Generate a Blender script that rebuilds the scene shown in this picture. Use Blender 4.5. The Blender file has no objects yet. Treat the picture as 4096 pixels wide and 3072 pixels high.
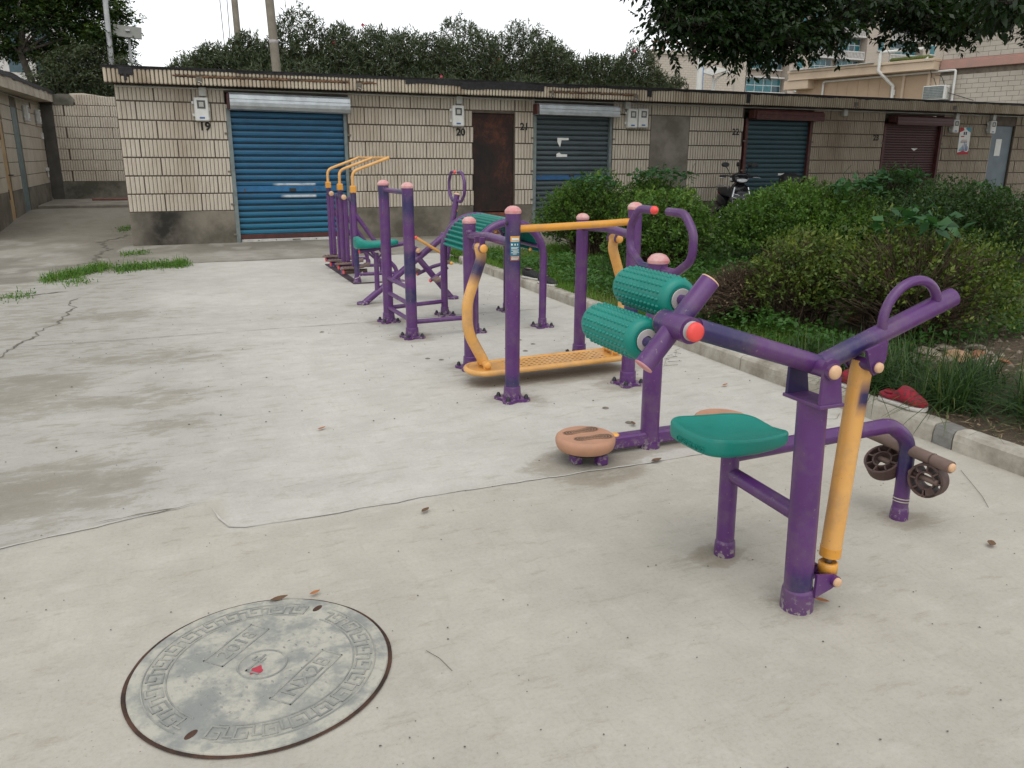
import bpy, math, random
import numpy as np
from mathutils import Vector, Matrix

# ------------------------------------------------------------------ camera, sky, sun, exposure
scene = bpy.context.scene
C = scene.collection
cam_data = bpy.data.cameras.new('camera')
cam = bpy.data.objects.new('camera', cam_data)
C.objects.link(cam)
cam_data.sensor_width = 36.0
cam_data.lens = 28.06
cam_data.clip_start = 0.05
cam_data.clip_end = 600
CAM_Z = 1.4
cam.matrix_world = Matrix(((0.92288256, 0.10108902, -0.3715761, 0.0),
                           (-0.38505719, 0.25310282, -0.8875077, 0.0),
                           (0.00432967, 0.96214343, 0.27250923, CAM_Z),
                           (0, 0, 0, 1)))
scene.camera = cam

SUN_EL, SUN_AZ = math.radians(66), math.radians(200)
world = bpy.data.worlds.new('World')
scene.world = world
world.use_nodes = True
wn = world.node_tree.nodes; wl = world.node_tree.links
for n in list(wn): wn.remove(n)
sky = wn.new('ShaderNodeTexSky'); sky.sky_type = 'NISHITA'; sky.sun_disc = False
sky.sun_elevation = SUN_EL; sky.sun_rotation = SUN_AZ
sky.air_density = 1.0; sky.dust_density = 1.0; sky.ozone_density = 1.0
hs = wn.new('ShaderNodeHueSaturation'); hs.inputs['Saturation'].default_value = 0.10
bg = wn.new('ShaderNodeBackground'); bg.inputs['Strength'].default_value = 0.15
wo = wn.new('ShaderNodeOutputWorld')
wl.new(sky.outputs[0], hs.inputs['Color']); wl.new(hs.outputs[0], bg.inputs[0]); wl.new(bg.outputs[0], wo.inputs[0])

sun_d = bpy.data.lights.new('sun', 'SUN'); sun_d.energy = 0.6; sun_d.angle = math.radians(60); sun_d.color = (1, .97, .92)
sun = bpy.data.objects.new('sun', sun_d); C.objects.link(sun)
sdir = Vector((math.sin(SUN_AZ) * math.cos(SUN_EL), math.cos(SUN_AZ) * math.cos(SUN_EL), math.sin(SUN_EL)))
sun.rotation_euler = sdir.to_track_quat('Z', 'Y').to_euler()
sun.location = (0, 0, 30)
scene.view_settings.view_transform = 'Standard'
scene.view_settings.look = 'None'
scene.view_settings.exposure = 0.6
scene.view_settings.gamma = 1.0
scene.view_settings.use_curve_mapping = False
scene.render.engine = 'CYCLES'
scene.cycles.max_bounces = 6
scene.cycles.diffuse_bounces = 3
scene.cycles.glossy_bounces = 3
scene.cycles.transparent_max_bounces = 4

RNG = np.random.default_rng(7)
rnd = random.Random(5)

# ------------------------------------------------------------------ naming and tagging
ORG = {}
def finish(o, label=None, cat=None, group=None, kind=None):
    if label: o['label'] = label
    if cat: o['category'] = cat
    if group: o['group'] = group
    if kind: o['kind'] = kind
    return o
def thing(name, loc, label, cat, group=None, rotz=0.0):
    o = bpy.data.objects.new(name, None); C.objects.link(o)
    o.empty_display_size = .2
    o.location = loc; o.rotation_euler = (0, 0, rotz)
    ORG[o.name] = Vector(loc) if rotz == 0 else None
    return finish(o, label, cat, group)
def link(name, me, parent=None, loc=None):
    o = bpy.data.objects.new(name, me); C.objects.link(o)
    if parent is not None: o.parent = parent
    if loc is not None: o.location = loc
    return o
def copy_tree(o, parent=None):
    c = o.copy(); C.objects.link(c)
    if parent is not None: c.parent = parent
    for ch in list(o.children): copy_tree(ch, c)
    return c

# ------------------------------------------------------------------ mesh builder
def frame_from(d):
    d = np.asarray(d, float); d = d / np.linalg.norm(d)
    a = np.array([0, 0, 1.0]) if abs(d[2]) < .9 else np.array([1.0, 0, 0])
    u = np.cross(a, d); u /= np.linalg.norm(u)
    return u, np.cross(d, u), d
def bend(pts, R, n=7):
    """polyline with its corners rounded"""
    P = [np.asarray(p, float) for p in pts]; out = [P[0]]
    for i in range(1, len(P) - 1):
        a, b, c = P[i - 1], P[i], P[i + 1]
        u = (a - b); v = (c - b); lu, lv = np.linalg.norm(u), np.linalg.norm(v); u /= lu; v /= lv
        ang = math.acos(max(-1, min(1, float(u @ v))))
        t = min(R / math.tan(ang / 2), lu * .48, lv * .48)
        p0, p1 = b + u * t, b + v * t
        for k in range(n + 1):
            s = k / n
            out.append((1 - s) ** 2 * p0 + 2 * s * (1 - s) * b + s * s * p1)
    out.append(P[-1]); return out
def densify(pts, step):
    out = [np.asarray(pts[0], float)]
    for a, b in zip(pts[:-1], pts[1:]):
        a = np.asarray(a, float); b = np.asarray(b, float)
        k = max(1, int(np.linalg.norm(b - a) / step))
        for j in range(1, k + 1): out.append(a + (b - a) * j / k)
    return out
class MB:
    def __init__(s): s.v = []; s.f = []; s.sm = []; s.mi = []; s.at = []; s.m = 0
    def add(s, verts, faces, smooth=False, at=None):
        b = len(s.v); s.v += [tuple(map(float, p)) for p in verts]
        s.at += list(at) if at is not None else [0.0] * len(verts)
        for f in faces: s.f.append(tuple(i + b for i in f)); s.sm.append(smooth); s.mi.append(s.m)
        return s
    def box(s, lo, hi, ch=0.0, M=None):
        lo = np.array(lo, float); hi = np.array(hi, float); c = (lo + hi) / 2; h = (hi - lo) / 2
        if ch <= 0:
            V = [c + h * np.array(k) for k in ((-1,-1,-1),(1,-1,-1),(1,1,-1),(-1,1,-1),(-1,-1,1),(1,-1,1),(1,1,1),(-1,1,1))]
            F = [(0,3,2,1),(4,5,6,7),(0,1,5,4),(1,2,6,5),(2,3,7,6),(3,0,4,7)]
        else:
            ch = min(ch, h.min() * .95); V = []; idx = {}
            for sx in (-1, 1):
                for sy in (-1, 1):
                    for sz in (-1, 1):
                        sg = np.array((sx, sy, sz))
                        for ax in range(3):
                            p = h - ch; p = p.copy(); p[ax] = h[ax]
                            idx[(sx, sy, sz, ax)] = len(V); V.append(c + sg * p)
            F = []
            for ax in range(3):
                a1, a2 = (ax + 1) % 3, (ax + 2) % 3
                for sg in (-1, 1):
                    q = []
                    for (u, w) in ((-1,-1),(1,-1),(1,1),(-1,1)):
                        k = [0,0,0]; k[ax] = sg; k[a1] = u; k[a2] = w; q.append(idx[(*k, ax)])
                    F.append(tuple(q) if sg > 0 else tuple(q[::-1]))
                for u in (-1, 1):
                    for w in (-1, 1):
                        k0 = [0,0,0]; k1 = [0,0,0]; k0[ax] = -1; k1[ax] = 1
                        for k in (k0, k1): k[a1] = u; k[a2] = w
                        q = (idx[(*k0, a1)], idx[(*k1, a1)], idx[(*k1, a2)], idx[(*k0, a2)])
                        F.append(q if u * w > 0 else q[::-1])
            for sx in (-1, 1):
                for sy in (-1, 1):
                    for sz in (-1, 1):
                        q = tuple(idx[(sx, sy, sz, a)] for a in range(3)); F.append(q if sx*sy*sz > 0 else q[::-1])
        if M is not None: V = [tuple(M @ Vector(p)) for p in V]
        return s.add(V, F)
    def tube(s, pts, r, seg=16, caps=True, patch=None, step=None, flat=1.0, side=None):
        if side is not None: side = np.array(side, float) / np.linalg.norm(side)
        if patch: step = step or .025
        if step and not np.iterable(r): pts = densify(pts, step)
        P = np.array(pts, float); n = len(P)
        T = np.zeros_like(P); T[1:-1] = P[2:] - P[:-2]; T[0] = P[1] - P[0]; T[-1] = P[-1] - P[-2]
        T /= np.linalg.norm(T, axis=1)[:, None]
        L = np.concatenate([[0], np.cumsum(np.linalg.norm(np.diff(P, axis=0), axis=1))]); L /= L[-1]
        u, w, _ = frame_from(T[0]); V = []; A = []
        rr = np.full(n, r) if not np.iterable(r) else np.array(r, float)
        an = np.linspace(0, 2 * np.pi, seg, endpoint=False)
        for i in range(n):
            u = u - T[i] * (u @ T[i]); u /= np.linalg.norm(u); w = np.cross(T[i], u)
            ring = P[i] + rr[i] * (np.cos(an)[:, None] * u + flat * np.sin(an)[:, None] * w)
            V += list(ring); val = 0.0
            if patch:
                for t0, t1, sf in patch:
                    val = max(val, min(1, max(0, (L[i] - t0) / sf + .5)) * min(1, max(0, (t1 - L[i]) / sf + .5)))
            if side is not None and val > 0:
                A += [val * min(1.0, max(0.0, float(q @ side) * 3.0 + .2)) for q in (ring - P[i]) / rr[i]]
            else: A += [val] * seg
        F = [(i*seg+k, i*seg+(k+1) % seg, (i+1)*seg+(k+1) % seg, (i+1)*seg+k) for i in range(n-1) for k in range(seg)]
        s.add(V, F, True, A)
        if caps:
            for i, rev in ((0, True), (n-1, False)):
                ring = V[i*seg:(i+1)*seg]; q = tuple(range(seg)); s.add(ring, [q[::-1] if rev else q], False, A[i*seg:(i+1)*seg])
        return s
    def lathe(s, prof, base=(0,0,0), d=(0,0,1), seg=20, smooth=True):
        """prof: list of (r, h) along d; a None starts a new smooth strip"""
        u, w, d = frame_from(d); base = np.array(base, float)
        an = np.linspace(0, 2*np.pi, seg, endpoint=False)
        cs = np.cos(an)[:, None] * u + np.sin(an)[:, None] * w
        strips = [[]]
        for p in prof:
            if p is None: strips.append([strips[-1][-1]])
            else: strips[-1].append(p)
        for st in strips:
            V = []
            for r, h in st: V += list(base + d * h + cs * max(r, 1e-5))
            n = len(st)
            s.add(V, [(i*seg+k, i*seg+(k+1) % seg, (i+1)*seg+(k+1) % seg, (i+1)*seg+k) for i in range(n-1) for k in range(seg)], smooth)
        return s
    def prism(s, outline, z0, z1, M=None):
        n = len(outline)
        V = [(x, y, z0) for x, y in outline] + [(x, y, z1) for x, y in outline]
        if M is not None: V = [tuple(M @ Vector(p)) for p in V]
        F = [tuple(range(n))[::-1], tuple(range(n, 2*n))] + [(i, (i+1) % n, n+(i+1) % n, n+i) for i in range(n)]
        return s.add(V, F)
    def quad(s, a, b, c, d): return s.add([a, b, c, d], [(0, 1, 2, 3)])
    def mesh(s, name, mats, root=None):
        V = s.v
        if root is not None: V = [(x - root[0], y - root[1], z - root[2]) for x, y, z in V]
        me = bpy.data.meshes.new(name); me.from_pydata(V, [], s.f); 
        me.polygons.foreach_set('use_smooth', s.sm)
        if not isinstance(mats, (list, tuple)): mats = [mats]
        for m in mats: me.materials.append(m)
        if len(mats) > 1: me.polygons.foreach_set('material_index', s.mi)
        if any(s.at):
            a = me.attributes.new('patch', 'FLOAT', 'POINT'); a.data.foreach_set('value', s.at)
        me.update(); return me
    def build(s, name, mats, parent=None, label=None, kind=None):
        root = None
        if parent is not None:
            root = ORG.get(parent.name)
        me = s.mesh(name, mats, root)
        o = link(name, me, parent)
        if parent is not None: ORG[o.name] = root
        if label: o['label'] = label
        if kind: o['kind'] = kind
        return o
def fast_mesh(name, V, Q, mats, rndv=None, smooth=False, col=None):
    V = np.ascontiguousarray(V, np.float32); Q = np.ascontiguousarray(Q, np.int32)
    me = bpy.data.meshes.new(name)
    me.vertices.add(len(V)); me.vertices.foreach_set('co', V.ravel())
    k = Q.shape[1]
    me.loops.add(Q.size); me.loops.foreach_set('vertex_index', Q.ravel())
    me.polygons.add(len(Q)); me.polygons.foreach_set('loop_start', np.arange(0, Q.size, k, dtype=np.int32))
    if smooth: me.polygons.foreach_set('use_smooth', np.ones(len(Q), bool))
    for m in (mats if isinstance(mats, (list, tuple)) else [mats]): me.materials.append(m)
    me.update(calc_edges=True)
    if rndv is not None:
        a = me.attributes.new('rnd', 'FLOAT', 'FACE'); a.data.foreach_set('value', np.ascontiguousarray(rndv, np.float32))
    if col is not None:
        a = me.attributes.new('tone', 'FLOAT_COLOR', 'POINT'); a.data.foreach_set('color', np.ascontiguousarray(col, np.float32).ravel())
    return me
# numpy value noise
def _hash(ix, iy, seed):
    h = np.sin(ix * 127.1 + iy * 311.7 + seed * 74.7) * 43758.5453
    return h - np.floor(h)
def vnoise(x, y, seed=0):
    ix, iy = np.floor(x), np.floor(y); fx, fy = x - ix, y - iy
    fx = fx * fx * (3 - 2 * fx); fy = fy * fy * (3 - 2 * fy)
    a, b = _hash(ix, iy, seed), _hash(ix + 1, iy, seed); c, d = _hash(ix, iy + 1, seed), _hash(ix + 1, iy + 1, seed)
    return (a * (1 - fx) + b * fx) * (1 - fy) + (c * (1 - fx) + d * fx) * fy
def fbm(x, y, seed=0, o=4):
    t = 0; a = .5; s = 0
    for i in range(o): t = t + a * vnoise(x * 2 ** i, y * 2 ** i, seed + i); s += a; a *= .5
    return t / s
def sstep(a, b, x):
    t = np.clip((x - a) / (b - a), 0, 1); return t * t * (3 - 2 * t)

# ------------------------------------------------------------------ materials
class NT:
    def __init__(s, name):
        s.mat = bpy.data.materials.new(name); s.mat.use_nodes = True
        s.n = s.mat.node_tree.nodes; s.l = s.mat.node_tree.links
        for k in list(s.n): s.n.remove(k)
        s.out = s.n.new('ShaderNodeOutputMaterial'); s.p = s.n.new('ShaderNodeBsdfPrincipled')
        s.l.new(s.p.outputs[0], s.out.inputs[0])
    def node(s, t, **k):
        n = s.n.new(t)
        for a, b in k.items(): setattr(n, a, b)
        return n
    def set(s, sock, v):
        if hasattr(v, 'is_linked'): s.l.new(v, sock)
        elif isinstance(v, (tuple, list)): sock.default_value = (*v, 1) if len(v) == 3 and sock.type == 'RGBA' else v
        else: sock.default_value = v
    def coord(s, kind='Object', scale=None):
        c = s.node('ShaderNodeTexCoord').outputs[kind]
        if kind == 'World': pass
        if scale is not None:
            m = s.node('ShaderNodeMapping'); m.inputs['Scale'].default_value = scale; s.l.new(c, m.inputs[0]); c = m.outputs[0]
        return c
    def pos(s, scale=None):
        c = s.node('ShaderNodeNewGeometry').outputs['Position']
        if scale is not None:
            m = s.node('ShaderNodeMapping'); m.inputs['Scale'].default_value = scale; s.l.new(c, m.inputs[0]); c = m.outputs[0]
        return c
    def noise(s, vec, scale, detail=4, rough=.55, dist=0.0):
        n = s.node('ShaderNodeTexNoise'); n.inputs['Scale'].default_value = scale; n.inputs['Detail'].default_value = detail
        n.inputs['Roughness'].default_value = rough; n.inputs['Distortion'].default_value = dist
        s.l.new(vec, n.inputs['Vector']); return n.outputs['Fac']
    def ramp(s, fac, *stops):
        r = s.node('ShaderNodeValToRGB'); e = r.color_ramp.elements
        while len(e) < len(stops): e.new(.5)
        for k, (p, c) in enumerate(stops):
            e[k].position = p; e[k].color = (*c, 1) if isinstance(c, (tuple, list)) else (c, c, c, 1)
        s.set(r.inputs[0], fac); return r.outputs[0]
    def mix(s, fac, a, b, mode='MIX'):
        m = s.node('ShaderNodeMix', data_type='RGBA', blend_type=mode)
        s.set(m.inputs[0], fac); s.set(m.inputs[6], a); s.set(m.inputs[7], b); return m.outputs[2]
    def math(s, op, a, b=0.0, clamp=False):
        m = s.node('ShaderNodeMath', operation=op); m.use_clamp = clamp
        s.set(m.inputs[0], a); s.set(m.inputs[1], b); return m.outputs[0]
    def attr(s, name, out='Fac'):
        return s.node('ShaderNodeAttribute', attribute_name=name).outputs[out]
    def bump(s, h, strength=.3, dist=.01):
        b = s.node('ShaderNodeBump'); b.inputs['Strength'].default_value = strength; b.inputs['Distance'].default_value = dist
        s.l.new(h, b.inputs['Height']); s.l.new(b.outputs[0], s.p.inputs['Normal'])
    def base(s, c): s.set(s.p.inputs['Base Color'], c)
    def rough(s, r): s.set(s.p.inputs['Roughness'], r)
    def metal(s, r): s.p.inputs['Metallic'].default_value = r
def plain(name, col, rough=.6, var=.15, scale=8, metal=0.0, bump=0.0, bscale=60, bdist=.002):
    t = NT(name); c = t.coord('Object')
    n = t.noise(c, scale, 5)
    t.base(t.mix(t.ramp(n, (.3, 0.0), (.7, 1.0)), tuple(x * (1 - var) for x in col), tuple(min(1, x * (1 + var)) for x in col)))
    t.rough(t.ramp(t.noise(c, scale * 3, 3), (.3, max(.02, rough - .08)), (.7, min(1, rough + .08)))); t.metal(metal)
    if bump: t.bump(t.noise(c, bscale, 3), bump, bdist)
    return t.mat
def paint(name, col, col2, rough=.33, patch=(.018, .012, .075), chips=True):
    """sprayed pipe paint: sun-faded blotches, touch-up patches (attribute 'patch'), chips and grime"""
    t = NT(name); c = t.pos()
    n = t.noise(c, 4.0, 4); b = t.mix(t.ramp(n, (.35, 0.0), (.68, 1.0)), col, col2)
    soft = t.noise(c, 22, 3)
    pf = t.math('MULTIPLY', t.attr('patch'), t.ramp(soft, (.15, .75), (.4, 1.0)))
    b = t.mix(pf, b, patch)
    dust = t.math('MULTIPLY', t.ramp(t.noise(c, 9, 6, .7), (.46, 0.0), (.75, .40)), 1.0)
    b = t.mix(dust, b, (.16, .13, .12))
    if chips:
        ch = t.ramp(t.noise(c, 75, 2, .5), (.71, 0.0), (.74, 1.0))
        b = t.mix(t.math('MULTIPLY', ch, .75), b, (.20, .14, .15))
        sp = t.node('ShaderNodeSeparateXYZ'); t.l.new(c, sp.inputs[0])
        low = t.math('SUBTRACT', 1.0, t.math('MULTIPLY', sp.outputs[2], 14), True)        # kicked and scraped near the ground
        kk = t.math('MULTIPLY', low, t.ramp(t.noise(c, 42, 5, .65), (.54, 0.0), (.58, 1.0)), True)
        b = t.mix(kk, b, (.30, .27, .25))
        scr = t.ramp(t.noise(t.pos((60, 60, 5)), 1.0, 4, .6), (.70, 0.0), (.74, .5)); b = t.mix(scr, b, (.25, .20, .24))
    t.base(b)
    t.rough(t.ramp(t.noise(c, 14, 5), (.25, rough - .07), (.75, rough + .2)))
    t.p.inputs['Coat Weight'].default_value = .25; t.p.inputs['Coat Roughness'].default_value = .25
    t.bump(t.noise(c, 130, 2), .06, .001)
    return t.mat
M = {}
M['purple'] = paint('purple_paint', (.078, .017, .118), (.100, .025, .148), .36, patch=(.020, .012, .082))
M['yellow'] = paint('yellow_paint', (.66, .33, .075), (.72, .40, .13), .38, patch=(.018, .012, .075))
M['amber'] = paint('amber_paint', (.62, .27, .018), (.70, .33, .05), .3)
M['teal'] = plain('teal_plastic', (.001, .205, .162), .44, .12, 5, bump=.08, bscale=220)
M['pinkcap'] = None
def capmat():
    t = NT('faded_pink_plastic'); c = t.coord('Object')
    n = t.noise(t.pos(), 18, 5, .65)
    t.base(t.mix(t.ramp(n, (.35, 0.0), (.62, 1.0)), (.58, .21, .22), (.62, .40, .37))); t.rough(.6); return t.mat
M['pinkcap'] = capmat()
M['redcap'] = plain('red_plastic_cap', (.80, .075, .065), .45, .1)
M['peachcap'] = plain('peach_plastic_cap', (.62, .39, .23), .5, .12, 30)
M['orangecap'] = plain('orange_plastic_cap', (.80, .40, .09), .45, .12, 30)
M['rubber'] = plain('brown_rubber', (.085, .050, .042), .62, .25, 14, bump=.1, bscale=90)
M['rubber2'] = plain('worn_brown_rubber', (.17, .115, .095), .7, .25, 14, bump=.1)
M['black'] = plain('black_rubber', (.016, .016, .018), .55, .3, 30)
M['greywash'] = plain('grey_nylon', (.42, .39, .38), .6, .15, 20)
M['steel'] = plain('dull_steel', (.25, .22, .18), .45, .25, 30, .8)
M['tan'] = plain('tan_plastic', (.44, .235, .145), .6, .1, 12, bump=.06, bscale=200)
M['footdark'] = plain('foot_print_dark', (.10, .055, .035), .75, .25, 40)
M['beadlight'] = plain('foot_print_bead', (.40, .23, .14), .7, .2, 60)
M['wire'] = plain('twine', (.5, .45, .38), .8, .1)
def concrete_ground():
    t = NT('yard_concrete'); c = t.pos()
    base = t.attr('tone', 'Color'); dirt_shade = t.attr('tone', 'Alpha')
    mul = lambda b, k: t.mix(1.0, b, k, 'MULTIPLY')
    cloud = t.noise(c, 3.2, 8, .70)
    b = t.mix(t.ramp(cloud, (.36, 0.0), (.64, 1.0)), mul(base, (.92, .915, .90)), mul(base, (1.07, 1.07, 1.06)))
    # worn brown patches: a fractal threshold lowered where the slab is dirtier and where contact shade is painted, stretched along the screed
    n1 = t.noise(t.pos((1.0, 1.9, 1)), 3.4, 12, .72, .5)
    m = t.ramp(t.math('ADD', n1, t.math('MULTIPLY', t.math('SUBTRACT', dirt_shade, .5), .52)), (.585, 0.0), (.64, .5), (.80, .9))
    b = t.mix(m, b, mul(base, (.66, .61, .53)))
    n2 = t.noise(t.pos((1.0, 2.8, 1)), 5.5, 9, .72)
    m2 = t.ramp(t.math('ADD', n2, t.math('MULTIPLY', dirt_shade, .12)), (.58, 0.0), (.70, .6))
    b = t.mix(m2, b, mul(base, (.72, .69, .63)))
    pale = t.ramp(t.noise(t.pos((1.2, 2.6, 1)), 4.2, 9, .7), (.54, 0.0), (.68, .55)); b = t.mix(pale, b, mul(base, (1.16, 1.17, 1.18)))
    sw = t.noise(t.pos((14, 2.2, 1)), 1.3, 6, .6, 1.2); b = t.mix(t.ramp(sw, (.56, 0.0), (.66, .3)), b, mul(base, (.86, .85, .82)))
    fine = t.noise(c, 75, 6, .8)
    b = t.mix(t.ramp(fine, (.30, .55), (.52, 0.0)), b, mul(b, (.74, .72, .68)))
    b = t.mix(t.ramp(t.noise(c, 160, 3, .6), (.62, 0.0), (.72, .5)), b, mul(b, (1.22, 1.21, 1.19)))
    vo = t.node('ShaderNodeTexVoronoi'); vo.inputs['Scale'].default_value = 40; t.l.new(c, vo.inputs['Vector'])
    pit = t.ramp(vo.outputs['Distance'], (.04, 1.0), (.085, 0.0))
    pitm = t.math('MULTIPLY', pit, t.ramp(t.noise(c, 5.1, 4), (.50, 0.0), (.60, .75)))
    b = t.mix(pitm, b, mul(b, (.42, .40, .37)))
    t.base(b); t.rough(.92)
    h = t.math('ADD', t.math('MULTIPLY', fine, .5), t.math('MULTIPLY', pitm, -.8))
    t.bump(t.math('ADD', h, t.math('MULTIPLY', n2, .6)), .38, .004)
    return t.mat
M['ground'] = concrete_ground()
def stain(name, col, dark, scale=2.2, lo=.42, hi=.66, rough=.9, bump=.3, bscale=40, streak=None, extra=None, bdist=.004):
    t = NT(name); c = t.pos(streak)
    n = t.noise(c, scale, 8, .66)
    b = t.mix(t.ramp(n, (lo, 1.0), (hi, 0.0)), col, dark)
    f = t.noise(t.pos(), bscale, 5, .7)
    b = t.mix(t.ramp(f, (.3, .35), (.55, 0.0)), b, tuple(x * .62 for x in col))
    if extra: b = extra(t, b)
    t.base(b); t.rough(rough); t.bump(f, bump, bdist)
    return t.mat
M['tile'] = stain('cream_split_tile', (.52, .465, .378), (.37, .31, .235), 1.3, .30, .52, .85, .5, 48, (1, 1, .35), bdist=.006)
M['fasciatile'] = stain('cream_fascia_tile', (.50, .435, .33), (.27, .205, .135), 2.2, .34, .55, .85, .45, 48, (1, 1, .25))
M['smoothblock'] = stain('buff_block', (.36, .305, .23), (.22, .175, .12), 1.2, .3, .55, .88, .35, 60, (1, 1, .5))
M['mortar'] = plain('brown_mortar', (.105, .085, .065), .95, .3, 6)
M['ribgap'] = plain('rib_groove_dirt', (.225, .19, .145), .95, .3, 6)
M['leftblock'] = stain('pale_buff_block', (.50, .445, .36), (.36, .30, .22), 1.2, .3, .55, .88, .35, 60, (1, 1, .5))
M['mortar2'] = plain('grey_mortar', (.16, .135, .105), .95, .3, 6)
def plinth_dark(t, b):
    # soot where rubbish was burnt against the corner, with damp streaks
    p = t.node('ShaderNodeSeparateXYZ'); t.l.new(t.pos(), p.inputs[0])
    x = p.outputs[0]
    m = t.math('MULTIPLY', t.math('SUBTRACT', 1.0, t.math('MULTIPLY', t.math('ABSOLUTE', t.math('SUBTRACT', x, -.12)), 1.7), True), 1.25)
    n = t.math('MULTIPLY', m, t.ramp(t.noise(t.pos(), 3.2, 6, .6), (.25, .25), (.6, 1.0)), True)
    return t.mix(n, b, (.022, .020, .016))
M['plinth'] = stain('cement_render', (.215, .19, .15), (.10, .088, .066), 1.7, .38, .6, .93, .25, 70, None, plinth_dark)
M['plinth2'] = stain('mossy_cement_render', (.20, .185, .15), (.07, .068, .05), 1.6, .42, .62, .93, .3, 60)
M['cementpatch'] = stain('cement_patch', (.235, .215, .18), (.14, .125, .10), 2.2, .4, .62, .93, .25, 60)
M['concrete_beam'] = plain('stained_concrete', (.075, .058, .042), .95, .35, 5)
M['kerbm'] = stain('kerb_concrete', (.50, .47, .40), (.235, .205, .16), 3.0, .36, .62, .94, .6, 35, (1.6, 1.2, 1), bdist=.008)
M['bitumen'] = plain('bitumen', (.017, .016, .018), .75, .5, 20, bump=.6, bscale=45, bdist=.01)
M['rustbreak'] = stain('broken_rusty_edge', (.20, .105, .055), (.05, .03, .02), 9, .35, .6, .95, .8, 30)
def shutter_mat(name, col, rustc=(.13, .055, .025), lit_low=None, smear=False, dirt_shade=.5):
    t = NT(name); p = t.node('ShaderNodeSeparateXYZ'); t.l.new(t.pos(), p.inputs[0]); X, Y, Z = p.outputs
    n = t.noise(t.pos((1, 1, 3)), 2.2, 6, .6)
    b = t.mix(t.ramp(n, (.35, 0.0), (.7, 1.0)), tuple(c * .78 for c in col), col)
    if lit_low: b = t.mix(t.math('MULTIPLY', t.math('SUBTRACT', .75, Z, True), .75, True), b, lit_low)  # lower slats painted lighter, clear of the shade under the eaves
    r = t.ramp(t.noise(t.pos((1, 1, 7)), 9, 5, .7), (.61, 0.0), (.68, .8))
    b = t.mix(r, b, rustc)
    g = t.ramp(t.noise(t.pos((.6, 1, 6)), 3.5, 5, .7), (.45, 0.0), (.75, dirt_shade))
    b = t.mix(g, b, tuple(c * .35 for c in col))
    if smear:
        # white paint dragged over two slats either side of the lock
        def soft(x0, x1, z0, z1):
            a = t.math('MULTIPLY', t.math('MULTIPLY', t.math('SUBTRACT', X, x0), 9, True), t.math('MULTIPLY', t.math('SUBTRACT', x1, X), 30, True))
            c = t.math('MULTIPLY', t.math('MULTIPLY', t.math('SUBTRACT', Z, z0), 60, True), t.math('MULTIPLY', t.math('SUBTRACT', z1, Z), 60, True))
            return t.math('MULTIPLY', a, c)
        s1 = t.math('MAXIMUM', soft(1.62, 2.36, .915, .975), soft(1.74, 2.36, .722, .782))
        b = t.mix(t.math('MULTIPLY', s1, t.ramp(t.noise(t.pos((1, 1, 2)), 9, 4), (.25, .4), (.5, 1.0))), b, (.62, .66, .68))
    t.base(b); t.rough(.5); t.metal(.05)
    t.bump(t.noise(t.pos(), 60, 3), .1, .002)
    return t.mat
M['blue'] = shutter_mat('blue_shutter_paint', (.016, .125, .245), (.10, .06, .03), (.03, .25, .36), True, .45)
M['slate'] = shutter_mat('grey_blue_shutter_paint', (.085, .115, .125), (.05, .045, .04), None, False, .6)
M['slateblue'] = plain('blue_lock_band', (.018, .085, .20), .5, .2)
M['dteal'] = shutter_mat('teal_shutter_paint', (.020, .075, .095), (.05, .04, .03), None, False, .3)
M['maroon'] = shutter_mat('maroon_shutter_paint', (.085, .024, .022), (.05, .03, .02), None, False, .3)
M['slatgap'] = plain('slat_gap_shade', (.012, .018, .022), .8, .3, 10)  # shade of the gaps, painted dark on the slat recess faces
M['darkred'] = plain('dark_red_steel', (.075, .022, .018), .6, .35, 12)
M['galv'] = plain('galvanised_sheet', (.40, .43, .44), .38, .18, 6, .55)
M['rail'] = plain('grey_green_steel', (.15, .18, .175), .55, .25, 10)
M['whitebar'] = plain('white_painted_steel', (.50, .49, .45), .6, .2, 12)
def rustdoor():
    t = NT('rusty_sheet_door'); c = t.pos((1, 1, .7))
    n = t.noise(c, 2.3, 10, .74, .25)
    b = t.ramp(n, (.38, (.009, .006, .005)), (.52, (.030, .012, .008)), (.62, (.085, .028, .014)), (.72, (.17, .058, .026)))
    f = t.noise(t.pos(), 30, 5, .7)
    b = t.mix(t.ramp(f, (.35, .5), (.6, 0.0)), b, (.012, .008, .006))
    t.base(b); t.rough(.8); t.bump(f, .3, .004); return t.mat
M['rustdoor'] = rustdoor()
M['greydoor'] = plain('grey_sheet_door', (.13, .165, .185), .5, .15, 4)
M['greydoor2'] = plain('grey_green_door', (.125, .18, .185), .5, .2, 4)
M['ydoor'] = stain('yellowed_door', (.52, .37, .20), (.36, .22, .09), 3, .3, .6, .6, .1)
M['plastic'] = plain('white_plastic', (.62, .62, .58), .4, .08, 10)
M['plasticg'] = plain('grey_white_plastic', (.42, .42, .38), .5, .15, 10)
M['dim'] = plain('dim_meter_window', (.045, .047, .045), .15, .2)
M['dial'] = plain('meter_dial', (.38, .38, .34), .5, .2, 60)
M['labelblue'] = plain('blue_label', (.05, .12, .30), .5, .2)
M['stencil'] = plain('black_stencil_paint', (.02, .02, .02), .8, .4, 30)
M['paper'] = plain('white_paper', (.72, .72, .68), .8, .06, 12)

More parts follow.
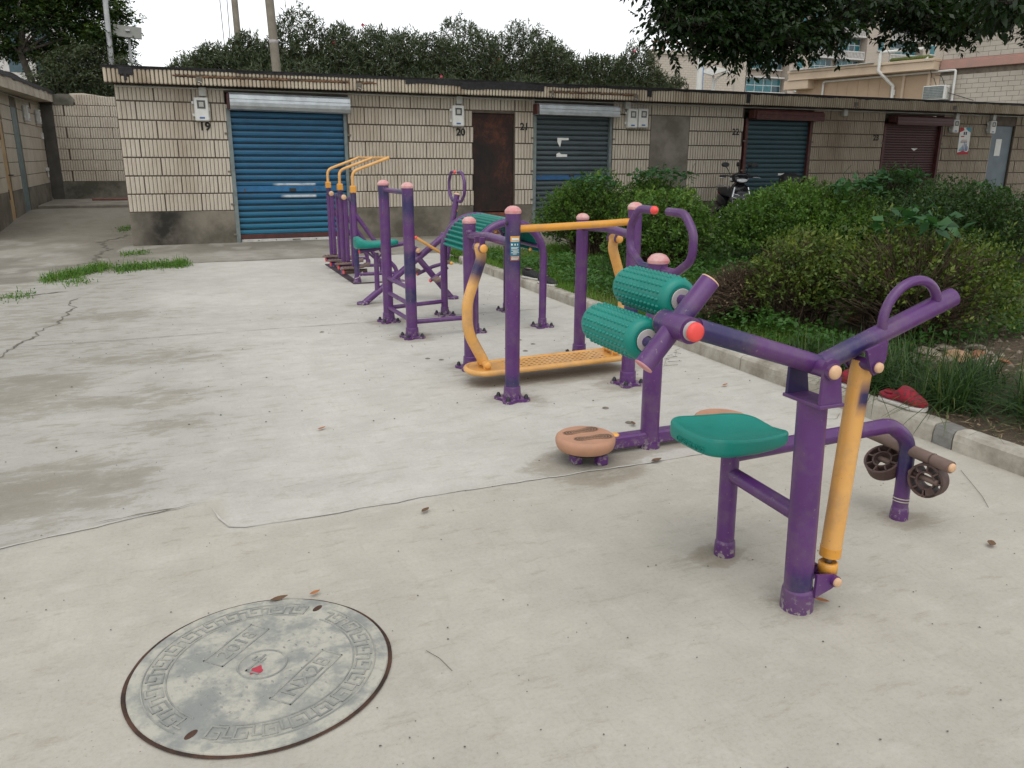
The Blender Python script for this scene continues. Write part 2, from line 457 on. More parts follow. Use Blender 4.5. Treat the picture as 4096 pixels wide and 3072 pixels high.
# ------------------------------------------------------------------ ground sheet
def axis(*segs):
    out = []
    for a, b, st in segs: out += list(np.arange(a, b, st))
    out.append(segs[-1][1]); return np.array(out)
gx = axis((-220, -20, 25), (-20, -5, 1.0), (-5, -2.5, .12), (-2.5, 4.0, .05), (4.0, 24, 1.0), (24, 220, 28))
gy = axis((-60, -4, 8), (-4, .5, .5), (.5, 4, .05), (4, 13, .06), (13, 27, .2), (27, 60, 4), (60, 320, 30))
GX, GY = np.meshgrid(gx, gy)
GZ = .2 * sstep(15.5, 21, GY) * (GX < 40)
near = (np.abs(GX) < 6) & (GY < 13) & (GY > .5)
GZ = GZ + np.where(near, (fbm(GX * .9, GY * .9, 3) - .5) * .006, 0)
# slab heave along the left-hand crack
def lerp3(a, b, t): return a + (b - a) * t[..., None]
def V3(c): return np.array(c, float)
tone = np.zeros(GX.shape + (3,)) + V3((.432, .406, .350))                    # new slab by the camera
n1 = fbm(GX * 1.1, GY * .8, 11); n2 = fbm(GX * 3.1, GY * 1.7, 21); n3 = fbm(GX * .45, GY * .4, 31); n4 = fbm(GX*6, GY*3.2, 41)
tone = tone * (1 + (n1 - .5)[..., None] * .14)
dirt_shade = np.zeros(GX.shape) + .22 + .10 * sstep(-.2, -1.4, GX)
edge = np.where(GX < .05, 3.335 + (GX + .1) * .25, 3.05) + (fbm(GX * 2.5, GX * 0 + 3, 5) - .5) * .03
pad = np.zeros(GX.shape + (3,)) + V3((.495, .480, .438))
pad = pad * (1 + (n1 - .5)[..., None] * .10)
left = sstep(.75, -1.3, GX + (n1 - .5) * 1.4 - (GY - 5) * .04)
pad = lerp3(pad, V3((.335, .325, .290)), left * .85)
inpad = sstep(-.012, .012, GY - edge)
tone = lerp3(tone, pad, inpad)
dirt_shade = dirt_shade * (1 - inpad) + inpad * (.34 + .30 * left + .12 * sstep(.5, .7, n3) + .10 * sstep(2.0, 3.4, GX) * sstep(7, 3, GY))
# stains, and contact shade painted under feet, disc and board: x, y, rx, ry, strength
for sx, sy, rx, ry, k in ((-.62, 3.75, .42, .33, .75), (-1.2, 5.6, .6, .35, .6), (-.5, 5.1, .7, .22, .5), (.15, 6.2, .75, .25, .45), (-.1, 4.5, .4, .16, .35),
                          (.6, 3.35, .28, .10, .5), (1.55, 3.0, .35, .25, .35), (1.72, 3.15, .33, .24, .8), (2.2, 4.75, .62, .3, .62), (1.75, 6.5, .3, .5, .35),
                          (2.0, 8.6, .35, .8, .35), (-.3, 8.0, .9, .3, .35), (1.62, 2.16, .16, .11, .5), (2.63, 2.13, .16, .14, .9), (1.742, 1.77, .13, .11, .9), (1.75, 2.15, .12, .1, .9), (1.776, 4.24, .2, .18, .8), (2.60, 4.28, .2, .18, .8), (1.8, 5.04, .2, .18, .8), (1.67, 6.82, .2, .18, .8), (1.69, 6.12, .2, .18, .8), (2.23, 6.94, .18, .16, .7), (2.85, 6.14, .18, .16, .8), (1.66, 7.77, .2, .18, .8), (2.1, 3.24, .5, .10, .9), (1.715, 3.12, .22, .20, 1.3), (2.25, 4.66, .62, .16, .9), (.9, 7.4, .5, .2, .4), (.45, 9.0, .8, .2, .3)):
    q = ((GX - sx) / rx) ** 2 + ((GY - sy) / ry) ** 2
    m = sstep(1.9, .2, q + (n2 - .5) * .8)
    dirt_shade = np.maximum(dirt_shade, dirt_shade + (m * k) * .55); tone = tone * (1 - .10 * (m * k)[..., None])
# darker old apron in front of the garages and in the alley
apr = sstep(-.05, .06, GY - 11.76 - np.where(GX < 0, np.minimum(1.3, -GX * .75) * -1, 0) + (fbm(GX * 3, GY * 0 + 1, 8) - .5) * .1)
ap = lerp3(np.zeros(GX.shape + (3,)) + V3((.295, .275, .235)), V3((.20, .183, .15)), sstep(.42, .6, n1))
ap = lerp3(ap, V3((.36, .345, .31)), sstep(.6, .72, n2) * .6)
tone = lerp3(tone, ap, apr); dirt_shade = dirt_shade * (1 - apr) + apr * .55
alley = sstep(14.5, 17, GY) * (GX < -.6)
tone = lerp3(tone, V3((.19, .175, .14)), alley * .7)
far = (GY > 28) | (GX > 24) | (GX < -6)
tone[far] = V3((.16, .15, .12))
nx_, ny_ = len(gx), len(gy)
idx = np.arange(nx_ * ny_).reshape(ny_, nx_)
Q = np.stack([idx[:-1, :-1].ravel(), idx[:-1, 1:].ravel(), idx[1:, 1:].ravel(), idx[1:, :-1].ravel()], 1)
col = np.concatenate([tone.reshape(-1, 3), np.clip(dirt_shade, 0, 1).reshape(-1, 1)], 1)
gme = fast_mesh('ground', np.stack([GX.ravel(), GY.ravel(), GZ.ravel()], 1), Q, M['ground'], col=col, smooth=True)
finish(link('ground', gme), 'pale weathered concrete yard with brown stains and slab joints', None, None, 'structure')

# cracks and joints: thin ribbons let into the slab
M['crack'] = plain('crack_dirt', (.15, .135, .105), 1.0, .3, 40)
M['joint'] = plain('joint_mortar', (.47, .455, .41), .95, .12, 30, bump=.5, bscale=60)
def ribbon(name, pts, w, z, mat, jit=.02, label=None, wvar=.6):
    P = densify([(x, y, 0) for x, y in pts], .05); n = len(P); V = []; F = []
    r = random.Random(len(pts) * 7 + int(pts[0][0] * 100))
    off = 0
    for i, p in enumerate(P):
        a = P[max(0, i - 1)]; b = P[min(n - 1, i + 1)]; d = (b - a) / (np.linalg.norm(b - a) + 1e-9)
        nn = np.array([-d[1], d[0], 0]); off = off * .7 + r.uniform(-jit, jit)
        ww = w * (1 + r.uniform(-wvar, wvar)) * (min(1, i / 3, (n - 1 - i) / 3) + .05)
        zz = float(.2 * sstep(15.5, 21, np.array(p[1]))) + z
        V += [tuple(p + nn * (off - ww / 2) + (0, 0, zz)), tuple(p + nn * (off + ww / 2) + (0, 0, zz))]
        if i: k = 2 * i; F.append((k - 2, k, k + 1, k - 1))
    m = MB().add(V, F); return finish(m.build(name, mat), label, None, None, 'structure')
ribbon('ground_crack', [(-1.0, 3.15), (-1.02, 3.6), (-1.12, 3.9), (-1.05, 4.5), (-1.2, 4.9), (-1.18, 5.35), (-1.55, 5.5), (-1.3, 5.9), (-1.35, 6.3), (-1.2, 6.8), (-1.05, 7.6), (-.95, 9.2)], .012, .005, M['crack'], .03, 'long jagged crack along the left side of the yard')
ribbon('ground_crack', [(-1.24, 11.9), (-1.05, 12.5), (-1.1, 13.1), (-.95, 14.0), (-1.15, 15.2), (-.75, 16.4)], .03, .005, M['crack'], .05, 'dark crack running from the weeds towards the alley')
ribbon('ground_crack', [(-.62, 11.4), (.1, 11.76), (1.0, 11.77), (3.5, 11.74)], .02, .005, M['crack'], .015, 'straight joint between pale pad and dark apron')
ribbon('ground_crack', [(-2.4, 9.55), (-1.55, 9.5), (-1.1, 9.7)], .03, .005, M['crack'], .03, 'short dirty crack beside the small weed')
ribbon('ground_crack', [(.4, 6.88), (1.4, 6.86), (2.4, 6.9), (3.5, 6.9)], .006, .005, M['crack'], .006, 'hairline joint across the pad under the arch')
ribbon('ground_crack', [(-1.3, 6.9), (-.3, 6.87), (.4, 6.88)], .006, .005, M['crack'], .006, 'hairline joint across the pad on its left half')
ribbon('slab_joint', [(-1.5, 3.0), (-1.0, 3.11), (-.71, 3.185), (-.35, 3.27), (-.06, 3.335)], .007, .0045, M['joint'], .006, 'pale mortar edge between the slabs on the left')
ribbon('slab_joint', [(.03, 3.30), (.06, 3.16), (.09, 3.07), (.14, 3.04), (.45, 3.03), (1.0, 3.06), (1.5, 3.05), (2.24, 3.035), (3.45, 3.06)], .009, .0045, M['joint'], .006, 'pale mortar ridge between near slab and stained pad')
ribbon('slab_joint', [(-.42, 3.30), (-.25, 3.315), (-.05, 3.345), (.02, 3.34)], .008, .0065, M['crack'], .014, 'dark broken edge at the jog in the slab joint')
# ------------------------------------------------------------------ kerb and garden bed
kerb = thing('kerb', (3.55, 2.0, 0), None, None); kerb['kind'] = 'structure'
kerb['label'] = 'low stained concrete kerb between yard and garden'
def kerb_seg(x0, y0, x1, y1, h=.10, w=.13, seed=0):
    L = math.hypot(x1 - x0, y1 - y0); n = max(6, int(L / .05)); d = np.array([(x1-x0)/L, (y1-y0)/L]); nn = np.array([d[1], -d[0]])
    prof = [(0, -.02), (0.0, h * .55), (.004, h * .86), (.016, h), (w * .55, h + .004), (w - .016, h - .002), (w, h * .85), (w, -.02)]
    V = []; F = []
    for i in range(n + 1):
        s = L * i / n
        for k, (a, z) in enumerate(prof):
            px, py = x0 + d[0]*s + nn[0]*a, y0 + d[1]*s + nn[1]*a
            j = (fbm(np.array(py*7+seed), np.array(px*7+k*.9), 3) - .5) * .016 if 0 < k < 7 else 0
            V.append((px + nn[0]*float(j), py + nn[1]*float(j), z + (float(j) * .5 if z > .02 else 0)))
        if i:
            m = len(prof); b = i*m
            F += [(b-m+k, b+k, b+k+1, b-m+k+1) for k in range(m-1)]
    F += [tuple(range(len(prof)))[::-1], tuple(range(n*len(prof), (n+1)*len(prof)))]
    F = [f[::-1] for f in F]
    return MB().add(V, F, False)
M['kerbdark'] = stain('kerb_repair_mortar', (.24, .235, .215), (.15, .145, .13), 6, .4, .6, .95, .7, 40)
ks = [(3.49, 1.30), (3.485, 2.62), (3.49, 2.74), (3.50, 4.3), (3.53, 5.9), (3.54, 7.6), (3.555, 9.1), (3.58, 10.45)]
for i, (a, b) in enumerate(zip(ks[:-1], ks[1:])):
    g = .004
    m = kerb_seg(a[0], a[1] + g, b[0], b[1] - g, .10 - (.004 if i == 1 else 0), .135, i * 3.1)
    o = m.build('kerb_stone', M['kerbdark'] if i == 1 else M['kerbm'], kerb)
    if i == 1: o['label'] = 'dark grey mortar repair in the kerb'
for i, (a, b) in enumerate((((3.58, 10.47), (3.78, 10.95)), ((3.79, 10.96), (4.3, 11.2)), ((4.31, 11.2), (6.6, 11.22)), ((6.61, 11.22), (9.6, 11.22)), ((9.61, 11.22), (14., 11.22)))):
    kerb_seg(a[0], a[1], b[0], b[1], .095, .13, 40 + i).build('kerb_stone', M['kerbm'], kerb)
def soilmat():
    t = NT('garden_soil'); c = t.pos()
    n = t.noise(c, 1.1, 6, .65); f = t.noise(c, 40, 6, .75)
    b = t.mix(t.ramp(n, (.4, 0.0), (.62, 1.0)), (.095, .068, .042), (.17, .125, .08))
    b = t.mix(t.ramp(f, (.35, .7), (.6, 0.0)), b, (.045, .032, .02))
    b = t.mix(t.ramp(t.noise(c, 90, 3), (.62, 0.0), (.7, .6)), b, (.30, .24, .16))
    t.base(b); t.rough(1.0); t.bump(f, .8, .02); return t.mat
M['soil'] = soilmat()
sx = np.linspace(3.60, 24, 150); sy = np.linspace(-1.0, 11.25, 120)
SX, SY = np.meshgrid(sx, sy)
def soil_h(x, y):
    return .072 + (fbm(x * 1.3, y * 1.3, 61) - .5) * .05 * sstep(3.62, 4.1, x) + .05 * sstep(4.2, 6.5, x)
SZ = soil_h(SX, SY)
ii = np.arange(SX.size).reshape(SX.shape)
Q = np.stack([ii[:-1, :-1].ravel(), ii[:-1, 1:].ravel(), ii[1:, 1:].ravel(), ii[1:, :-1].ravel()], 1)
finish(link('garden_soil', fast_mesh('garden_soil', np.stack([SX.ravel(), SY.ravel(), SZ.ravel()], 1), Q, M['soil'], smooth=True)),
       'bare brown garden soil under the shrubs', None, None, 'structure')

# ------------------------------------------------------------------ row of garages
YW = 14.40
row = thing('garage_row', (-.63, YW, 0), 'long low row of lock-up garages clad in cream ribbed tile', 'garages')
X1 = 21.5; ZT = 2.475
OPEN = [(.975, 2.936, 2.40), (5.226, 6.06, 2.19), (6.448, 8.144, 2.40), (11.291, 13.138, 2.42), (15.231, 17.07, 2.40), (18.79, 19.56, 2.215)]
# rendered backing wall, one pier or lintel at a time
xs = -.63
def wallbox(x0, x1, z0, z1, y0=14.418, y1=14.62): MB().box((x0, y0, z0), (x1, y1, z1)).build('wall', M['mortar'], row)
for a, b, zt in OPEN:
    wallbox(xs, a, 0, ZT); wallbox(a, b, zt, ZT); xs = b
wallbox(xs, X1, 0, ZT)
MB().box((-.63, 14.62, 0), (-.45, 18.9, ZT)).build('side_wall', M['tile'], row)
MB().box((-.45, 18.7, 0), (X1, 18.9, ZT)).build('rear_wall', M['plinth'], row)
for a, b, zt in OPEN:                                                # dark interiors are closed off behind the doors
    MB().box((a - .02, 14.70, -.01), (b + .02, 14.74, zt)).build('inner_wall', M['mortar'], row)
# plinth
xs = -.63
for a, b, zt in OPEN + [(X1, 0, 0)]:
    MB().box((xs, 14.392, -.02), (a, 14.4175, .53), .006).build('plinth', M['plinth'], row); xs = b
# ribbed blocks
BLK = {}
def block_mesh(n, pitch, h, mat, key, chip=True, groove=.17):
    k = (n, round(pitch, 4), round(h, 3), key)
    if k in BLK: return BLK[k]
    r = random.Random(n * 31 + int(h * 1000)); m = MB(); V = []; F = []
    prof = []
    gw = pitch * groove * .5
    for i in range(n):
        x0 = i * pitch
        d = r.uniform(-.002, .002)
        prof += [(x0 + gw * .5, -.006), (x0 + gw, -.019 + d), (x0 + pitch * .5, -.0235 + d), (x0 + pitch - gw, -.018 + d), (x0 + pitch - gw * .5, -.006)]
    zz = [0, .006, h * .5, h - .008, h]
    for j, z in enumerate(zz):
        for i, (x, y) in enumerate(prof):
            jit = r.uniform(-.0025, .0025) if i % 5 in (1, 2, 3) else 0
            yy = y + jit
            if chip and j in (0, 4) and i % 5 in (1, 2, 3): yy = y * .55
            if chip and j == 1 and i % 5 == 2: yy = y - .003
            V.append((x, yy, z))
    W = len(prof)
    for j in range(len(zz) - 1):
        for i in range(W - 1):
            F.append((j*W+i, j*W+i+1, (j+1)*W+i+1, (j+1)*W+i))
    G_ = [f for f in F if f[0] % W % 5 in (0, 3, 4)]; F = [f for f in F if f[0] % W % 5 not in (0, 3, 4)]
    m.add(V, F); m.m = 1; m.add(V, G_); m.m = 0
    # top, bottom and ends back to the wall face
    for j, rev in ((0, False), (len(zz) - 1, True)):
        ring = [V[j*W+i] for i in range(W)]; back = [(ring[-1][0], 0, ring[-1][2]), (ring[0][0], 0, ring[0][2])]
        q = tuple(range(W + 2)); m.add(ring + back, [q[::-1] if not rev else q])
    for i, rev in ((0, True), (W - 1, False)):
        a, b = V[i], V[(len(zz)-1)*W+i]
        m.add([a, (a[0], 0, a[2]), (b[0], 0, b[2]), b], [(0, 3, 2, 1) if rev else (0, 1, 2, 3)])
    BLK[k] = m.mesh('ribbed_block', [mat, M['ribgap']]); return BLK[k]
COURSE = [(.532, .282), (.815, .280), (1.098, .280), (1.382, .278), (1.664, .280), (1.948, .280), (2.232, .243)]
def lay(x0, x1, z0, h, off, pitch, n, mat, parent, org, key, y=YW + .0175, mort=.012, name='ribbed_block', groove=.17):
    """one course of blocks from x0 to x1, cut at whole ribs"""
    bw = n * pitch; k = math.floor((x0 - off) / bw); x = off + k * bw
    while x < x1 - pitch * .6:
        a = max(x, x0); b = min(x + bw, x1); m = int(round((b - a - .006) / pitch))
        if m >= 1:
            pp = (b - a - mort * .6) / m
            if abs(pp - pitch) > pitch * .12: pp = pitch
            pp = round(pp / .0005) * .0005
            o = link(name, block_mesh(m, pp, h - mort, mat, key, True, groove), parent)
            o.location = (a + mort * .3 - org[0], y - org[1] + rnd.uniform(-.0008, .0008), z0 + mort * .5 - org[2])
        x += bw
org = (-.63, YW, 0)
PIER = [(-.63, .972), (2.94, 5.222), (6.065, 6.444), (8.148, 9.015), (9.93, 11.287), (13.142, 15.227), (17.075, 18.785), (19.565, X1)]
for ci, (z0, h) in enumerate(COURSE):
    for a, b in PIER:
        n = 9; pitch = .0614 if a < 13 else .0525; gr = .17
        off = (-.63 + .276 if ci % 2 == 0 else -.63) if a < 13 else (13.142 + (.236 if ci % 2 else .47))
        if a == -.63: off = -.355 - (.276 if ci % 2 == 0 else 0)
        lay(a, b, z0, h, off, pitch, n, M['tile'] if a < 13 else M['smoothblock'], row, org, 'b' if a < 13 else 's', groove=gr, mort=.0165)
    if ci == 6:
        for a, b in ((5.226, 6.06), (9.018, 9.928)):
            lay(a, b, z0, h, a, .0614, 9, M['tile'], row, org, 'b', mort=.0165)
MB().box((9.02, 14.398, .53), (9.925, 14.4175, 2.225), .004).build('cement_patch', M['cementpatch'], row)
# eaves beam, tiles and roof
MB().box((-.74, 14.108, 2.478), (X1, 14.60, 2.675)).build('eaves_beam', M['concrete_beam'], row)
def rag(x, a, b, seed): return a + (b - a) * float(fbm(np.array(x * 3.1), np.array(seed * 1.7), seed))
TM = {}
def ftile(h):
    h = round(h, 3)
    if h in TM: return TM[h]
    r = random.Random(int(h * 1000)); w = .0465; m = MB()
    xs_ = [0, .007, w / 2, w - .007, w]; ys = [-.004, -.015, -.019, -.015, -.004]
    zz = [0, .009, .022, h - .012, h]; sc = [.45, .85, 1.0, .95, .55]; inn = [.010, .003, 0, 0, .003]
    V = [((x - w/2) * (1 - i_ / w * 2) + w/2, y * s + r.uniform(-.0015, .0015), z) for z, s, i_ in zip(zz, sc, inn) for x, y in zip(xs_, ys)]
    F = [(j*5+i, j*5+i+1, (j+1)*5+i+1, (j+1)*5+i) for j in range(4) for i in range(4)]
    m.add(V, F)
    for j, rev in ((0, False), (4, True)):
        q = (0, 1, 2, 3, 4, 5, 6); ring = [V[j*5+i] for i in range(5)] + [(w, 0, V[j*5][2]), (0, 0, V[j*5][2])]
        m.add(ring, [q if rev else q[::-1]])
    for i, rev in ((0, True), (4, False)):
        a, b = V[i], V[20 + i]; m.add([a, (a[0], 0, a[2]), (b[0], 0, b[2]), b], [(0, 3, 2, 1) if rev else (0, 1, 2, 3)])
    TM[h] = m.mesh('eaves_tile', M['fasciatile']); return TM[h]
tiles = []
x = -.74; k = 0
while x < X1 - .06:
    z0, z1 = 2.468, 2.682
    brk = (.26 < x < 2.93) or (3.05 < x < 3.35) or (6.62 < x < 8.45)
    if -.52 < x < -.34: brk2 = True
    else: brk2 = False
    if brk:
        zm_ = 2.575 + (2.575 - 2.60) * (x < 3.4) * -1 + rnd.uniform(-.006, .006)
        tiles.append((x, z0, zm_ - .012 - rnd.uniform(0, .012))); tiles.append((x, zm_ + .012 + rnd.uniform(0, .006), z1))
    elif brk2: tiles.append((x, z0, 2.60 - .05 * abs(math.sin(x * 17))))
    else: tiles.append((x, z0, z1))
    x += .0595; k += 1
rest = MB()
for k, (x, z0, z1) in enumerate(tiles):
    me = ftile(round((z1 - z0) / .006) * .006)
    p = (x - org[0], 14.108 - org[1] + rnd.uniform(-.001, .001), z0)
    if k < 296:
        o = link('eaves_tile', me, row); o.location = p; o.rotation_euler = (0, rnd.uniform(-.012, .012), 0)
    else:
        rest.add([(v.co.x + p[0], v.co.y + p[1], v.co.z + p[2]) for v in me.vertices], [tuple(q.vertices) for q in me.polygons])
o = link('eaves_tile', rest.mesh('eaves_tile', M['fasciatile']), row); o['kind'] = 'stuff'
# ragged bitumen edge and the black band of roofing felt hanging over the tiles
def felt(x0, x1, top, lo, hi, seed, y=14.084, name='roofing_felt', step=.03, mat='bitumen'):
    n = int((x1 - x0) / step); V = []; F = []
    for i in range(n + 1):
        x = x0 + (x1 - x0) * i / n
        zb = rag(x, lo, hi, seed) + (rnd.uniform(-.004, .004))
        V += [(x, y, zb), (x, y - .004, top), (x, y + .012, zb), (x, y + .012, top)]
        if i: b = 4*i; F += [(b-4, b, b+1, b-3), (b-3, b+1, b+3, b-1), (b-4, b-2, b+2, b)]
    MB().add(V, F).build(name, M[mat], row)
felt(-.76, 3.9, 2.715, 2.655, 2.69, 3)
felt(3.9, 4.9, 2.712, 2.575, 2.66, 4); felt(4.9, 6.5, 2.712, 2.54, 2.60, 6); felt(6.5, 7.25, 2.712, 2.63, 2.68, 9)
felt(7.25, X1, 2.712, 2.645, 2.695, 5)
felt(-.53, -.33, 2.70, 2.52, 2.68, 13, 14.080); felt(-.46, -.42, 2.60, 2.45, 2.56, 14, 14.0785, step=.008)
felt(8.70, 8.80, 2.69, 2.51, 2.60, 15, 14.080); felt(11.05, 11.15, 2.70, 2.50, 2.50, 16, 14.080)
n = 140; V = []; F = []
for i in range(n + 1):
    x = -.76 + (X1 + .76) * i / n; w = (fbm(np.array(x * 2.2), np.array(.3), 77) - .5)
    V += [(x, 14.078 + float(w) * .03, 2.694), (x, 14.07 + float(w) * .04, 2.716 + float(w) * .012), (x, 18.95, 2.80), (x, 18.95, 2.66)]
    if i: b = 4*i; F += [(b-4, b, b+1, b-3), (b-3, b+1, b+2, b-2), (b-2, b+2, b+3, b-1), (b-1, b+3, b, b-4)]
F += [(3, 2, 1, 0), (4*n, 4*n+1, 4*n+2, 4*n+3)]
MB().add(V, F).build('roof', M['bitumen'], row)
# rusted break lines and drain holes in the eaves
def breakline(x0, x1, z, seed):
    n = int((x1 - x0) / .02); V = []; F = []
    for i in range(n + 1):
        x = x0 + (x1 - x0) * i / n; t = .006 + .016 * float(fbm(np.array(x * 7.), np.array(seed), seed)); dz = (float(fbm(np.array(x * 2.5), np.array(seed + .5), seed)) - .5) * .02
        V += [(x, 14.090 - t * .4, z + dz - t), (x, 14.086 - t * .5, z + dz), (x, 14.095, z + dz + t * .6)]
        if i: b = 3*i; F += [(b-3, b, b+1, b-2), (b-2, b+1, b+2, b-1)]
    MB().add(V, F).build('rusted_break', M['rustbreak'], row)
breakline(.22, 2.95, 2.600, 3); breakline(3.05, 3.4, 2.60, 4); breakline(6.6, 8.47, 2.575, 5)
for x, z, w in ((.60, 2.55, .05), (3.10, 2.545, .05), (6.68, 2.53, .03), (8.45, 2.53, .05), (14.0, 2.55, .05), (17.0, 2.56, .06)):
    MB().box((x - w, 14.080, z - .045), (x + w, 14.088, z + .05), .003).box((x - w * .6, 14.074, z - .03), (x + w * .6, 14.081, z + .03)).build('drain_hole', M['crack'], row)
    MB().tube([(x - w * .4, 14.082, z - .03), (x + w * .1, 14.05, z - .035), (x + w * .7, 14.07, z - .05)], .007, 6).build('broken_spout', M['greywash'], row)
# wiring under the eaves
MB().tube([(-.60, 14.375, 2.44), (.6, 14.375, 2.442), (2.5, 14.376, 2.438), (5, 14.375, 2.441), (8.5, 14.376, 2.438), (13, 14.376, 2.44), (X1, 14.376, 2.44)], .014, 8).build('conduit', M['plasticg'], row)
for x, z in ((.64, 2.40), (4.95, 2.40), (8.42, 2.405), (13.95, 2.40), (17.4, 2.40), (18.65, 2.40)):
    MB().box((x - .055, 14.30, z - .075), (x + .055, 14.392, z + .06), .006).build('junction_box', M['plasticg'], row)
MB().tube(bend([(8.47, 14.37, 2.385), (8.8, 14.37, 2.37), (8.83, 14.37, 2.42)], .02), .008, 6).build('cable', M['plasticg'], row)

# ---- roller shutters and doors
def slat_mesh(w, pitch, key, mat, dep=.016):
    prof = [(.004, 0), (-.002, .004), (-dep * .75, .014), (-dep, pitch * .45), (-dep * .8, pitch * .72), (-.003, pitch * .79), (.010, pitch * .81), (.010, pitch * .84), (-.005, pitch * .86), (-.007, pitch * .93), (.010, pitch * .95), (.010, pitch * .985)]
    V = [(x, y, z) for x in (0, w) for y, z in prof]; n = len(prof)
    F = [(i, n + i, n + i + 1, i + 1) for i in range(n - 1)]
    mb = MB(); mb.add(V, [f for k, f in enumerate(F) if k not in (4, 5, 6, 8)]); mb.m = 1; mb.add(V, [F[k] for k in (4, 5, 6, 8)])
    return mb.mesh('slat', [mat, M['slatgap']])
def shutter(x0, x1, z0, z1, pitch, mat, mrail, mbox, box, label, lockz=None, band=None, tilt=0.0, rail=.055, dep=.016, bottom=True):
    s = MB().box((x0, 14.478, 0), (x1, 14.486, z1 + .1)).build('roller_shutter', mat, row, label)
    k = 0; z = z0; me = slat_mesh(x1 - x0 - .004, pitch, 0, mat, dep)
    while z < z1:
        if lockz and abs(z + pitch / 2 - lockz) < pitch * .5:
            o = MB().box((x0 + .002, 14.450, z + .003), (x1 - .002, 14.470, z + pitch - .004), .003).build('lock_slat', band or mat, s)
        else:
            o = link('slat', me, s); o.location = (x0 + .002 - org[0], 14.468 - org[1] + rnd.uniform(-.0015, .0015), z)
        z += pitch
    for a, b in ((x0 - rail, x0), (x1, x1 + rail)):
        MB().box((a, 14.40, -.01), (b, 14.50, z1 + .06), .004).box((a - .006, 14.384, 0), (b + (.004 if a < x0 else -.012), 14.399, z1 + .03), .002).build('guide_rail', mrail, s)
        for zz in (.12, .62, 1.15, 1.75):
            xx = a - .025 if a < x0 else b + .025
            MB().box((xx - .03, 14.380, zz), (xx + .03, 14.3915, zz + .03), .002).build('rail_bracket', M['crack'], s)
    bx0, bx1, bz0, bz1 = box; d = .27
    prof = [(14.418, bz1), (14.20, bz1 - .005), (14.165, bz1 - .04), (14.150, bz1 - .10), (14.158, bz1 - .105), (14.150, bz1 - .15), (14.156, bz1 - .205), (14.185, bz0 + .02), (14.24, bz0), (14.418, bz0 + .01)]
    V = []; F = []; n = len(prof)
    for xx in (bx0, bx1):
        V += [(xx, y, z + (-tilt * (xx - bx0))) for y, z in prof]
    F = [(i, n + i, n + (i+1) % n, (i+1) % n)[::-1] for i in range(n)] + [tuple(range(n)), tuple(range(n, 2*n))[::-1]]
    MB().add(V, [f[::-1] for f in F]).build('shutter_box', mbox, s)
    MB().box((bx0 - .035, 14.20, bz0 + .02), (bx0 - .004, 14.39, bz1 - .02), .004).build('end_plate', M['darkred'], s)
    if bottom:
        MB().box((x0 + .004, 14.442, .05), (x1 - .004, 14.474, z0), .004).build('bottom_bar', M['darkred'], s)
        r_ = MB().box((x0 + .02, 14.436, -.004), (x1 - .01, 14.476, .044), .004).build('bottom_rail', M['whitebar'], s)
    if lockz:
        cx = (x0 + x1) / 2
        MB().box((cx - .055, 14.442, lockz - .028), (cx + .055, 14.4505, lockz + .028), .006).build('lock_plate', M['black'], s)
        for xx in (x0 + .13, x1 - .55):
            MB().box((xx - .008, 14.444, lockz - .03), (xx + .008, 14.4505, lockz + .03), .002).build('lock_bolt', M['rustbreak'], s)
    return s
sh = shutter(1.033, 2.878, .126, 2.13, .1003, M['blue'], M['rail'], M['galv'], (1.03, 2.955, 2.12, 2.395), 'blue roller shutter with white smears round the lock', .856, plain('flat_blue_slat', (.012, .115, .255), .5, .2), .011)
for xx in (1.33, 1.62, 2.3): MB().lathe([(.0, .004), (.010, .003), (.010, 0)], (xx, 14.435, .022), (0, -1, 0), 10).build('rail_screw', M['crack'], sh)
MB().tube(bend([(1.90, 14.435, .025), (1.90, 14.41, .025), (2.02, 14.41, .025), (2.02, 14.435, .025)], .01, 4), .008, 8).build('rail_handle', M['crack'], sh)
sh = shutter(6.498, 8.085, .05, 2.12, .094, M['slate'], M['rail'], M['galv'], (6.46, 8.16, 2.17, 2.385), 'grey blue roller shutter with torn paper scraps', 1.075, M['slateblue'], .006)
for (x, z, pts) in ((6.97, 1.70, [(0, .0), (0, .075), (.24, .075), (.24, .035), (.09, .03), (.06, -.10)]), (6.955, 1.42, [(0, 0), (0, .06), (.06, .085), (.10, .055), (.23, .05), (.23, .005)])):
    MB().prism([(x + a, z + b) for a, b in pts], 0, .003, Matrix(((1, 0, 0, 0), (0, 0, -1, 14.4495), (0, 1, 0, 0), (0, 0, 0, 1)))).build('paper_scrap', M['paper'], sh)
sh = shutter(11.40, 13.07, .05, 2.15, .098, M['dteal'], M['darkred'], M['darkred'], (11.42, 13.22, 2.20, 2.40), 'dark teal roller shutter in a red frame', None, None, .004, .06, .010)
MB().box((12.35, 14.4515, 1.06), (12.62, 14.4545, 1.10)).build('paper_strip', M['paper'], sh)
sh = shutter(15.29, 17.01, .05, 2.10, .056, M['maroon'], M['darkred'], M['maroon'], (15.36, 17.12, 2.21, 2.37), 'maroon roller shutter with a fine ribbed curtain', None, None, .004, .06, .008)
MB().prism([(16.20, 1.66), (16.42, 1.66), (16.30, 1.60)], 0, .003, Matrix(((1, 0, 0, 0), (0, 0, -1, 14.457), (0, 1, 0, 0), (0, 0, 0, 1)))).build('paper_scrap', M['paper'], sh)
dr = MB().box((5.232, 14.452, .42), (6.052, 14.47, 2.185), .003).build('sheet_door', M['rustdoor'], row, 'rust brown sheet steel door')
for z in (.9, 1.5): MB().tube([(5.236, 14.447, z), (5.236, 14.447, z + .12)], .009, 8).build('hinge', M['rustdoor'], dr)
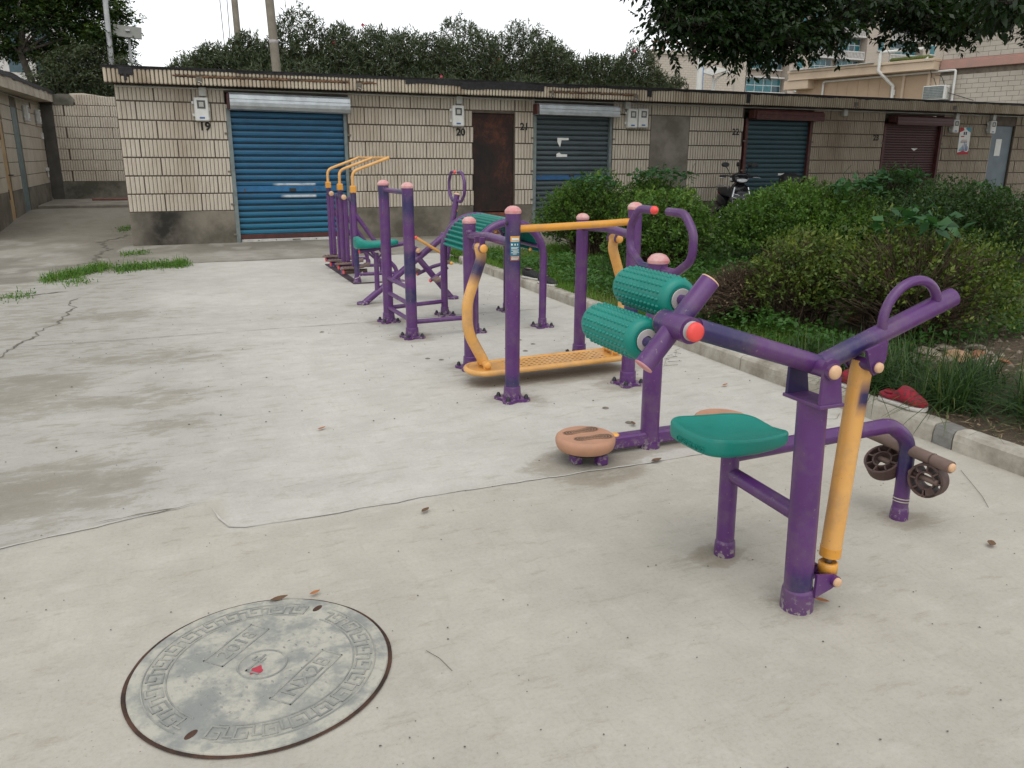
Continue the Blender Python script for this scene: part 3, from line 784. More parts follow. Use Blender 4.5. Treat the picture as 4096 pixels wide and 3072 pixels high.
MB().box((5.70, 14.40, .30), (6.0, 14.41, .30)).box((5.226, 14.40, -.01), (6.058, 14.50, .40), .004).build('door_sill', plain('rust_red_sill', (.15, .055, .035), .85, .4, 10), row)
dr = MB().box((18.80, 14.46, .08), (19.55, 14.485, 2.21), .003).build('steel_door', M['greydoor'], row, 'plain grey sheet steel door')
MB().box((19.02, 14.452, 1.50), (19.22, 14.4565, 1.90)).build('paper_notice', M['paper'], dr, 'sheet of white paper on the grey door')
# stencilled numbers
def text(name, s, loc, size, mat, parent=None, rot=(math.pi / 2, 0, 0), ext=0.0, align='LEFT', sx=1.0, label=None, bold=.0, offset=None):
    cu = bpy.data.curves.new(name, 'FONT'); cu.body = s; cu.size = size; cu.extrude = ext; cu.align_x = align; cu.offset = bold
    cu.resolution_u = 3
    tmp = bpy.data.objects.new(name, cu); C.objects.link(tmp)
    dg = bpy.context.evaluated_depsgraph_get(); me = bpy.data.meshes.new_from_object(tmp.evaluated_get(dg))
    bpy.data.objects.remove(tmp); bpy.data.curves.remove(cu); me.name = name
    me.materials.clear(); me.materials.append(mat)
    o = link(name, me, parent)
    r = ORG.get(parent.name) if parent is not None else None
    o.location = Vector(loc) - (r or Vector((0, 0, 0))); o.rotation_euler = rot; o.scale = (sx, 1, 1)
    if label: o['label'] = label
    return o
for s, x, z in (('19', .545, 1.822), ('20', 4.905, 1.803), ('21', 6.165, 1.92), ('22', 11.0, 1.90), ('23', 14.92, 1.835)):
    text('painted_number', s, (x, 14.3905, z - .012), .175, M['stencil'], row, sx=1.0, bold=.006, label='garage number ' + s + ' in black paint')
# ------------------------------------------------------------------ outdoor exercise machines
def loft(m, secs, seg=20, e=3.0, caps=True, smooth=True):
    """secs: (centre, u-axis, v-axis, half u, half v)"""
    V = []; n = len(secs)
    for c, u, v, hu, hv in secs:
        c = np.array(c, float); u = np.array(u, float); v = np.array(v, float)
        for k in range(seg):
            a = 2 * math.pi * k / seg; ca, sa = math.cos(a), math.sin(a)
            V.append(c + u * hu * math.copysign(abs(ca) ** (2 / e), ca) + v * hv * math.copysign(abs(sa) ** (2 / e), sa))
    F = [(i*seg+k, i*seg+(k+1) % seg, (i+1)*seg+(k+1) % seg, (i+1)*seg+k) for i in range(n-1) for k in range(seg)]
    m.add(V, F, smooth)
    if caps: m.add(V[:seg], [tuple(range(seg))[::-1]]); m.add(V[-seg:], [tuple(range(seg))])
    return m
def dome_cap(x, y, z, r, parent, tilt=(0, 0, 1)):
    h = r * .72
    return MB().lathe([(r * 1.04, -.012), (r * 1.10, -.006), (r * 1.10, .004), None, (r * 1.06, .008), (r * .95, h * .45), (r * .72, h * .78), (r * .38, h * .97), (0, h * 1.02)], (x, y, z), tilt, 24).build('cap', M['pinkcap'], parent)
def round_cap(c, d, r, mat, parent, name='end_cap', flat=.35):
    return MB().lathe([(r * 1.02, -.006), (r * 1.04, 0), (r * .98, .006), (r * .7, .006 + r * flat * .5), (r * .35, .006 + r * flat * .72), (0, .006 + r * flat * .78)], c, d, 18).build(name, M[mat], parent)
BOLT = [(.013, 0), (.0135, .008), (.010, .016), (.006, .021), (0, .023)]
def flange(x, y, r, parent, size=.075, rot=.0, hc=.085, mat='purple', bolts=True):
    m = MB(); out = []
    for k in range(4):
        a = rot + math.pi / 4 + k * math.pi / 2
        for da, rr in ((-.30, 1.0), (-.12, 1.10), (.12, 1.10), (.30, 1.0)):
            out.append((x + size * 1.25 * rr * math.cos(a + da), y + size * 1.25 * rr * math.sin(a + da)))
        out.append((x + size * .86 * math.cos(a + math.pi / 4), y + size * .86 * math.sin(a + math.pi / 4)))
    m.prism(out, .0, .017)
    pl = m.build('base_plate', M[mat], parent)
    MB().lathe([(r * 1.22, .015), (r * 1.20, hc * .5), (r * 1.14, hc), None, (r * 1.10, hc + .003), (r * .99, hc + .004)], (x, y, 0), (0, 0, 1), 22).build('collar', M[mat], parent)
    if bolts:
        for k in range(4):
            a = rot + math.pi / 4 + k * math.pi / 2
            MB().lathe([(.016, 0), (.016, .003), None] + [(q, h + .003) for q, h in BOLT], (x + size * 1.08 * math.cos(a), y + size * 1.08 * math.sin(a), .017), (0, 0, 1), 8).build('bolt', M['black'], pl)
    return pl
def collar(x, y, r, h, parent, mat='purple'):
    return MB().lathe([(r * 1.17, -.01), (r * 1.17, h * .6), (r * 1.13, h), None, (r * 1.12, h + .002), (r * 1.0, h + .012)], (x, y, 0), (0, 0, 1), 24).build('collar', M[mat], parent)
PU = M['purple']
M['navy'] = plain('navy_touch_up', (.022, .012, .075), .4, .2, 8)

# ---- seated lever machine, nearest the camera
mc = thing('leg_press_machine', (1.745, 1.95, 0), 'purple leg press with green seat and twin green rollers in the foreground', 'exercise machine', 'outdoor gym machines on the concrete yard')
MB().tube([(1.742, 1.762, 0), (1.714, 1.762, .705)], .0445, 26, patch=[(.09, .20, .07)], side=(.1, -1, 0)).build('main_column', PU, mc)
collar(1.742, 1.762, .0445, .068, mc)
MB().box((1.668, 1.682, .703), (1.760, 1.842, .714), .002).build('top_plate', PU, mc)
for y0, y1 in ((1.688, 1.699), (1.825, 1.836)):
    m = MB(); m.prism([(1.673, .714), (1.755, .714), (1.734, .82), (1.724, .843), (1.702, .852), (1.682, .843), (1.674, .82)], y0, y1, Matrix(((1,0,0,0),(0,0,1,0),(0,1,0,0),(0,0,0,1)))); m.build('bracket_cheek', PU if y0 < 1.75 else M['navy'], mc)
MB().tube([(1.700, 1.676, .815), (1.700, 1.845, .815)], .0255, 22).build('pivot_boss', PU, mc)
round_cap((1.700, 1.675, .815), (0, -1, 0), .0205, 'peachcap', mc)
MB().tube([(1.735, 1.762, .81), (1.262, 1.745, .963)], .0295, 22, patch=[(.62, 1.0, .05), (0, .10, .1)]).build('lever_arm', PU, mc)
MB().tube([(1.715, 1.762, .812), (2.235, 1.762, .985)], .030, 22, patch=[(.05, .36, .2)]).build('lever_arm', PU, mc)
MB().tube([(2.052 + .112*(-math.cos(a)*.94 - math.sin(a)*.24), 1.752, .945 + .112*(-math.cos(a)*.34 + math.sin(a)*.86)) for a in np.linspace(0, math.pi, 18)], .0150, 14).build('grip_handle', PU, mc)
for yy in (1.70, 1.80):
    m = MB(); m.prism([(1.835, .862), (1.915, .885), (1.914, .83), (1.897, .79), (1.873, .783), (1.86, .80)], yy - .005, yy + .005, Matrix(((1,0,0,0),(0,0,1,0),(0,1,0,0),(0,0,0,1)))); m.build('arm_bracket', PU, mc)
MB().tube([(1.882, 1.690, .808), (1.882, 1.822, .808)], .0185, 18).build('damper_pin', PU, mc)
round_cap((1.882, 1.689, .808), (0, -1, 0), .0155, 'peachcap', mc)
MB().tube([(1.893, 1.762, .815), (1.852, 1.755, .176)], .0325, 26, patch=[(.115, .235, .05)], side=(.75, -.66, 0)).build('damper', M['yellow'], mc)
MB().tube([(1.8535, 1.7552, .20), (1.8515, 1.755, .168)], .0338, 24).build('damper_end', M['amber'], mc)
MB().tube([(1.853, 1.755, .19), (1.846, 1.752, .118)], .012, 14).build('piston_rod', M['steel'], mc)
MB().lathe([(.0, .0), (.031, .0), (.031, .034), (.024, .040), (.024, .034), (.012, .034)], (1.846, 1.752, .112), (0, 0, 1), 20).build('rod_ring', M['amber'], mc)
m = MB()
for yy in (1.716, 1.789):
    m = MB(); m.prism([(1.765, .055), (1.765, .135), (1.83, .125), (1.852, .105), (1.85, .085), (1.83, .075)], yy - .005, yy + .005, Matrix(((1,0,0,0),(0,0,1,0),(0,1,0,0),(0,0,0,1)))); m.build('foot_bracket', PU, mc)
MB().tube([(1.838, 1.700, .103), (1.838, 1.81, .103)], .018, 18).build('foot_pin', PU, mc)
round_cap((1.838, 1.699, .103), (0, -1, 0), .015, 'peachcap', mc)
# turning head with two rollers
MB().tube([(1.235, 1.855, .962), (1.235, 1.725, .962)], .036, 24, patch=[(0, .25, .3)]).build('hub', PU, mc)
MB().lathe([(.0, 0), (.036, 0), (.033, .004), (0, .005)], (1.235, 1.856, .962), (0, 1, 0), 20).build('end_cap', M['peachcap'], mc)
MB().lathe([(.027, 0), (.027, .004), (.016, .005), (.016, .022)], (1.235, 1.724, .962), (0, -1, 0), 20).build('washer', M['greywash'], mc)
round_cap((1.233, 1.703, .963), (.1, -1, 0), .0255, 'redcap', mc, 'hub_cap', .22)
MB().tube([(1.338, 1.80, 1.078), (1.142, 1.80, .858)], .0285, 22, patch=[(.36, .46, .1)]).build('cross_bar', PU, mc)
for c, d in (((1.3385, 1.80, 1.0785), (.665, 0, .746)), ((1.1415, 1.80, .8575), (-.665, 0, -.746))):
    MB().lathe([(.028, -.001), (.028, .003), (.02, .005), (0, .006)], c, d, 20).build('end_cap', M['peachcap'] if c[0] > 1.2 else M['pinkcap'], mc)
def roller(x, z, y0, y1, parent):
    L = y1 - y0; R = .060; sgm = 8
    prof = [(.030, .004), (.040, 0)] + [(R - .022 + .022 * math.sin(a), .022 - .022 * math.cos(a)) for a in np.linspace(.2, math.pi / 2, 7)] + \
           [(R, L * .3), (R, L * .6)] + [(R - .022 + .022 * math.cos(a), L - .022 + .022 * math.sin(a)) for a in np.linspace(0, math.pi / 2 - .2, 7)] + [(.040, L), (.030, L - .004)]
    ro = MB().lathe(prof, (x, y0, z), (0, 1, 0), 40).build('roller', M['teal'], parent)
    MB().lathe([(.031, .002), (.033, -.003), (.031, -.004), None, (.014, -.005)], (x, y0, z), (0, 1, 0), 22).build('bearing', M['greywash'], ro)
    b = MB(); a0, l0 = .0062, .0085
    for k in range(18):
        a = 2 * math.pi * k / 18
        for j in range(12):
            yy = y0 + .034 + (L - .068) * j / 11
            ca, sa = math.cos(a), math.sin(a); ctr = np.array((x + ca * (R - .001), yy, z + sa * (R - .001)))
            n = np.array((ca, 0, sa)); tq = np.array((-sa, 0, ca)); yv = np.array((0, 1, 0))
            V = []
            for hh, sc in ((0, 1.0), (.0038, .82), (.0060, .38)):
                for q in range(6):
                    w = 2 * math.pi * q / 6; V.append(ctr + n * hh + (tq * math.cos(w) * a0 + yv * math.sin(w) * l0) * sc)
            F = [(i*6+q, (i+1)*6+q, (i+1)*6+(q+1) % 6, i*6+(q+1) % 6) for i in range(2) for q in range(6)] + [tuple(range(12, 18))[::-1]]
            b.add(V, F, True)
    b.build('massage_nub', M['teal'], ro, kind='stuff')
roller(1.296, 1.018, 1.868, 2.165, mc); roller(1.190, .910, 1.868, 2.165, mc)
MB().tube([(1.290, 1.79, 1.022), (1.294, 1.90, 1.019)], .0145, 16, patch=[(0, .5, .3)]).build('roller_axle', PU, mc)
MB().tube([(1.184, 1.79, .906), (1.188, 1.90, .909)], .0145, 16, patch=[(0, .7, .3)]).build('roller_axle', PU, mc)
# seat and its post
def seat_pad(cx, cy, ax, ay, z0, rot=0.0, nu=26):
    m = MB(); V = []; A = []
    def se(t, e=4.6):
        c, s = math.cos(t), math.sin(t); return math.copysign(abs(c) ** (2/e), c), math.copysign(abs(s) ** (2/e), s)
    def ztop(u, v): return z0 + .045 + .024 * max(0, -u) ** 2 + .020 * abs(v) ** 2.4 * (1 - .25 * u) - .010 * math.exp(-((u - .2) ** 2) * 4 - v * v * 3) - .008 * max(0, u) ** 2 * (1 - abs(v))
    rings = [(.0, 1), (.25, 1), (.5, 1), (.72, 1), (.88, 1), (.955, 1)]
    N = 56
    for rr, _ in rings:
        for k in range(N):
            u, v = se(2*math.pi*k/N); px, py = u*rr, v*rr; wx = 1 - .24 * max(0, px) ** 1.6
            V.append((px*ax, py*ay*wx, ztop(px, py)))
    for dz, rr in ((.004, .985), (.011, 1.0), (.030, 1.0), (.046, .985), (.052, .94)):
        for k in range(N):
            u, v = se(2*math.pi*k/N); wx = 1 - .24 * max(0, u) ** 1.6
            zt = ztop(u*.955, v*.955); V.append((u*rr*ax, v*rr*ay*wx, zt - dz if dz < .03 else z0 + (.052 - dz) * .9 + (.018 * max(0, -u) ** 2 + .012 * abs(v)**2) * .5))
    R_ = len(rings) + 5
    F = [(i*N+k, (i+1)*N+k, (i+1)*N+(k+1) % N, i*N+(k+1) % N) for i in range(R_-1) for k in range(N)] + [tuple(range((R_-1)*N, R_*N))[::-1]]
    c, s = math.cos(rot), math.sin(rot)
    m.add([(cx + x*c - y*s, cy + x*s + y*c, z) for x, y, z in V], F, True); return m
stp = seat_pad(1.748, 2.165, .192, .150, .430, .02).build('seat', M['teal'], mc)
t_ = text('lettering', 'QISENKANG', (1.5535, 2.215, .452), .027, M['teal'], stp, rot=(math.pi / 2, 0, -math.pi / 2 + .02), ext=.0016)
MB().tube([(1.750, 2.150, 0), (1.748, 2.160, .436)], .0325, 22).build('seat_post', PU, mc); collar(1.750, 2.150, .0325, .05, mc)
MB().tube(bend([(1.75, 2.158, .388), (2.50, 2.150, .405), (2.605, 2.145, .33), (2.598, 2.135, .0)], .115, 9), .0300, 20, patch=[(.70, .86, .10)], step=.03).build('seat_beam', PU, mc)
collar(2.598, 2.135, .030, .042, mc)
MB().tube([(1.752, 2.158, .318), (1.732, 1.77, .318)], .027, 18).build('brace', PU, mc)
for k in (0, 1): MB().lathe([(.0315, 0), (.0335, .002), (.0315, .004)], (2.598, 2.136, .075 + k * .012), (.12, .05, 1), 18).build('twine', M['wire'], mc)
# pedals hanging from the front leg
MB().tube([(2.605, 2.375, .300), (2.605, 1.945, .288)], .0240, 18).build('foot_rod', M['rubber2'], mc)
MB().lathe([(.0255, 0), (.0262, .003), (.0255, .006)], (2.605, 2.03, .2904), (0, -1, -.02), 18).build('rod_joint', M['rubber'], mc)
round_cap((2.605, 1.944, .288), (0, -1, 0), .017, 'peachcap', mc)
MB().tube([(2.60, 2.30, .212), (2.60, 1.985, .208)], .0125, 14).build('pedal_axle', M['rubber2'], mc)
def pedal_disc(c, n, R, parent, hole):
    c = np.array(c, float); u, w, n = frame_from(n); N = 28
    def P(r, a, h): return c + (u * math.cos(a) + w * math.sin(a)) * r + n * h
    m = MB(); h0, h1 = -.027, .027
    def ringwall(r0, r1):
        V = []
        for k in range(N):
            a = 2*math.pi*k/N; V += [P(r0, a, h0), P(r1, a, h0), P(r1, a, h1), P(r0, a, h1)]
        F = [(4*k+j, 4*k+(j+1) % 4, 4*((k+1) % N)+(j+1) % 4, 4*((k+1) % N)+j) for k in range(N) for j in range(4)]
        m.add(V, [f[::-1] for f in F])
    ringwall(R - .009, R); ringwall(R * .50 - .003, R * .50 + .003)
    for k in range(8):
        a = 2*math.pi*k/8; d = (u*math.cos(a) + w*math.sin(a)); s_ = np.cross(n, d) * .003
        V = [c + d*r + s_*q + n*h for r in (R*.5, R-.004) for q in (-1, 1) for h in (h0, h1)]
        m.add(V, [(0,1,3,2), (4,6,7,5), (0,2,6,4), (1,5,7,3), (0,4,5,1), (2,3,7,6)])
    if hole:                                                          # closed lug with a bolt hole on the rim
        V = [P(R*.55, a, h) for h in (h0, h1) for a in (4.9, 5.2, 5.5)] + [P(R*.98, a, h) for h in (h0, h1) for a in (4.9, 5.2, 5.5)]
        m.add(V, [(3,4,10,9), (4,5,11,10), (0,6,7,1), (1,7,8,2)])
    return m.build('pedal', M['rubber'], parent)
pedal_disc((2.590, 2.235, .205), (-.62, -.1, .78), .072, mc, False)
pedal_disc((2.606, 2.035, .205), (-.90, -.25, .06), .068, mc, True)

# ---- waist twister
tw = thing('waist_twister', (2.106, 3.24, 0), 'purple waist twister with tan footprint disc behind the leg press', 'exercise machine', 'outdoor gym machines on the concrete yard')
MB().tube([(2.106, 3.236, .0), (2.104, 3.236, .935)], .0465, 26).build('column', PU, tw)
dome_cap(2.104, 3.236, .935, .0475, tw)
def c_handle(x, y, zb, zt, W, r, parent, att, name='handle'):
    """open ring handle in the y-z plane: one bent tube each side of the post"""
    H = zt - zb
    for s in (1, -1):
        pts = bend([(x, y + s * .01, att), (x, y + s * W * .55, zb + H * .02), (x, y + s * W, zb + H * .28), (x, y + s * W * 1.0, zb + H * .70), (x, y + s * W * .72, zt), (x, y + s * W * .22, zt)], .085, 9)
        MB().tube(pts, r, 16, patch=[(.06, .24, .12)] if s > 0 else None).build(name, PU, parent)
        if s > 0: round_cap((x, y + s * W * .22, zt), (0, -s, 0), r, 'redcap', parent, flat=1.0)
        else: MB().lathe([(r * .99, -.002), (r * .9, .002), (0, .003)], (x, y + s * W * .22, zt), (0, -s, 0), 14).build('end_cap', M['peachcap'], parent)
c_handle(2.106, 3.238, .888, 1.165, .268, .0195, tw, .895)
MB().box((1.72, 3.205, .02), (2.50, 3.275, .085), .008).build('base_beam', PU, tw)
MB().tube([(2.106, 3.236, 0), (2.106, 3.236, .03)], .055, 20).build('base_collar', PU, tw)
for xx in (1.905, 2.30): MB().lathe([(.022, 0), (.022, .006), (.016, .010), (0, .011)], (xx, 3.235, .085), (0, 0, 1), 18).build('bolt_cap', M['orangecap'], tw)
MB().box((1.635, 3.14, .0), (1.68, 3.20, .05), .006).build('base_foot', PU, tw)
MB().box((1.735, 3.085, .0), (1.79, 3.13, .05), .006).build('base_foot', PU, tw)
MB().lathe([(.0, .05), (.10, .05), (.10, .066), (.128, .067)], (1.715, 3.185, 0), (0, 0, 1), 28).build('turntable', M['black'], tw)
def disc(x, y, parent, prints=True):
    d = MB().lathe([(.0, .067), (.130, .067), None, (.136, .074), (.143, .095), (.1435, .112), (.139, .124), (.131, .130), None, (.115, .1305), (0, .1305)], (x, y, 0), (0, 0, 1), 44).build('foot_disc', M['tan'], parent)
    if not prints: return
    # two foot prints, toes towards the post
    foot = [(-.095, 0.0), (-.088, .021), (-.065, .029), (-.03, .026), (.0, .022), (.03, .028), (.06, .035), (.085, .032), (.100, .015), (.100, -.008), (.088, -.026), (.06, -.034), (.03, -.030), (0, -.022), (-.03, -.022), (-.065, -.025), (-.088, -.018)]
    for sgn, ox, oy, ro in ((1, .000, .055, .10), (-1, .012, -.048, -.10)):
        c, s = math.cos(ro), math.sin(ro)
        tr = lambda a, b: (x + ox + a*c - b*sgn*s, y + oy + a*s + b*sgn*c)
        o = [tr(a, b) for a, b in foot]
        if sgn < 0: o = o[::-1]
        fp = MB().prism(o, .1300, .1318).build('foot_print', M['footdark'], d)
        bm = MB()
        for sc in (.96, .72, .48, .24):
            P = [np.array((a*(1 - (1-sc)*.62) + .004 * (1-sc), b*sc)) for a, b in foot]; P.append(P[0])
            acc = 0
            for p, q2 in zip(P[:-1], P[1:]):
                L = np.linalg.norm(q2 - p); t0 = acc
                while t0 < L:
                    w = p + (q2 - p) * t0 / L; wx, wy = tr(*w)
                    V = [(wx + .0026*math.cos(k*1.5708), wy + .0026*math.sin(k*1.5708), .1317) for k in range(4)] + [(wx, wy, .1338)]
                    bm.add(V, [(k, (k+1) % 4, 4) for k in range(4)], True); t0 += .0072
                acc = t0 - L
        bm.build('print_bead', M['beadlight'], fp, kind='stuff')
disc(1.715, 3.185, tw); 
MB().lathe([(.0, .0), (.09, .0), (.10, .066), (.128, .067)], (2.50, 3.175, 0), (0, 0, 1), 24).build('turntable', M['black'], tw)
disc(2.50, 3.175, tw, False)

# ---- swing board
sw = thing('swing_board_machine', (2.2, 4.65, 0), 'purple and yellow swing board frame with four posts and pink caps', 'exercise machine', 'outdoor gym machines on the concrete yard')
A_, B_, D_, C_ = (1.776, 4.238), (1.797, 5.035), (2.601, 4.283), (2.665, 5.09)
for (x, y), h, rr, pt in ((A_, 1.11, .0435, [(.70, .93, .12), (.06, .14, .06)]), (B_, .998, .0425, None), (D_, 1.115, .0435, [(.30, .52, .1)]), (C_, .998, .0425, None)):
    MB().tube([(x, y, 0), (x, y, h)], rr, 26, patch=pt).build('post', PU, sw); dome_cap(x, y, h, rr, sw); flange(x, y, rr, sw, .080, .12, .085)
MB().tube([(A_[0] + .03, A_[1], 1.012), (2.0, 4.25, 1.014), (2.35, 4.27, 1.022), (D_[0] - .03, D_[1], 1.030)], .0215, 18).build('hand_rail', M['amber'], sw)
MB().lathe([(.0, 0), (.011, 0), (.011, .003), (0, .003)], (A_[0] - .0415, A_[1] - .012, 1.045), (-.96, -.28, 0), 12).build('bolt_hole', M['black'], sw)
MB().tube(bend([(A_[0], A_[1], .930), (A_[0] + .004, 4.62, .935), (B_[0], B_[1], .905)], .5, 8), .0265, 20, patch=[(.0, .12, .1)]).build('side_rail', PU, sw)
MB().tube(bend([(D_[0], D_[1], .945), (D_[0] + .03, 4.68, .96), (C_[0], C_[1], .935)], .5, 8), .0265, 20).build('side_rail', PU, sw)
MB().lathe([(.020, 0), (.021, .012), (.017, .022), (0, .026)], (B_[0] - .015, B_[1] - .045, .925), (-.2, -.2, 1), 16).build('rail_knob', PU, sw)
def hanger(x, y, zr, sgn, bx):
    m = MB()
    for dy in (-.045, .045): MB().box((x - .018, y + dy - .006, zr - .075), (x + .018, y + dy + .006, zr - .018), .004).build('hanger_lug', PU, sw)
    MB().tube([(x, y - .058, zr - .085), (x, y + .058, zr - .085)], .026, 18).build('pivot', M['yellow'], sw)
    for dy in (-.056, .044): MB().tube([(x, y + dy - .012, zr - .085), (x, y + dy + .014, zr - .085)], .0275, 18).build('pivot_ring', PU, sw)
    round_cap((x, y - .069, zr - .085), (0, -1, 0), .025, 'orangecap', sw)
    z = zr - .085
    pts = bend([(x, y, z), (x + sgn * .012, y, z - .06), (x - sgn * .085, y, z * .62), (x - sgn * .085, y, z * .40), (bx, y, .145)], .30, 12)
    MB().tube(pts, .0260, 18, patch=[(.08, .26, .10)] if sgn > 0 else None, flat=1.35).build('swing_arm', M['yellow'], sw)
    MB().tube([(bx, y - .075, .138), (bx, y + .075, .138)], .0215, 16).build('board_pivot', M['yellow'], sw)
    round_cap((bx, y - .076, .138), (0, -1, 0), .0205, 'orangecap', sw)
    for dy in (-.06, .06): MB().box((bx - .025, y + dy - .008, .100), (bx + .025, y + dy + .008, .142), .004).build('board_bracket', M['yellow'], sw)
hanger(1.722, 4.635, .955, 1, 1.745); hanger(2.690, 4.68, .975, -1, 2.695)
# board with round ends, rolled edge and pressed tread holes
def stadium(x0, x1, yc, hw, n=12, dy=0.0):
    o = []
    for k in range(n + 1):
        a = -math.pi/2 + math.pi*k/n; o.append((x1 - hw*.8 + hw*.8*math.cos(a), yc + dy + hw*math.sin(a)))
    for k in range(n + 1):
        a = math.pi/2 + math.pi*k/n; o.append((x0 + hw*.8 + hw*.8*math.cos(a), yc + hw*math.sin(a)))
    return o
outl = stadium(1.635, 2.800, 4.640, .128, 12, .04)
bd = MB().prism(outl, .094, .108).build('board', M['yellow'], sw)
MB().tube([(x, y, .098) for x, y in outl] + [(outl[0][0], outl[0][1], .098)], .0185, 12, caps=False).build('board_rim', M['yellow'], bd)
hb = MB(); hb2 = MB()
for i in range(19):
    for j in range(5):
        x = 1.92 + i * .038; y = 4.56 + j * .042 + (x - 1.635) * .034
        if (i + j) % 2: hb.prism([(x + .010*math.cos(a), y + .0065*math.sin(a)) for a in np.linspace(0, 2*math.pi, 8, endpoint=False)], .1078, .1090)
        else:
            hb2.add([(x - .012, y - .004, .1082), (x + .012, y + .002, .1082), (x + .012, y + .006, .1095), (x - .012, y, .1095)], [(0, 1, 2, 3)])
hb.build('tread_hole', M['footdark'], bd, kind='stuff'); hb2.build('tread_slit', M['footdark'], bd, kind='stuff')
# instruction plate on the near left post
def plate(x, y, r, z0, z1, a0, a1, parent, bands):
    for k, (t0, t1, mat, nm) in enumerate(bands):
        V = []; F = []; n = 6
        for i in range(n + 1):
            a = a0 + (a1 - a0) * i / n; V += [(x + (r + .0018)*math.cos(a), y + (r + .0018)*math.sin(a), z0 + (z1-z0)*t0), (x + (r + .0018)*math.cos(a), y + (r + .0018)*math.sin(a), z0 + (z1-z0)*t1)]
            if i: b = 2*i; F.append((b-2, b, b+1, b-1))
        pl = MB().add(V, F, True).build(nm, mat, parent)
    return pl
M['pl_or'] = plain('plate_orange', (.62, .30, .05), .45, .1); M['pl_bl'] = plain('plate_teal_blue', (.02, .14, .20), .45, .1); M['pl_br'] = plain('plate_brown', (.26, .09, .05), .45, .1); M['pl_ink'] = plain('plate_ink', (.62, .66, .62), .5, .1)
aa = math.atan2(-A_[1], -A_[0]) + .30
plate(A_[0], A_[1], .0435, .838, .976, aa - .62, aa + .68, sw, ((0, .20, M['pl_br'], 'notice_band'), (.205, .775, M['pl_bl'], 'notice_plate'), (.78, 1, M['pl_or'], 'notice_band')))
def plate_line(x, y, r, z, h, a0, a1, parent, mat):
    V = []; F = []; n = 5
    for i in range(n + 1):
        a = a0 + (a1-a0)*i/n; V += [(x + r*math.cos(a), y + r*math.sin(a), z), (x + r*math.cos(a), y + r*math.sin(a), z + h)]
        if i: b = 2*i; F.append((b-2, b, b+1, b-1))
    MB().add(V, F, True).build('notice_line', mat, parent)
for z, h, f0, f1 in ((.954, .012, -.45, .5), (.946, .003, -.5, .58), (.924, .010, -.52, -.32), (.924, .010, -.1, .05), (.924, .010, .25, .38), (.911, .003, -.5, .45), (.905, .003, -.5, .3), (.897, .003, -.5, .5), (.890, .003, -.3, .45), (.882, .003, -.5, .55), (.875, .003, -.3, .2), (.858, .003, -.5, .55), (.851, .003, -.5, .55), (.845, .003, -.5, .4)):
    plate_line(A_[0], A_[1], .0435 + .0030, z, h, aa + f0, aa + f1, sw, M['pl_ink'])

# ---- ladder and back-stretching arch
la = thing('back_stretch_machine', (2.25, 6.5, 0), 'purple ladder posts joined to an arch with a ribbed green back pad', 'exercise machine', 'outdoor gym machines on the concrete yard')
L1, L2 = (1.674, 6.82), (1.69, 6.125)
for (x, y), pt in ((L1, [(.90, 1.0, .06)]), (L2, [(.24, .34, .02), (.42, .58, .02), (.80, .95, .1)])):
    MB().tube([(x, y, 0), (x - .004, y, 1.185)], .0445, 26, patch=pt).build('post', PU, la); dome_cap(x - .004, y, 1.185, .0455, la); flange(x, y, .0445, la, .080, .1, .082)
for z, r in ((1.138, .020), (.395, .0185), (.265, .0185), (.135, .0185)):
    MB().tube([(L1[0] + .0, L1[1], z), (L2[0], L2[1], z)], r, 16, patch=[(.62, 1.0, .3)] if z > 1 else None).build('rung', PU, la)
plate(L1[0], L1[1], .0445, .938, 1.062, math.pi + .05, math.pi + .95, la, ((0, .2, M['pl_br'], 'notice_band'), (.22, .78, M['pl_bl'], 'notice_plate'), (.8, 1, M['pl_or'], 'notice_band')))
AY = (6.945, 6.135)
for k, y in enumerate(AY):
    arc = [(2.232, y, 0), (2.232, y, .50)] + [(2.541 - .309*math.cos(a), y, .600 + .295*math.sin(a)) for a in np.linspace(.0, math.pi, 26)] + [(2.850, y, .50), (2.848, y, 0)]
    MB().tube(arc, .0315, 20).build('arch_rail', PU, la)
    for x in (2.232, 2.849): flange(x, y, .0315, la, .075, .1, .075)
for y, x0 in ((L1[1], L1[0]), (L2[1], L2[0])):
    MB().tube([(x0, y, .128), (2.232, AY[0] if y > 6.5 else AY[1], .131)], .019, 16).build('floor_rail', PU, la)
# ribbed pad: one moulded corrugated sheet
def pad_profile():
    pts = []; NR = 21
    for i in range(NR * 6 + 1):
        a = math.pi * (.045 + .91 * i / (NR * 6)); ph = (i % 6) / 6
        rr = .302 + (.021 * math.sin(math.pi * min(1, ph / .72)) ** .8 if ph < .72 else -.006)
        pts.append((2.541 - rr * 1.045 * math.cos(a), .600 + rr * math.sin(a)))
    return pts
pp = pad_profile(); V = []; F = []
ys = (AY[0] - .055, AY[1] + .055)
for x, z in pp:
    dx, dz = 2.541 - x, .600 - z; L = math.hypot(dx, dz)
    ix, iz = x + dx / L * .030, z + dz / L * .030
    V += [(x, ys[0], z), (x, ys[1], z), (ix, ys[1], iz), (ix, ys[0], iz)]
n = len(pp)
for i in range(n - 1):
    b = 4*i; F += [(b, b+1, b+5, b+4), (b+1, b+2, b+6, b+5), (b+2, b+3, b+7, b+6), (b+3, b, b+4, b+7)]
F += [(3, 2, 1, 0), (4*n-4, 4*n-3, 4*n-2, 4*n-1)]
MB().add(V, [f[::-1] for f in F], False).build('ribbed_pad', M['teal'], la)
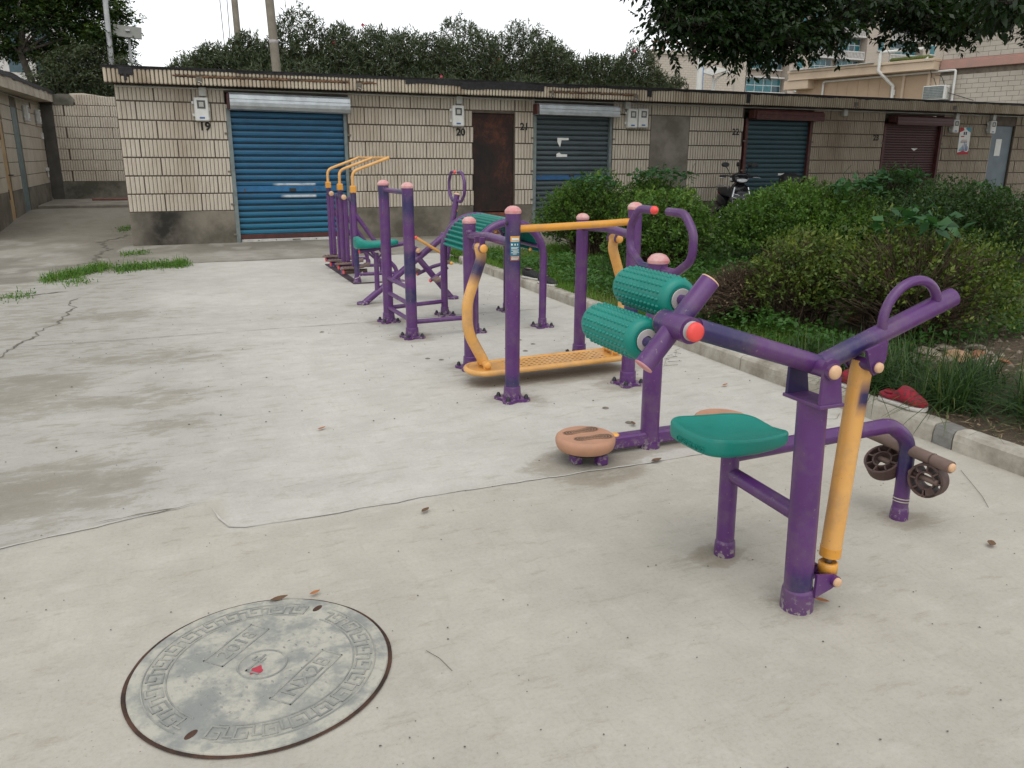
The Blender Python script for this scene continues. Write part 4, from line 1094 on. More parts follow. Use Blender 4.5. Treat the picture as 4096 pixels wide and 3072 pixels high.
for a in (.35, 1.2, 1.95, 2.8):
    x, z = 2.541 - .275*math.cos(a), .600 + .268*math.sin(a)
    MB().tube([(x, AY[0], z), (x, AY[1], z)], .016, 12).build('cross_bar', PU, la)
    MB().lathe([(.014, 0), (.013, .006), (0, .008)], (x - .03*math.cos(a)*-1, AY[1] + .10, z - .035), (0, -1, 0), 12).build('bolt_cap', M['orangecap'], la)

# ---- riding machine
ri = thing('riding_machine', (2.1, 7.77, 0), 'purple riding machine with green saddle and ring handle behind the ladder', 'exercise machine', 'outdoor gym machines on the concrete yard')
YR = 7.77
MB().tube([(1.664, YR, .01), (2.500, YR, .637)], .0325, 22).build('main_beam', PU, ri)
round_cap((2.512, YR - .075, .648), (0, -1, 0), .024, 'peachcap', ri)
MB().tube([(2.512, YR - .075, .648), (2.512, YR + .075, .648)], .027, 18).build('beam_pivot', PU, ri)
MB().tube([(2.235, YR, .425), (2.572, YR, .01)], .0305, 20).build('rear_leg', PU, ri)
for x in (1.655, 2.585): MB().lathe([(.0, .0), (.062, .0), (.062, .022), (.050, .028), (0, .028)], (x, YR, 0), (0, 0, 1), 22).build('foot_plate', PU, ri)
MB().tube([(1.802, YR, .115), (1.804, YR, .50)], .0245, 18).build('seat_post', PU, ri)
MB().tube(bend([(1.645, YR, .520), (2.10, YR, .585), (2.235, YR, .508)], .10, 8), .0225, 16).build('seat_tube', PU, ri)
round_cap((1.643, YR, .52), (-1, 0, -.1), .021, 'redcap', ri, flat=.3)
for s in (1, -1): MB().tube([(1.802 + s*.1, YR, .525), (1.804 + s*.02, YR, .45)], .010, 10).build('post_gusset', PU, ri)
m = MB()
loft(m, [((1.598, YR, .600), (0,1,0), (0,0,1), .075, .035), ((1.605, YR, .603), (0,1,0), (0,0,1), .098, .055), ((1.640, YR, .605), (0,1,0), (0,0,1), .118, .058), ((1.690, YR, .588), (0,1,0), (0,0,1), .122, .040), ((1.76, YR, .583), (0,1,0), (0,0,1), .118, .031), ((1.86, YR, .588), (0,1,0), (0,0,1), .100, .030), ((1.96, YR, .598), (0,1,0), (0,0,1), .082, .030), ((2.010, YR, .600), (0,1,0), (0,0,1), .062, .026), ((2.022, YR, .600), (0,1,0), (0,0,1), .04, .014)], 24, 3.6)
m.build('saddle', M['teal'], ri)
MB().tube([(2.216, YR - .06, .512), (2.216, YR + .06, .512)], .024, 16).build('pivot_boss', PU, ri); round_cap((2.216, YR - .062, .512), (0, -1, 0), .0245, 'peachcap', ri)
MB().tube([(2.225, YR, .50), (2.205, YR, .44)], .020, 14).build('pivot_bracket', PU, ri)
MB().tube([(2.190, YR - .09, .640), (2.480, YR - .09, .460)], .0150, 14).build('link_bar', M['yellow'], ri)
for x, z, d in ((2.186, .6425, (-.85, 0, .53)), (2.484, .4575, (.85, 0, -.53))): round_cap((x, YR - .09, z), d, .018, 'redcap', ri, flat=.7)
MB().tube([(2.515, YR, .36), (2.648, YR, 1.048)], .0285, 20).build('handle_column', PU, ri)
MB().lathe([(.030, -.004), (.030, .004), (.02, .012), (0, .014)], (2.648, YR, 1.048), (.19, 0, .98), 18).build('column_cap', M['peachcap'], ri)
plate(2.618, YR, .0285, .80, .90, -1.0, .2, ri, ((0, .2, M['pl_br'], 'notice_band'), (.22, .78, M['pl_bl'], 'notice_plate'), (.8, 1, M['pl_or'], 'notice_band')))
c_handle(2.645, YR, .972, 1.262, .235, .0150, ri, .992)
MB().tube([(2.525, YR + .16, .385), (2.525, YR - .16, .385)], .017, 14).build('foot_peg', M['rubber2'], ri); round_cap((2.525, YR - .161, .385), (0, -1, 0), .0165, 'orangecap', ri)
MB().tube(bend([(2.515, YR + .05, .36), (2.40, YR + .07, .33), (2.24, YR + .08, .262)], .12, 6), .0185, 14).build('pedal_arm', PU, ri)
MB().tube(bend([(2.515, YR - .05, .33), (2.44, YR - .08, .285), (2.32, YR - .10, .215)], .12, 6), .0185, 14).build('pedal_arm', PU, ri)
for x, y, z in ((2.24, YR + .14, .285), (2.36, YR - .20, .238)):
    MB().box((-.035, -.07, -.016), (.035, .07, .016), .006, Matrix.Translation((x, y, z)) @ Matrix.Rotation(-.35, 4, 'Y')).build('pedal', M['rubber2'], ri)
for x, z, y in ((2.237, .260, YR + .08), (2.317, .213, YR - .10)): round_cap((x, y, z), (-.9, 0, -.4), .017, 'redcap', ri, flat=.3)

# ---- double air walker by the wall
aw = thing('air_walker', (2.0, 9.9, 0), 'double air walker with purple posts and bent yellow handles near the wall', 'exercise machine', 'outdoor gym machines on the concrete yard')
PY = (9.145, 9.90, 10.68); PX = 1.893
tips = []
for k, y in enumerate(PY):
    MB().tube([(PX, y, .0), (PX, y, 1.03)], .030, 20, patch=[(.86, 1.0, .06), (.1, .45, .15)] if k == 0 else [(.90, 1.0, .06)]).build('post', PU, aw)
    MB().box((PX - .0335, y - .0335, 1.015), (PX + .0335, y + .0335, 1.095), .008).build('socket', M['amber'], aw)
    tip = (2.305, y, 1.393); tips.append(tip)
    MB().tube(bend([(PX, y, 1.08), (PX, y, 1.245), (2.02, y, 1.292), tip], .10, 9), .0170, 14).build('handle_tube', M['yellow'], aw)
    MB().tube(bend([(PX + .01, y, .785), (2.27, y, .245), (2.352, y, .155), (2.368, y, .0)], .13, 8), .0245, 16).build('brace', PU, aw)
    MB().tube([(PX, y, .105), (2.345, y, .100)], .0195, 14).build('floor_rail', PU, aw)
    MB().lathe([(.034, .0), (.032, .06), (.026, .085)], (2.368, y, 0), (0, 0, 1), 16).build('collar', PU, aw)
    MB().box((2.31, y - .06, .0), (2.45, y + .06, .014), .003).build('base_plate', PU, aw)
    MB().lathe([(.048, 0), (.040, .045), (.033, .075)], (PX, y, .012), (0, 0, 1), 4 if k == 0 else 16, False).build('post_foot', PU, aw)
MB().tube([tips[0], tips[1], tips[2]], .0165, 14).build('cross_handle', M['yellow'], aw)
for tpt in (tips[0], tips[2]): MB().lathe([(.0185, -.012), (.020, 0), (.0185, .012), (0, .017)], tpt, (.9, 0, .22), 14).build('corner_joint', M['yellow'], aw)
M['dirtyiron'] = plain('dirty_base_iron', (.055, .035, .045), .8, .4, 12)
MB().box((PX - .055, 9.09, .0), (PX + .03, 10.95, .012), .002).build('base_strip', M['dirtyiron'], aw)
MB().box((PX, 9.10, .0), (2.42, 9.14, .010), .002).build('base_strip', M['dirtyiron'], aw)
MB().box((PX, 10.62, .0), (2.42, 10.66, .010), .002).build('base_strip', M['dirtyiron'], aw)
for k, (y, px, ph, cap) in enumerate(((9.30, .94, .0, False), (9.72, .945, .02, True), (10.07, .945, -.01, False), (10.52, .955, .01, True))):
    y0 = min(PY, key=lambda q: abs(q - y))
    MB().tube([(PX, y0, px), (PX, y, px)], .027, 16, patch=[(0, 1, .1)]).build('pivot_arm', PU, aw)
    d = -1 if y < y0 else 1
    if cap: round_cap((PX, y + d * .035, px), (0, d, 0), .030, 'peachcap', aw)
    else: MB().lathe([(.031, 0), (.028, .008), (0, .010)], (PX, y + d * .034, px), (0, d, 0), 16).build('end_plate', PU, aw)
    MB().tube([(PX, y - .034, px), (PX, y + .034, px)], .031, 18).build('pivot_sleeve', PU, aw)
    MB().box((PX - .022 + ph, y - .022, .18), (PX + .022 + ph, y + .022, px - .01), .008).build('swing_leg', PU, aw)
    MB().tube([(PX - .12 + ph, y, .120), (PX + .15 + ph, y, .120)], .026, 14).build('pedal_tube', PU if k else M['rubber'], aw)
    round_cap((PX - .122 + ph, y, .120), (-1, 0, 0), .026, 'redcap', aw, flat=.2)
    m = MB(); x0 = PX - .16 + ph
    loft(m, [((x0, y, .160), (0,1,0), (0,0,1), .03, .008), ((x0 + .03, y, .162), (0,1,0), (0,0,1), .052, .013), ((x0 + .18, y, .166), (0,1,0), (0,0,1), .056, .013), ((x0 + .25, y, .170), (0,1,0), (0,0,1), .055, .014), ((x0 + .30, y, .192), (0,1,0), (0,0,1), .053, .020), ((x0 + .335, y, .196), (0,1,0), (0,0,1), .050, .022)], 16, 5, True, False)
    pd = m.build('pedal', M['rubber2'], aw)
    for q in range(5): MB().box((x0 + .03 + q*.036, y - .04, .1765), (x0 + .042 + q*.036, y + .04, .1800), .001).build('pedal_rib', M['rubber'], pd)
MB().tube(bend([(1.86, 9.12, .06), (1.905, 9.11, .075), (1.93, 9.14, .11), (1.96, 9.135, .14), (1.95, 9.13, .09)], .02), .0035, 6).build('tied_string', M['wire'], aw)
# ------------------------------------------------------------------ manhole cover
MX, MY, MR = .108, 2.088, .3585
def manhole_mat():
    t = NT('cast_cover'); c = t.pos()
    n = t.noise(c, 9, 9, .68); f = t.noise(c, 45, 5, .7); g = t.noise(c, 4.5, 7, .62)
    b = t.mix(t.ramp(n, (.42, 0.0), (.56, 1.0)), (.28, .285, .255), (.43, .415, .35))
    b = t.mix(t.ramp(g, (.38, .6), (.48, 0.0)), b, (.215, .225, .215))
    b = t.mix(t.ramp(f, (.25, .7), (.5, 0.0)), b, (.20, .205, .20))
    t.base(b); t.rough(.82); t.bump(t.math('ADD', f, n), .35, .004); return t.mat
M['cover'] = manhole_mat()
M['coverrelief'] = stain('cast_relief', (.345, .34, .30), (.22, .228, .212), 12, .42, .6, .85, .3, 60)
M['rust'] = stain('rust_ring', (.085, .042, .026), (.03, .018, .013), 14, .4, .6, .95, .6, 50)
mh = thing('manhole_cover', (MX, MY, 0), 'round grey cast manhole cover with a key border and red dab in its centre', 'manhole cover')
m = MB(); N = 96
rr = lambda k, s: 1 + (float(fbm(np.array(math.cos(k*2*math.pi/N)*3+s), np.array(math.sin(k*2*math.pi/N)*3), 3)) - .5) * .016
V = []
for r, z in ((MR + .006, .0035), (MR + .0005, .0045), (MR - .003, .0035), (MR - .006, .0035)):
    V += [(MX + r*rr(k, r*90)*math.cos(2*math.pi*k/N), MY + r*rr(k, r*90)*math.sin(2*math.pi*k/N), z) for k in range(N)]
m.add(V, [(i*N+k, i*N+(k+1) % N, (i+1)*N+(k+1) % N, (i+1)*N+k)[::-1] for i in range(3) for k in range(N)])
m.build('rust_gap', M['rust'], mh)
cv = MB().lathe([(MR - .005, .0), (MR - .005, .0065), (MR - .008, .0095), None, (MR - .03, .010), (.29, .010), (.15, .010), (0, .010)], (MX, MY, 0), (0, 0, 1), 96).build('cover', M['cover'], mh)
def ring_relief(r0, r1, z1, name, gaps=()):
    V = []; F = []; n = 120
    ok = lambda a: all(abs((a - g + math.pi) % (2*math.pi) - math.pi) > w for g, w in gaps)
    m = MB(); o = None; st = 0 if not gaps else int(n * gaps[0][0] / (2*math.pi))
    for k in range(st, st + n):
        a, b = 2*math.pi*k/n, 2*math.pi*(k+1)/n
        if not ok((a+b)/2):
            if m.v: o = m.build(name, M['coverrelief'], cv); m = MB()
            continue
        P = lambda r, t, z: (MX + r*math.cos(t), MY + r*math.sin(t), z)
        m.add([P(r0,a,.0098), P(r1,a,.0098), P(r1,b,.0098), P(r0,b,.0098), P(r0+.001,a,z1), P(r1-.001,a,z1), P(r1-.001,b,z1), P(r0+.001,b,z1)], [(4,5,6,7), (0,3,2,1), (1,2,6,5), (0,4,7,3), (0,1,5,4), (2,3,7,6)])
    return m.build(name, M['coverrelief'], cv) if m.v else o
KG = [(math.radians(50), .16), (math.radians(230), .16)]
ring_relief(.252, .257, .0125, 'inner_ring', KG); ring_relief(.314, .319, .0125, 'outer_ring', KG)
ring_relief(.064, .070, .0125, 'centre_ring')
# meander border
mb = MB()
AZ = [0]
def arcbox(r0, r1, a0, a1, z1=.0122):
    AZ[0] = (AZ[0] + 1) % 6; z1 += AZ[0] * .0002
    P = lambda r, t, z: (MX + r*math.cos(t), MY + r*math.sin(t), z); n = max(1, int((a1-a0)/.05))
    for k in range(n):
        a, b = a0 + (a1-a0)*k/n, a0 + (a1-a0)*(k+1)/n
        mb.add([P(r0,a,.0098), P(r1,a,.0098), P(r1,b,.0098), P(r0,b,.0098), P(r0,a,z1), P(r1,a,z1), P(r1,b,z1), P(r0,b,z1)], [(4,5,6,7), (1,2,6,5), (0,4,7,3), (0,1,5,4), (2,3,7,6)])
NK = 26
for k in range(NK):
    a = 2*math.pi*(k+.5)/NK; p = 2*math.pi/NK; e = .020
    if any(abs((a - g + math.pi) % (2*math.pi) - math.pi) < .17 for g, _ in KG): continue
    arcbox(.262, .267, a - p*.44, a + p*.30); arcbox(.262, .308, a - p*.44, a - p*.44 + e); arcbox(.303, .308, a - p*.44, a + p*.08)
    arcbox(.281, .308, a + p*.08 - e, a + p*.08); arcbox(.281, .286, a - p*.18, a + p*.08); arcbox(.262, .300, a + p*.30 - e, a + p*.30); arcbox(.296, .301, a + p*.30 - e, a + p*.56)
mb.build('key_border', M['coverrelief'], cv, kind='stuff')
db = MB()
for i in range(-9, 10):
    for j in range(-9, 10):
        x, y = (i + (j % 2) * .5) * .034, j * .030; r = math.hypot(x, y)
        if r > .235 or r < .08 or rnd.random() < .25: continue
        u, v = (x + y)*.7071, (y - x)*.7071
        if (abs(v - .075) < .05 and abs(u - .04) < .15) or (abs(v + .165) < .045 and abs(u) < .16): continue
        an = rnd.choice((.3, 1.87)); c, s = math.cos(an), math.sin(an)
        q = [(MX + x + a*c - b*s, MY + y + a*s + b*c) for a, b in ((-.008, 0), (0, -.0035), (.008, 0), (0, .0035))]
        db.add([(a, b, .0098) for a, b in q] + [(MX + x, MY + y, .0135)], [(k, (k+1) % 4, 4) for k in range(4)])
db.build('tread_diamond', M['coverrelief'], cv, kind='stuff')
def rot2(u, v): return (MX + (u - v) * .7071, MY + (u + v) * .7071)
def textbox(u0, u1, v0, v1, s, size):
    f = MB(); w = .004
    for a, b, c, d in ((u0, u1, v0, v0 + w), (u0, u1, v1 - w, v1), (u0, u0 + w, v0, v1), (u1 - w, u1, v0, v1)):
        f.prism([rot2(a, c), rot2(b, c), rot2(b, d), rot2(a, d)], .0098, .0122)
    o = f.build('letter_frame', M['coverrelief'], cv)
    x, y = rot2((u0+u1)/2, v0 + (v1-v0)*.22)
    text('cast_lettering', s, (x, y, .0098), size, M['coverrelief'], cv, rot=(0, 0, math.pi/4), ext=.0026, align='CENTER', sx=1.15)
textbox(-.055, .150, .095, .165, '2018', .062); textbox(-.115, .125, -.185, -.115, 'NX2B', .062)
text('cast_lettering', 'E', (MX - .004, MY + .006, .0098), .05, M['coverrelief'], cv, rot=(0, 0, math.pi/4), ext=.0026)
for a, b, c, d in ((-.045, .04, .018, .024), (-.045, -.039, -.02, .024)):
    MB().prism([rot2(a, c), rot2(b, c), rot2(b, d), rot2(a, d)], .0098, .0125).build('cast_bar', M['coverrelief'], cv)
M['reddab'] = plain('red_paint_dab', (.42, .035, .06), .6, .2, 30)
V = [rot2(-.028 + .020*math.cos(a) * (1 + .3*math.sin(3*a)), -.004 + .015*math.sin(a) * (1 + .2*math.cos(4*a))) for a in np.linspace(0, 2*math.pi, 24, endpoint=False)]
MB().prism(V, .0100, .0108).build('red_dab', M['reddab'], cv)
for dx, dy in ((.194, .238), (-.196, -.231)):
    V = [(MX + dx + .020*math.cos(a)*.75 - .010*math.sin(a)*.66, MY + dy + .020*math.cos(a)*.66 + .010*math.sin(a)*.75) for a in np.linspace(0, 2*math.pi, 18, endpoint=False)]
    MB().prism(V, .0099, .0106).build('key_hole', M['rust'], cv)  # flat dark ovals painted for the shade inside the key slots
# ------------------------------------------------------------------ shoes on the kerb
def fabric(name, a, b, sc=70):
    t = NT(name); c = t.coord('Object'); n = t.noise(c, sc, 5, .7); v = t.node('ShaderNodeTexVoronoi'); v.inputs['Scale'].default_value = sc * 1.5; t.l.new(c, v.inputs['Vector'])
    t.base(t.mix(t.ramp(n, (.44, 0.0), (.62, 1.0)), a, b)); t.rough(.95); t.bump(v.outputs['Distance'], .6, .003); return t.mat
M['redknit'] = fabric('red_knit', (.26, .008, .022), (.085, .022, .026), 55); M['blackknit'] = fabric('black_mesh_cloth', (.012, .012, .013), (.035, .034, .034))
M['sole'] = plain('dirty_white_sole', (.52, .50, .46), .7, .12, 20); M['lining'] = plain('shoe_lining', (.30, .20, .17), .9, .2)
def shoe(name, x, y, z, heading, L, mat, label, group, backless, H=.085):
    t = thing(name, (x, y, z), label, 'shoe', group, heading); 
    W = L * .185
    prof = [(-.5, .55, .62, .75), (-.47, .85, .70, .95), (-.38, .98, .72, 1.0), (-.2, .92, .50, .80), (-.05, .93, .62, .88), (.1, 1.05, .62, .70), (.27, 1.10, .44, .50), (.40, .92, .33, .38), (.475, .62, .26, .28), (.5, .25, .18, .18)]
    if backless: prof = [(-.5, .5, .28, .30), (-.46, .80, .40, .42), (-.35, .95, .38, .42), (-.2, .95, .30, .36), (-.12, .95, .55, .68), (-.02, .98, .90, 1.05), (.10, 1.05, .86, .95), (.27, 1.10, .58, .62), (.40, .92, .42, .45), (.475, .62, .34, .36), (.5, .25, .26, .26)]
    s = MB(); secs = [((u*L*1.01, 0, .012), (0,1,0), (0,0,1), max(.012, w*W*1.04), .012) for u, w, a, b in prof]
    loft(s, secs, 18, 6); s.build('sole', M['sole'], t)
    s = MB(); secs = []
    for u, w, a, b in prof:
        h = b * H; secs.append(((u*L, 0, .020 + h/2), (0,1,0), (0,0,1), max(.01, w*W), h/2))
    loft(s, secs, 22, 2.4); s.build('upper', mat, t)
    s = MB(); u0 = -.30
    V = []
    n = 18
    if backless: pts = [(( -.30 + .115*math.cos(a))*L, .62*W*math.sin(a), .020 + H*(.44 + .0*math.cos(a))) for a in np.linspace(0, 2*math.pi, n, endpoint=False)]
    else: pts = [((-.24 + .19*math.cos(a))*L, .62*W*math.sin(a), .022 + H*(.93 + .06*math.cos(a)**2*(-1 if math.cos(a) > 0 else 1))) for a in np.linspace(0, 2*math.pi, n, endpoint=False)]
    s.tube(pts + [pts[0]], .006, 8, caps=False); s.build('collar', mat, t)
    s = MB(); s.add(pts, [tuple(range(n))]); s.build('lining', M['lining'] if not backless else mat, t)
    return t
shoe('red_shoe', 3.590, 3.03, .104, -math.pi/2 + .06, .275, M['redknit'], 'red knitted slip-on shoe on the kerb near the yellow damper', 'red shoes on the kerb', True, .088)
shoe('red_shoe', 3.595, 3.44, .104, -math.pi/2 + .10, .275, M['redknit'], 'red knitted shoe half hidden behind the yellow damper', 'red shoes on the kerb', True, .08)
shoe('black_shoe', 3.625, 7.68, .102, -math.pi/2 + .10, .30, M['blackknit'], 'flattened black cloth shoe, right one on the far kerb', 'black shoes on the kerb', False, .070)
shoe('black_shoe', 3.640, 8.12, .102, -math.pi/2 + .25, .29, M['blackknit'], 'upright black cloth shoe, left one on the far kerb', 'black shoes on the kerb', False, .092)
# ------------------------------------------------------------------ loose things on the ground
M['dryleaf'] = plain('dry_brown_leaf', (.15, .085, .045), .85, .35, 20); M['orangeleaf'] = plain('orange_dry_leaf', (.40, .16, .06), .8, .3, 20); M['pebble'] = plain('pebble', (.10, .095, .085), .9, .4, 20)
M['stub'] = plain('rusty_stub', (.19, .165, .135), .85, .3, 40)
def dry_leaf(x, y, L, W, rot, mat, label, curl=.4):
    m = MB(); V = []; n = 7
    for i in range(n):
        u = i/(n-1); w = W * math.sin(math.pi*min(1, u*.92 + .04)) ; z = .006 + L*.22*curl*(u-.5)**2*4
        V += [((u-.5)*L, -w/2, z + w*curl*.5), ((u-.5)*L, 0, z), ((u-.5)*L, w/2, z + w*curl*.6)]
    F = [(3*i+k, 3*i+3+k, 3*i+4+k, 3*i+1+k) for i in range(n-1) for k in (0, 1)]
    o = MB().add(V, F, True).build('dry_leaf', mat); o.location = (x, y, .004); o.rotation_euler = (rnd.uniform(-.2, .2), 0, rot)
    finish(o, label, 'leaf', 'dry leaves lying about the yard'); return o
for x, y, L, W, r, mt, lb in ((.835, 2.905, .05, .025, .7, 'dryleaf', 'small dark curled leaf in the middle of the near slab'), (.195, 2.43, .06, .022, .2, 'dryleaf', 'brown leaf at the far rim of the manhole cover'),
                              (.31, 2.425, .04, .016, .4, 'orangeleaf', 'orange leaf scrap at the far rim of the manhole cover'), (2.02, 3.03, .065, .03, .2, 'dryleaf', 'dark curled leaf between the twister base and the green seat'),
                              (1.835, 1.75, .05, .018, -.9, 'orangeleaf', 'orange leaf scrap beside the leg press column'), (3.15, 4.0, .06, .02, .4, 'orangeleaf', 'orange leaf scrap in front of the kerb past the twister'),
                              (2.72, 1.82, .05, .03, .5, 'dryleaf', 'dark leaf on the slab right of the leg press'), (.62, 4.10, .055, .02, .6, 'orangeleaf', 'tan leaf on the pale pad left of the twister'), (2.2, 3.55, .06, .028, 1.2, 'dryleaf', 'dark flat leaf behind the twister column')):
    dry_leaf(x, y, L, W, r, M[mt], lb)
pb = MB()
for i in range(520):
    x, y = rnd.uniform(-.9, 3.4), 1.15 + rnd.random() ** 1.6 * 7
    if math.hypot(x - MX, y - MY) < .37: continue
    s = rnd.uniform(.0012, .0036) * (1 if y < 4 else 1.8); z = .003
    V = [(x + s*math.cos(a)*rnd.uniform(.6, 1.3), y + s*math.sin(a)*rnd.uniform(.6, 1.3), z) for a in np.linspace(0, 2*math.pi, 5, endpoint=False)] + [(x, y, z + s*rnd.uniform(.5, .9))]
    pb.add(V, [(k, (k+1) % 5, 5) for k in range(5)])
finish(pb.build('grit', M['pebble']), 'scattered dark grit and crumbs on the yard', None, None, 'stuff')
for i, (x, y, lb) in enumerate(((2.216, 3.88, 'flush rusty bolt stub left of the twister column'), (2.205, 3.60, 'flush rusty bolt stub close behind the twister'), (1.60, 5.40, 'flush bolt stub left of the swing board'), (1.68, 5.33, 'flush bolt stub just behind the left swing post'),
                                (2.352, 5.361, 'flush bolt stub behind the middle of the swing board'), (2.25, 5.48, 'flush bolt stub furthest back behind the swing board'), (2.46, 5.72, 'flush bolt stub left of the far right swing post'), (2.50, 5.55, 'flush bolt stub close to the far right swing post'), (1.05, 6.6, 'lone flush stub on the open pad'))):
    o = MB().lathe([(.020, .002), (.017, .004), (.012, .0045), (.010, .003), (.009, .007), (0, .008)], (0, 0, 0), (0, 0, 1), 12).build('bolt_stub', M['stub']); o.location = (x, y, 0); finish(o, lb, 'bolt stub', 'sawn-off bolt stubs in the slab')
M['twig'] = plain('twig', (.09, .07, .05), .9, .3)
for pts, lb in (([(3.05, 4.55), (3.2, 4.75), (3.3, 4.78), (3.42, 4.95)], 'fallen spray of dry grass at the kerb past the twister'), ([(3.18, 3.3), (3.3, 3.2), (3.4, 3.28)], 'thin twig at the kerb below the far red shoe'), ([(.56, 1.98), (.585, 1.93), (.60, 1.86)], 'fine curved twig right of the manhole cover'), ([(3.28, 2.4), (3.1, 2.15), (3.02, 2.06)], 'thin straw on the slab near the right edge')):
    m = MB(); m.tube(bend([(x, y, .006) for x, y in pts], .05), .0009, 5)
    if 'spray' in lb:
        for k in range(9):
            x, y = 3.08 + k*.04, 4.58 + k*.045; m.tube([(x, y, .006), (x + rnd.uniform(-.1, .1), y + rnd.uniform(-.08, .1), .012)], .0013, 4)
    finish(m.build('twig', M['twig']), lb, 'twig')
# ------------------------------------------------------------------ things fixed to the garages
def meter(x, z, label, w=.215, h=.36, y=14.392, group='white electricity meter boxes on the walls', rot=0.0, dialtxt=None):
    t = thing('meter_box', (x, y, z), label, 'meter box', group); 
    def b(nm, lo, hi, ch, mat, par=t):
        o = MB().box(lo, hi, ch).mesh(nm, mat); ob = link(nm, o, par); return ob
    body = b('case', (-w/2, -.115, 0), (w/2, -.012, h), .016, M['plastic'])
    b('back_plate', (-w/2 - .006, -.012, .01), (w/2 + .006, 0, h - .01), .003, M['plasticg'])
    b('window', (-w*.29, -.1185, h*.53), (w*.27, -.113, h*.87), .002, M['dim'])
    for lo, hi in (((-w*.32, -.121, h*.515), (w*.30, -.1165, h*.53)), ((-w*.32, -.121, h*.87), (w*.30, -.1165, h*.885)), ((-w*.32, -.121, h*.53), (-w*.29, -.1165, h*.87)), ((w*.27, -.121, h*.53), (w*.30, -.1165, h*.87))): b('window_frame', lo, hi, .001, M['plasticg'])
    b('dial', (-w*.17, -.1200, h*.60), (w*.15, -.1188, h*.80), 0, M['dial'])
    b('label_plate', (-w*.20, -.1175, h*.10), (w*.17, -.1145, h*.175), 0, M['labelblue'])
    for zz in (h*.2, h*.72): b('lug', (-w/2 - .035, -.05, zz), (-w/2, -.02, zz + .045), .004, M['plastic'])
    b('latch', (w/2, -.06, h*.45), (w/2 + .018, -.02, h*.45 + .05), .004, M['plastic'])
    t.rotation_euler = (0, 0, rot); return t
M['plastic'] = M['plastic']
meter(.605, 1.945, 'white meter box above the black number 19')
meter(4.92, 1.941, 'white meter box above the black number 20, left of the rusty door')
meter(8.53, 1.976, 'left box of the twin meter boxes beside the grey blue shutter')
meter(8.77, 1.985, 'right box of the twin meter boxes beside the grey blue shutter')
meter(17.37, 2.02, 'meter box between the maroon shutter and the poster', .20, .30)
meter(18.63, 2.02, 'meter box just left of the grey steel door', .20, .30)
po = thing('poster', (17.84, 14.39, 1.53), 'tall white poster with red corner and blue skyline drawing on the wall', 'poster')
po.rotation_euler = (0, -.03, 0)
W_, H_ = .37, .62
def pq(nm, pts, d, mat): 
    o = link(nm, MB().prism([(a - W_/2, b) for a, b in pts], 0, .0012, Matrix(((1,0,0,0),(0,0,-1,-d),(0,1,0,0),(0,0,0,1)))).mesh(nm, mat), po); return o
pq('sheet', [(0, 0), (W_, 0), (W_, H_), (0, H_)], .002, M['paper'])
M['p_red'] = plain('poster_red', (.42, .03, .04), .7, .2); M['p_cy'] = plain('poster_cyan', (.06, .28, .36), .7, .2); M['p_bl'] = plain('poster_blue', (.03, .09, .24), .7, .2); M['p_dk'] = plain('poster_ink', (.05, .05, .07), .7, .2)
pq('red_foot', [(0, 0), (W_, 0), (W_, .075), (W_*.8, .055), (W_*.5, .09), (W_*.2, .06), (0, .05)], .0035, M['p_red'])
pq('red_corner', [(0, H_), (0, H_ - .11), (.06, H_ - .09), (.15, H_ - .06), (.12, H_)], .0035, M['p_red'])
pq('cyan_corner', [(W_, H_), (W_, H_ - .12), (W_ - .09, H_ - .08), (W_ - .17, H_ - .03), (W_ - .16, H_)], .0035, M['p_cy'])
for a in (.135, .20): pq('heading_mark', [(a, H_ - .17), (a + .045, H_ - .17), (a + .045, H_ - .10), (a, H_ - .10)], .0035, M['p_dk'])
pq('red_word', [(.06, H_ - .215), (.17, H_ - .215), (.17, H_ - .19), (.06, H_ - .19)], .0035, M['p_red'])
for k, (a, b, z) in enumerate(((.09, .28, .285), (.07, .29, .315), (.07, .29, .34))): pq('print_line', [(a, H_ - z - .012), (b, H_ - z - .012), (b, H_ - z), (a, H_ - z)], .0035, M['p_red'] if k == 0 else M['p_dk'])
for k, (a, h) in enumerate(((.04, .06), (.075, .085), (.11, .12), (.145, .155), (.19, .235), (.235, .20), (.27, .19), (.305, .12))):
    pq('skyline_tower', [(a, .08), (a + .028, .08), (a + .024, .08 + h*.75), (a + .014, .08 + h), (a + .006, .08 + h*.75)], .0036, M['p_cy'] if k < 3 else M['p_bl'])
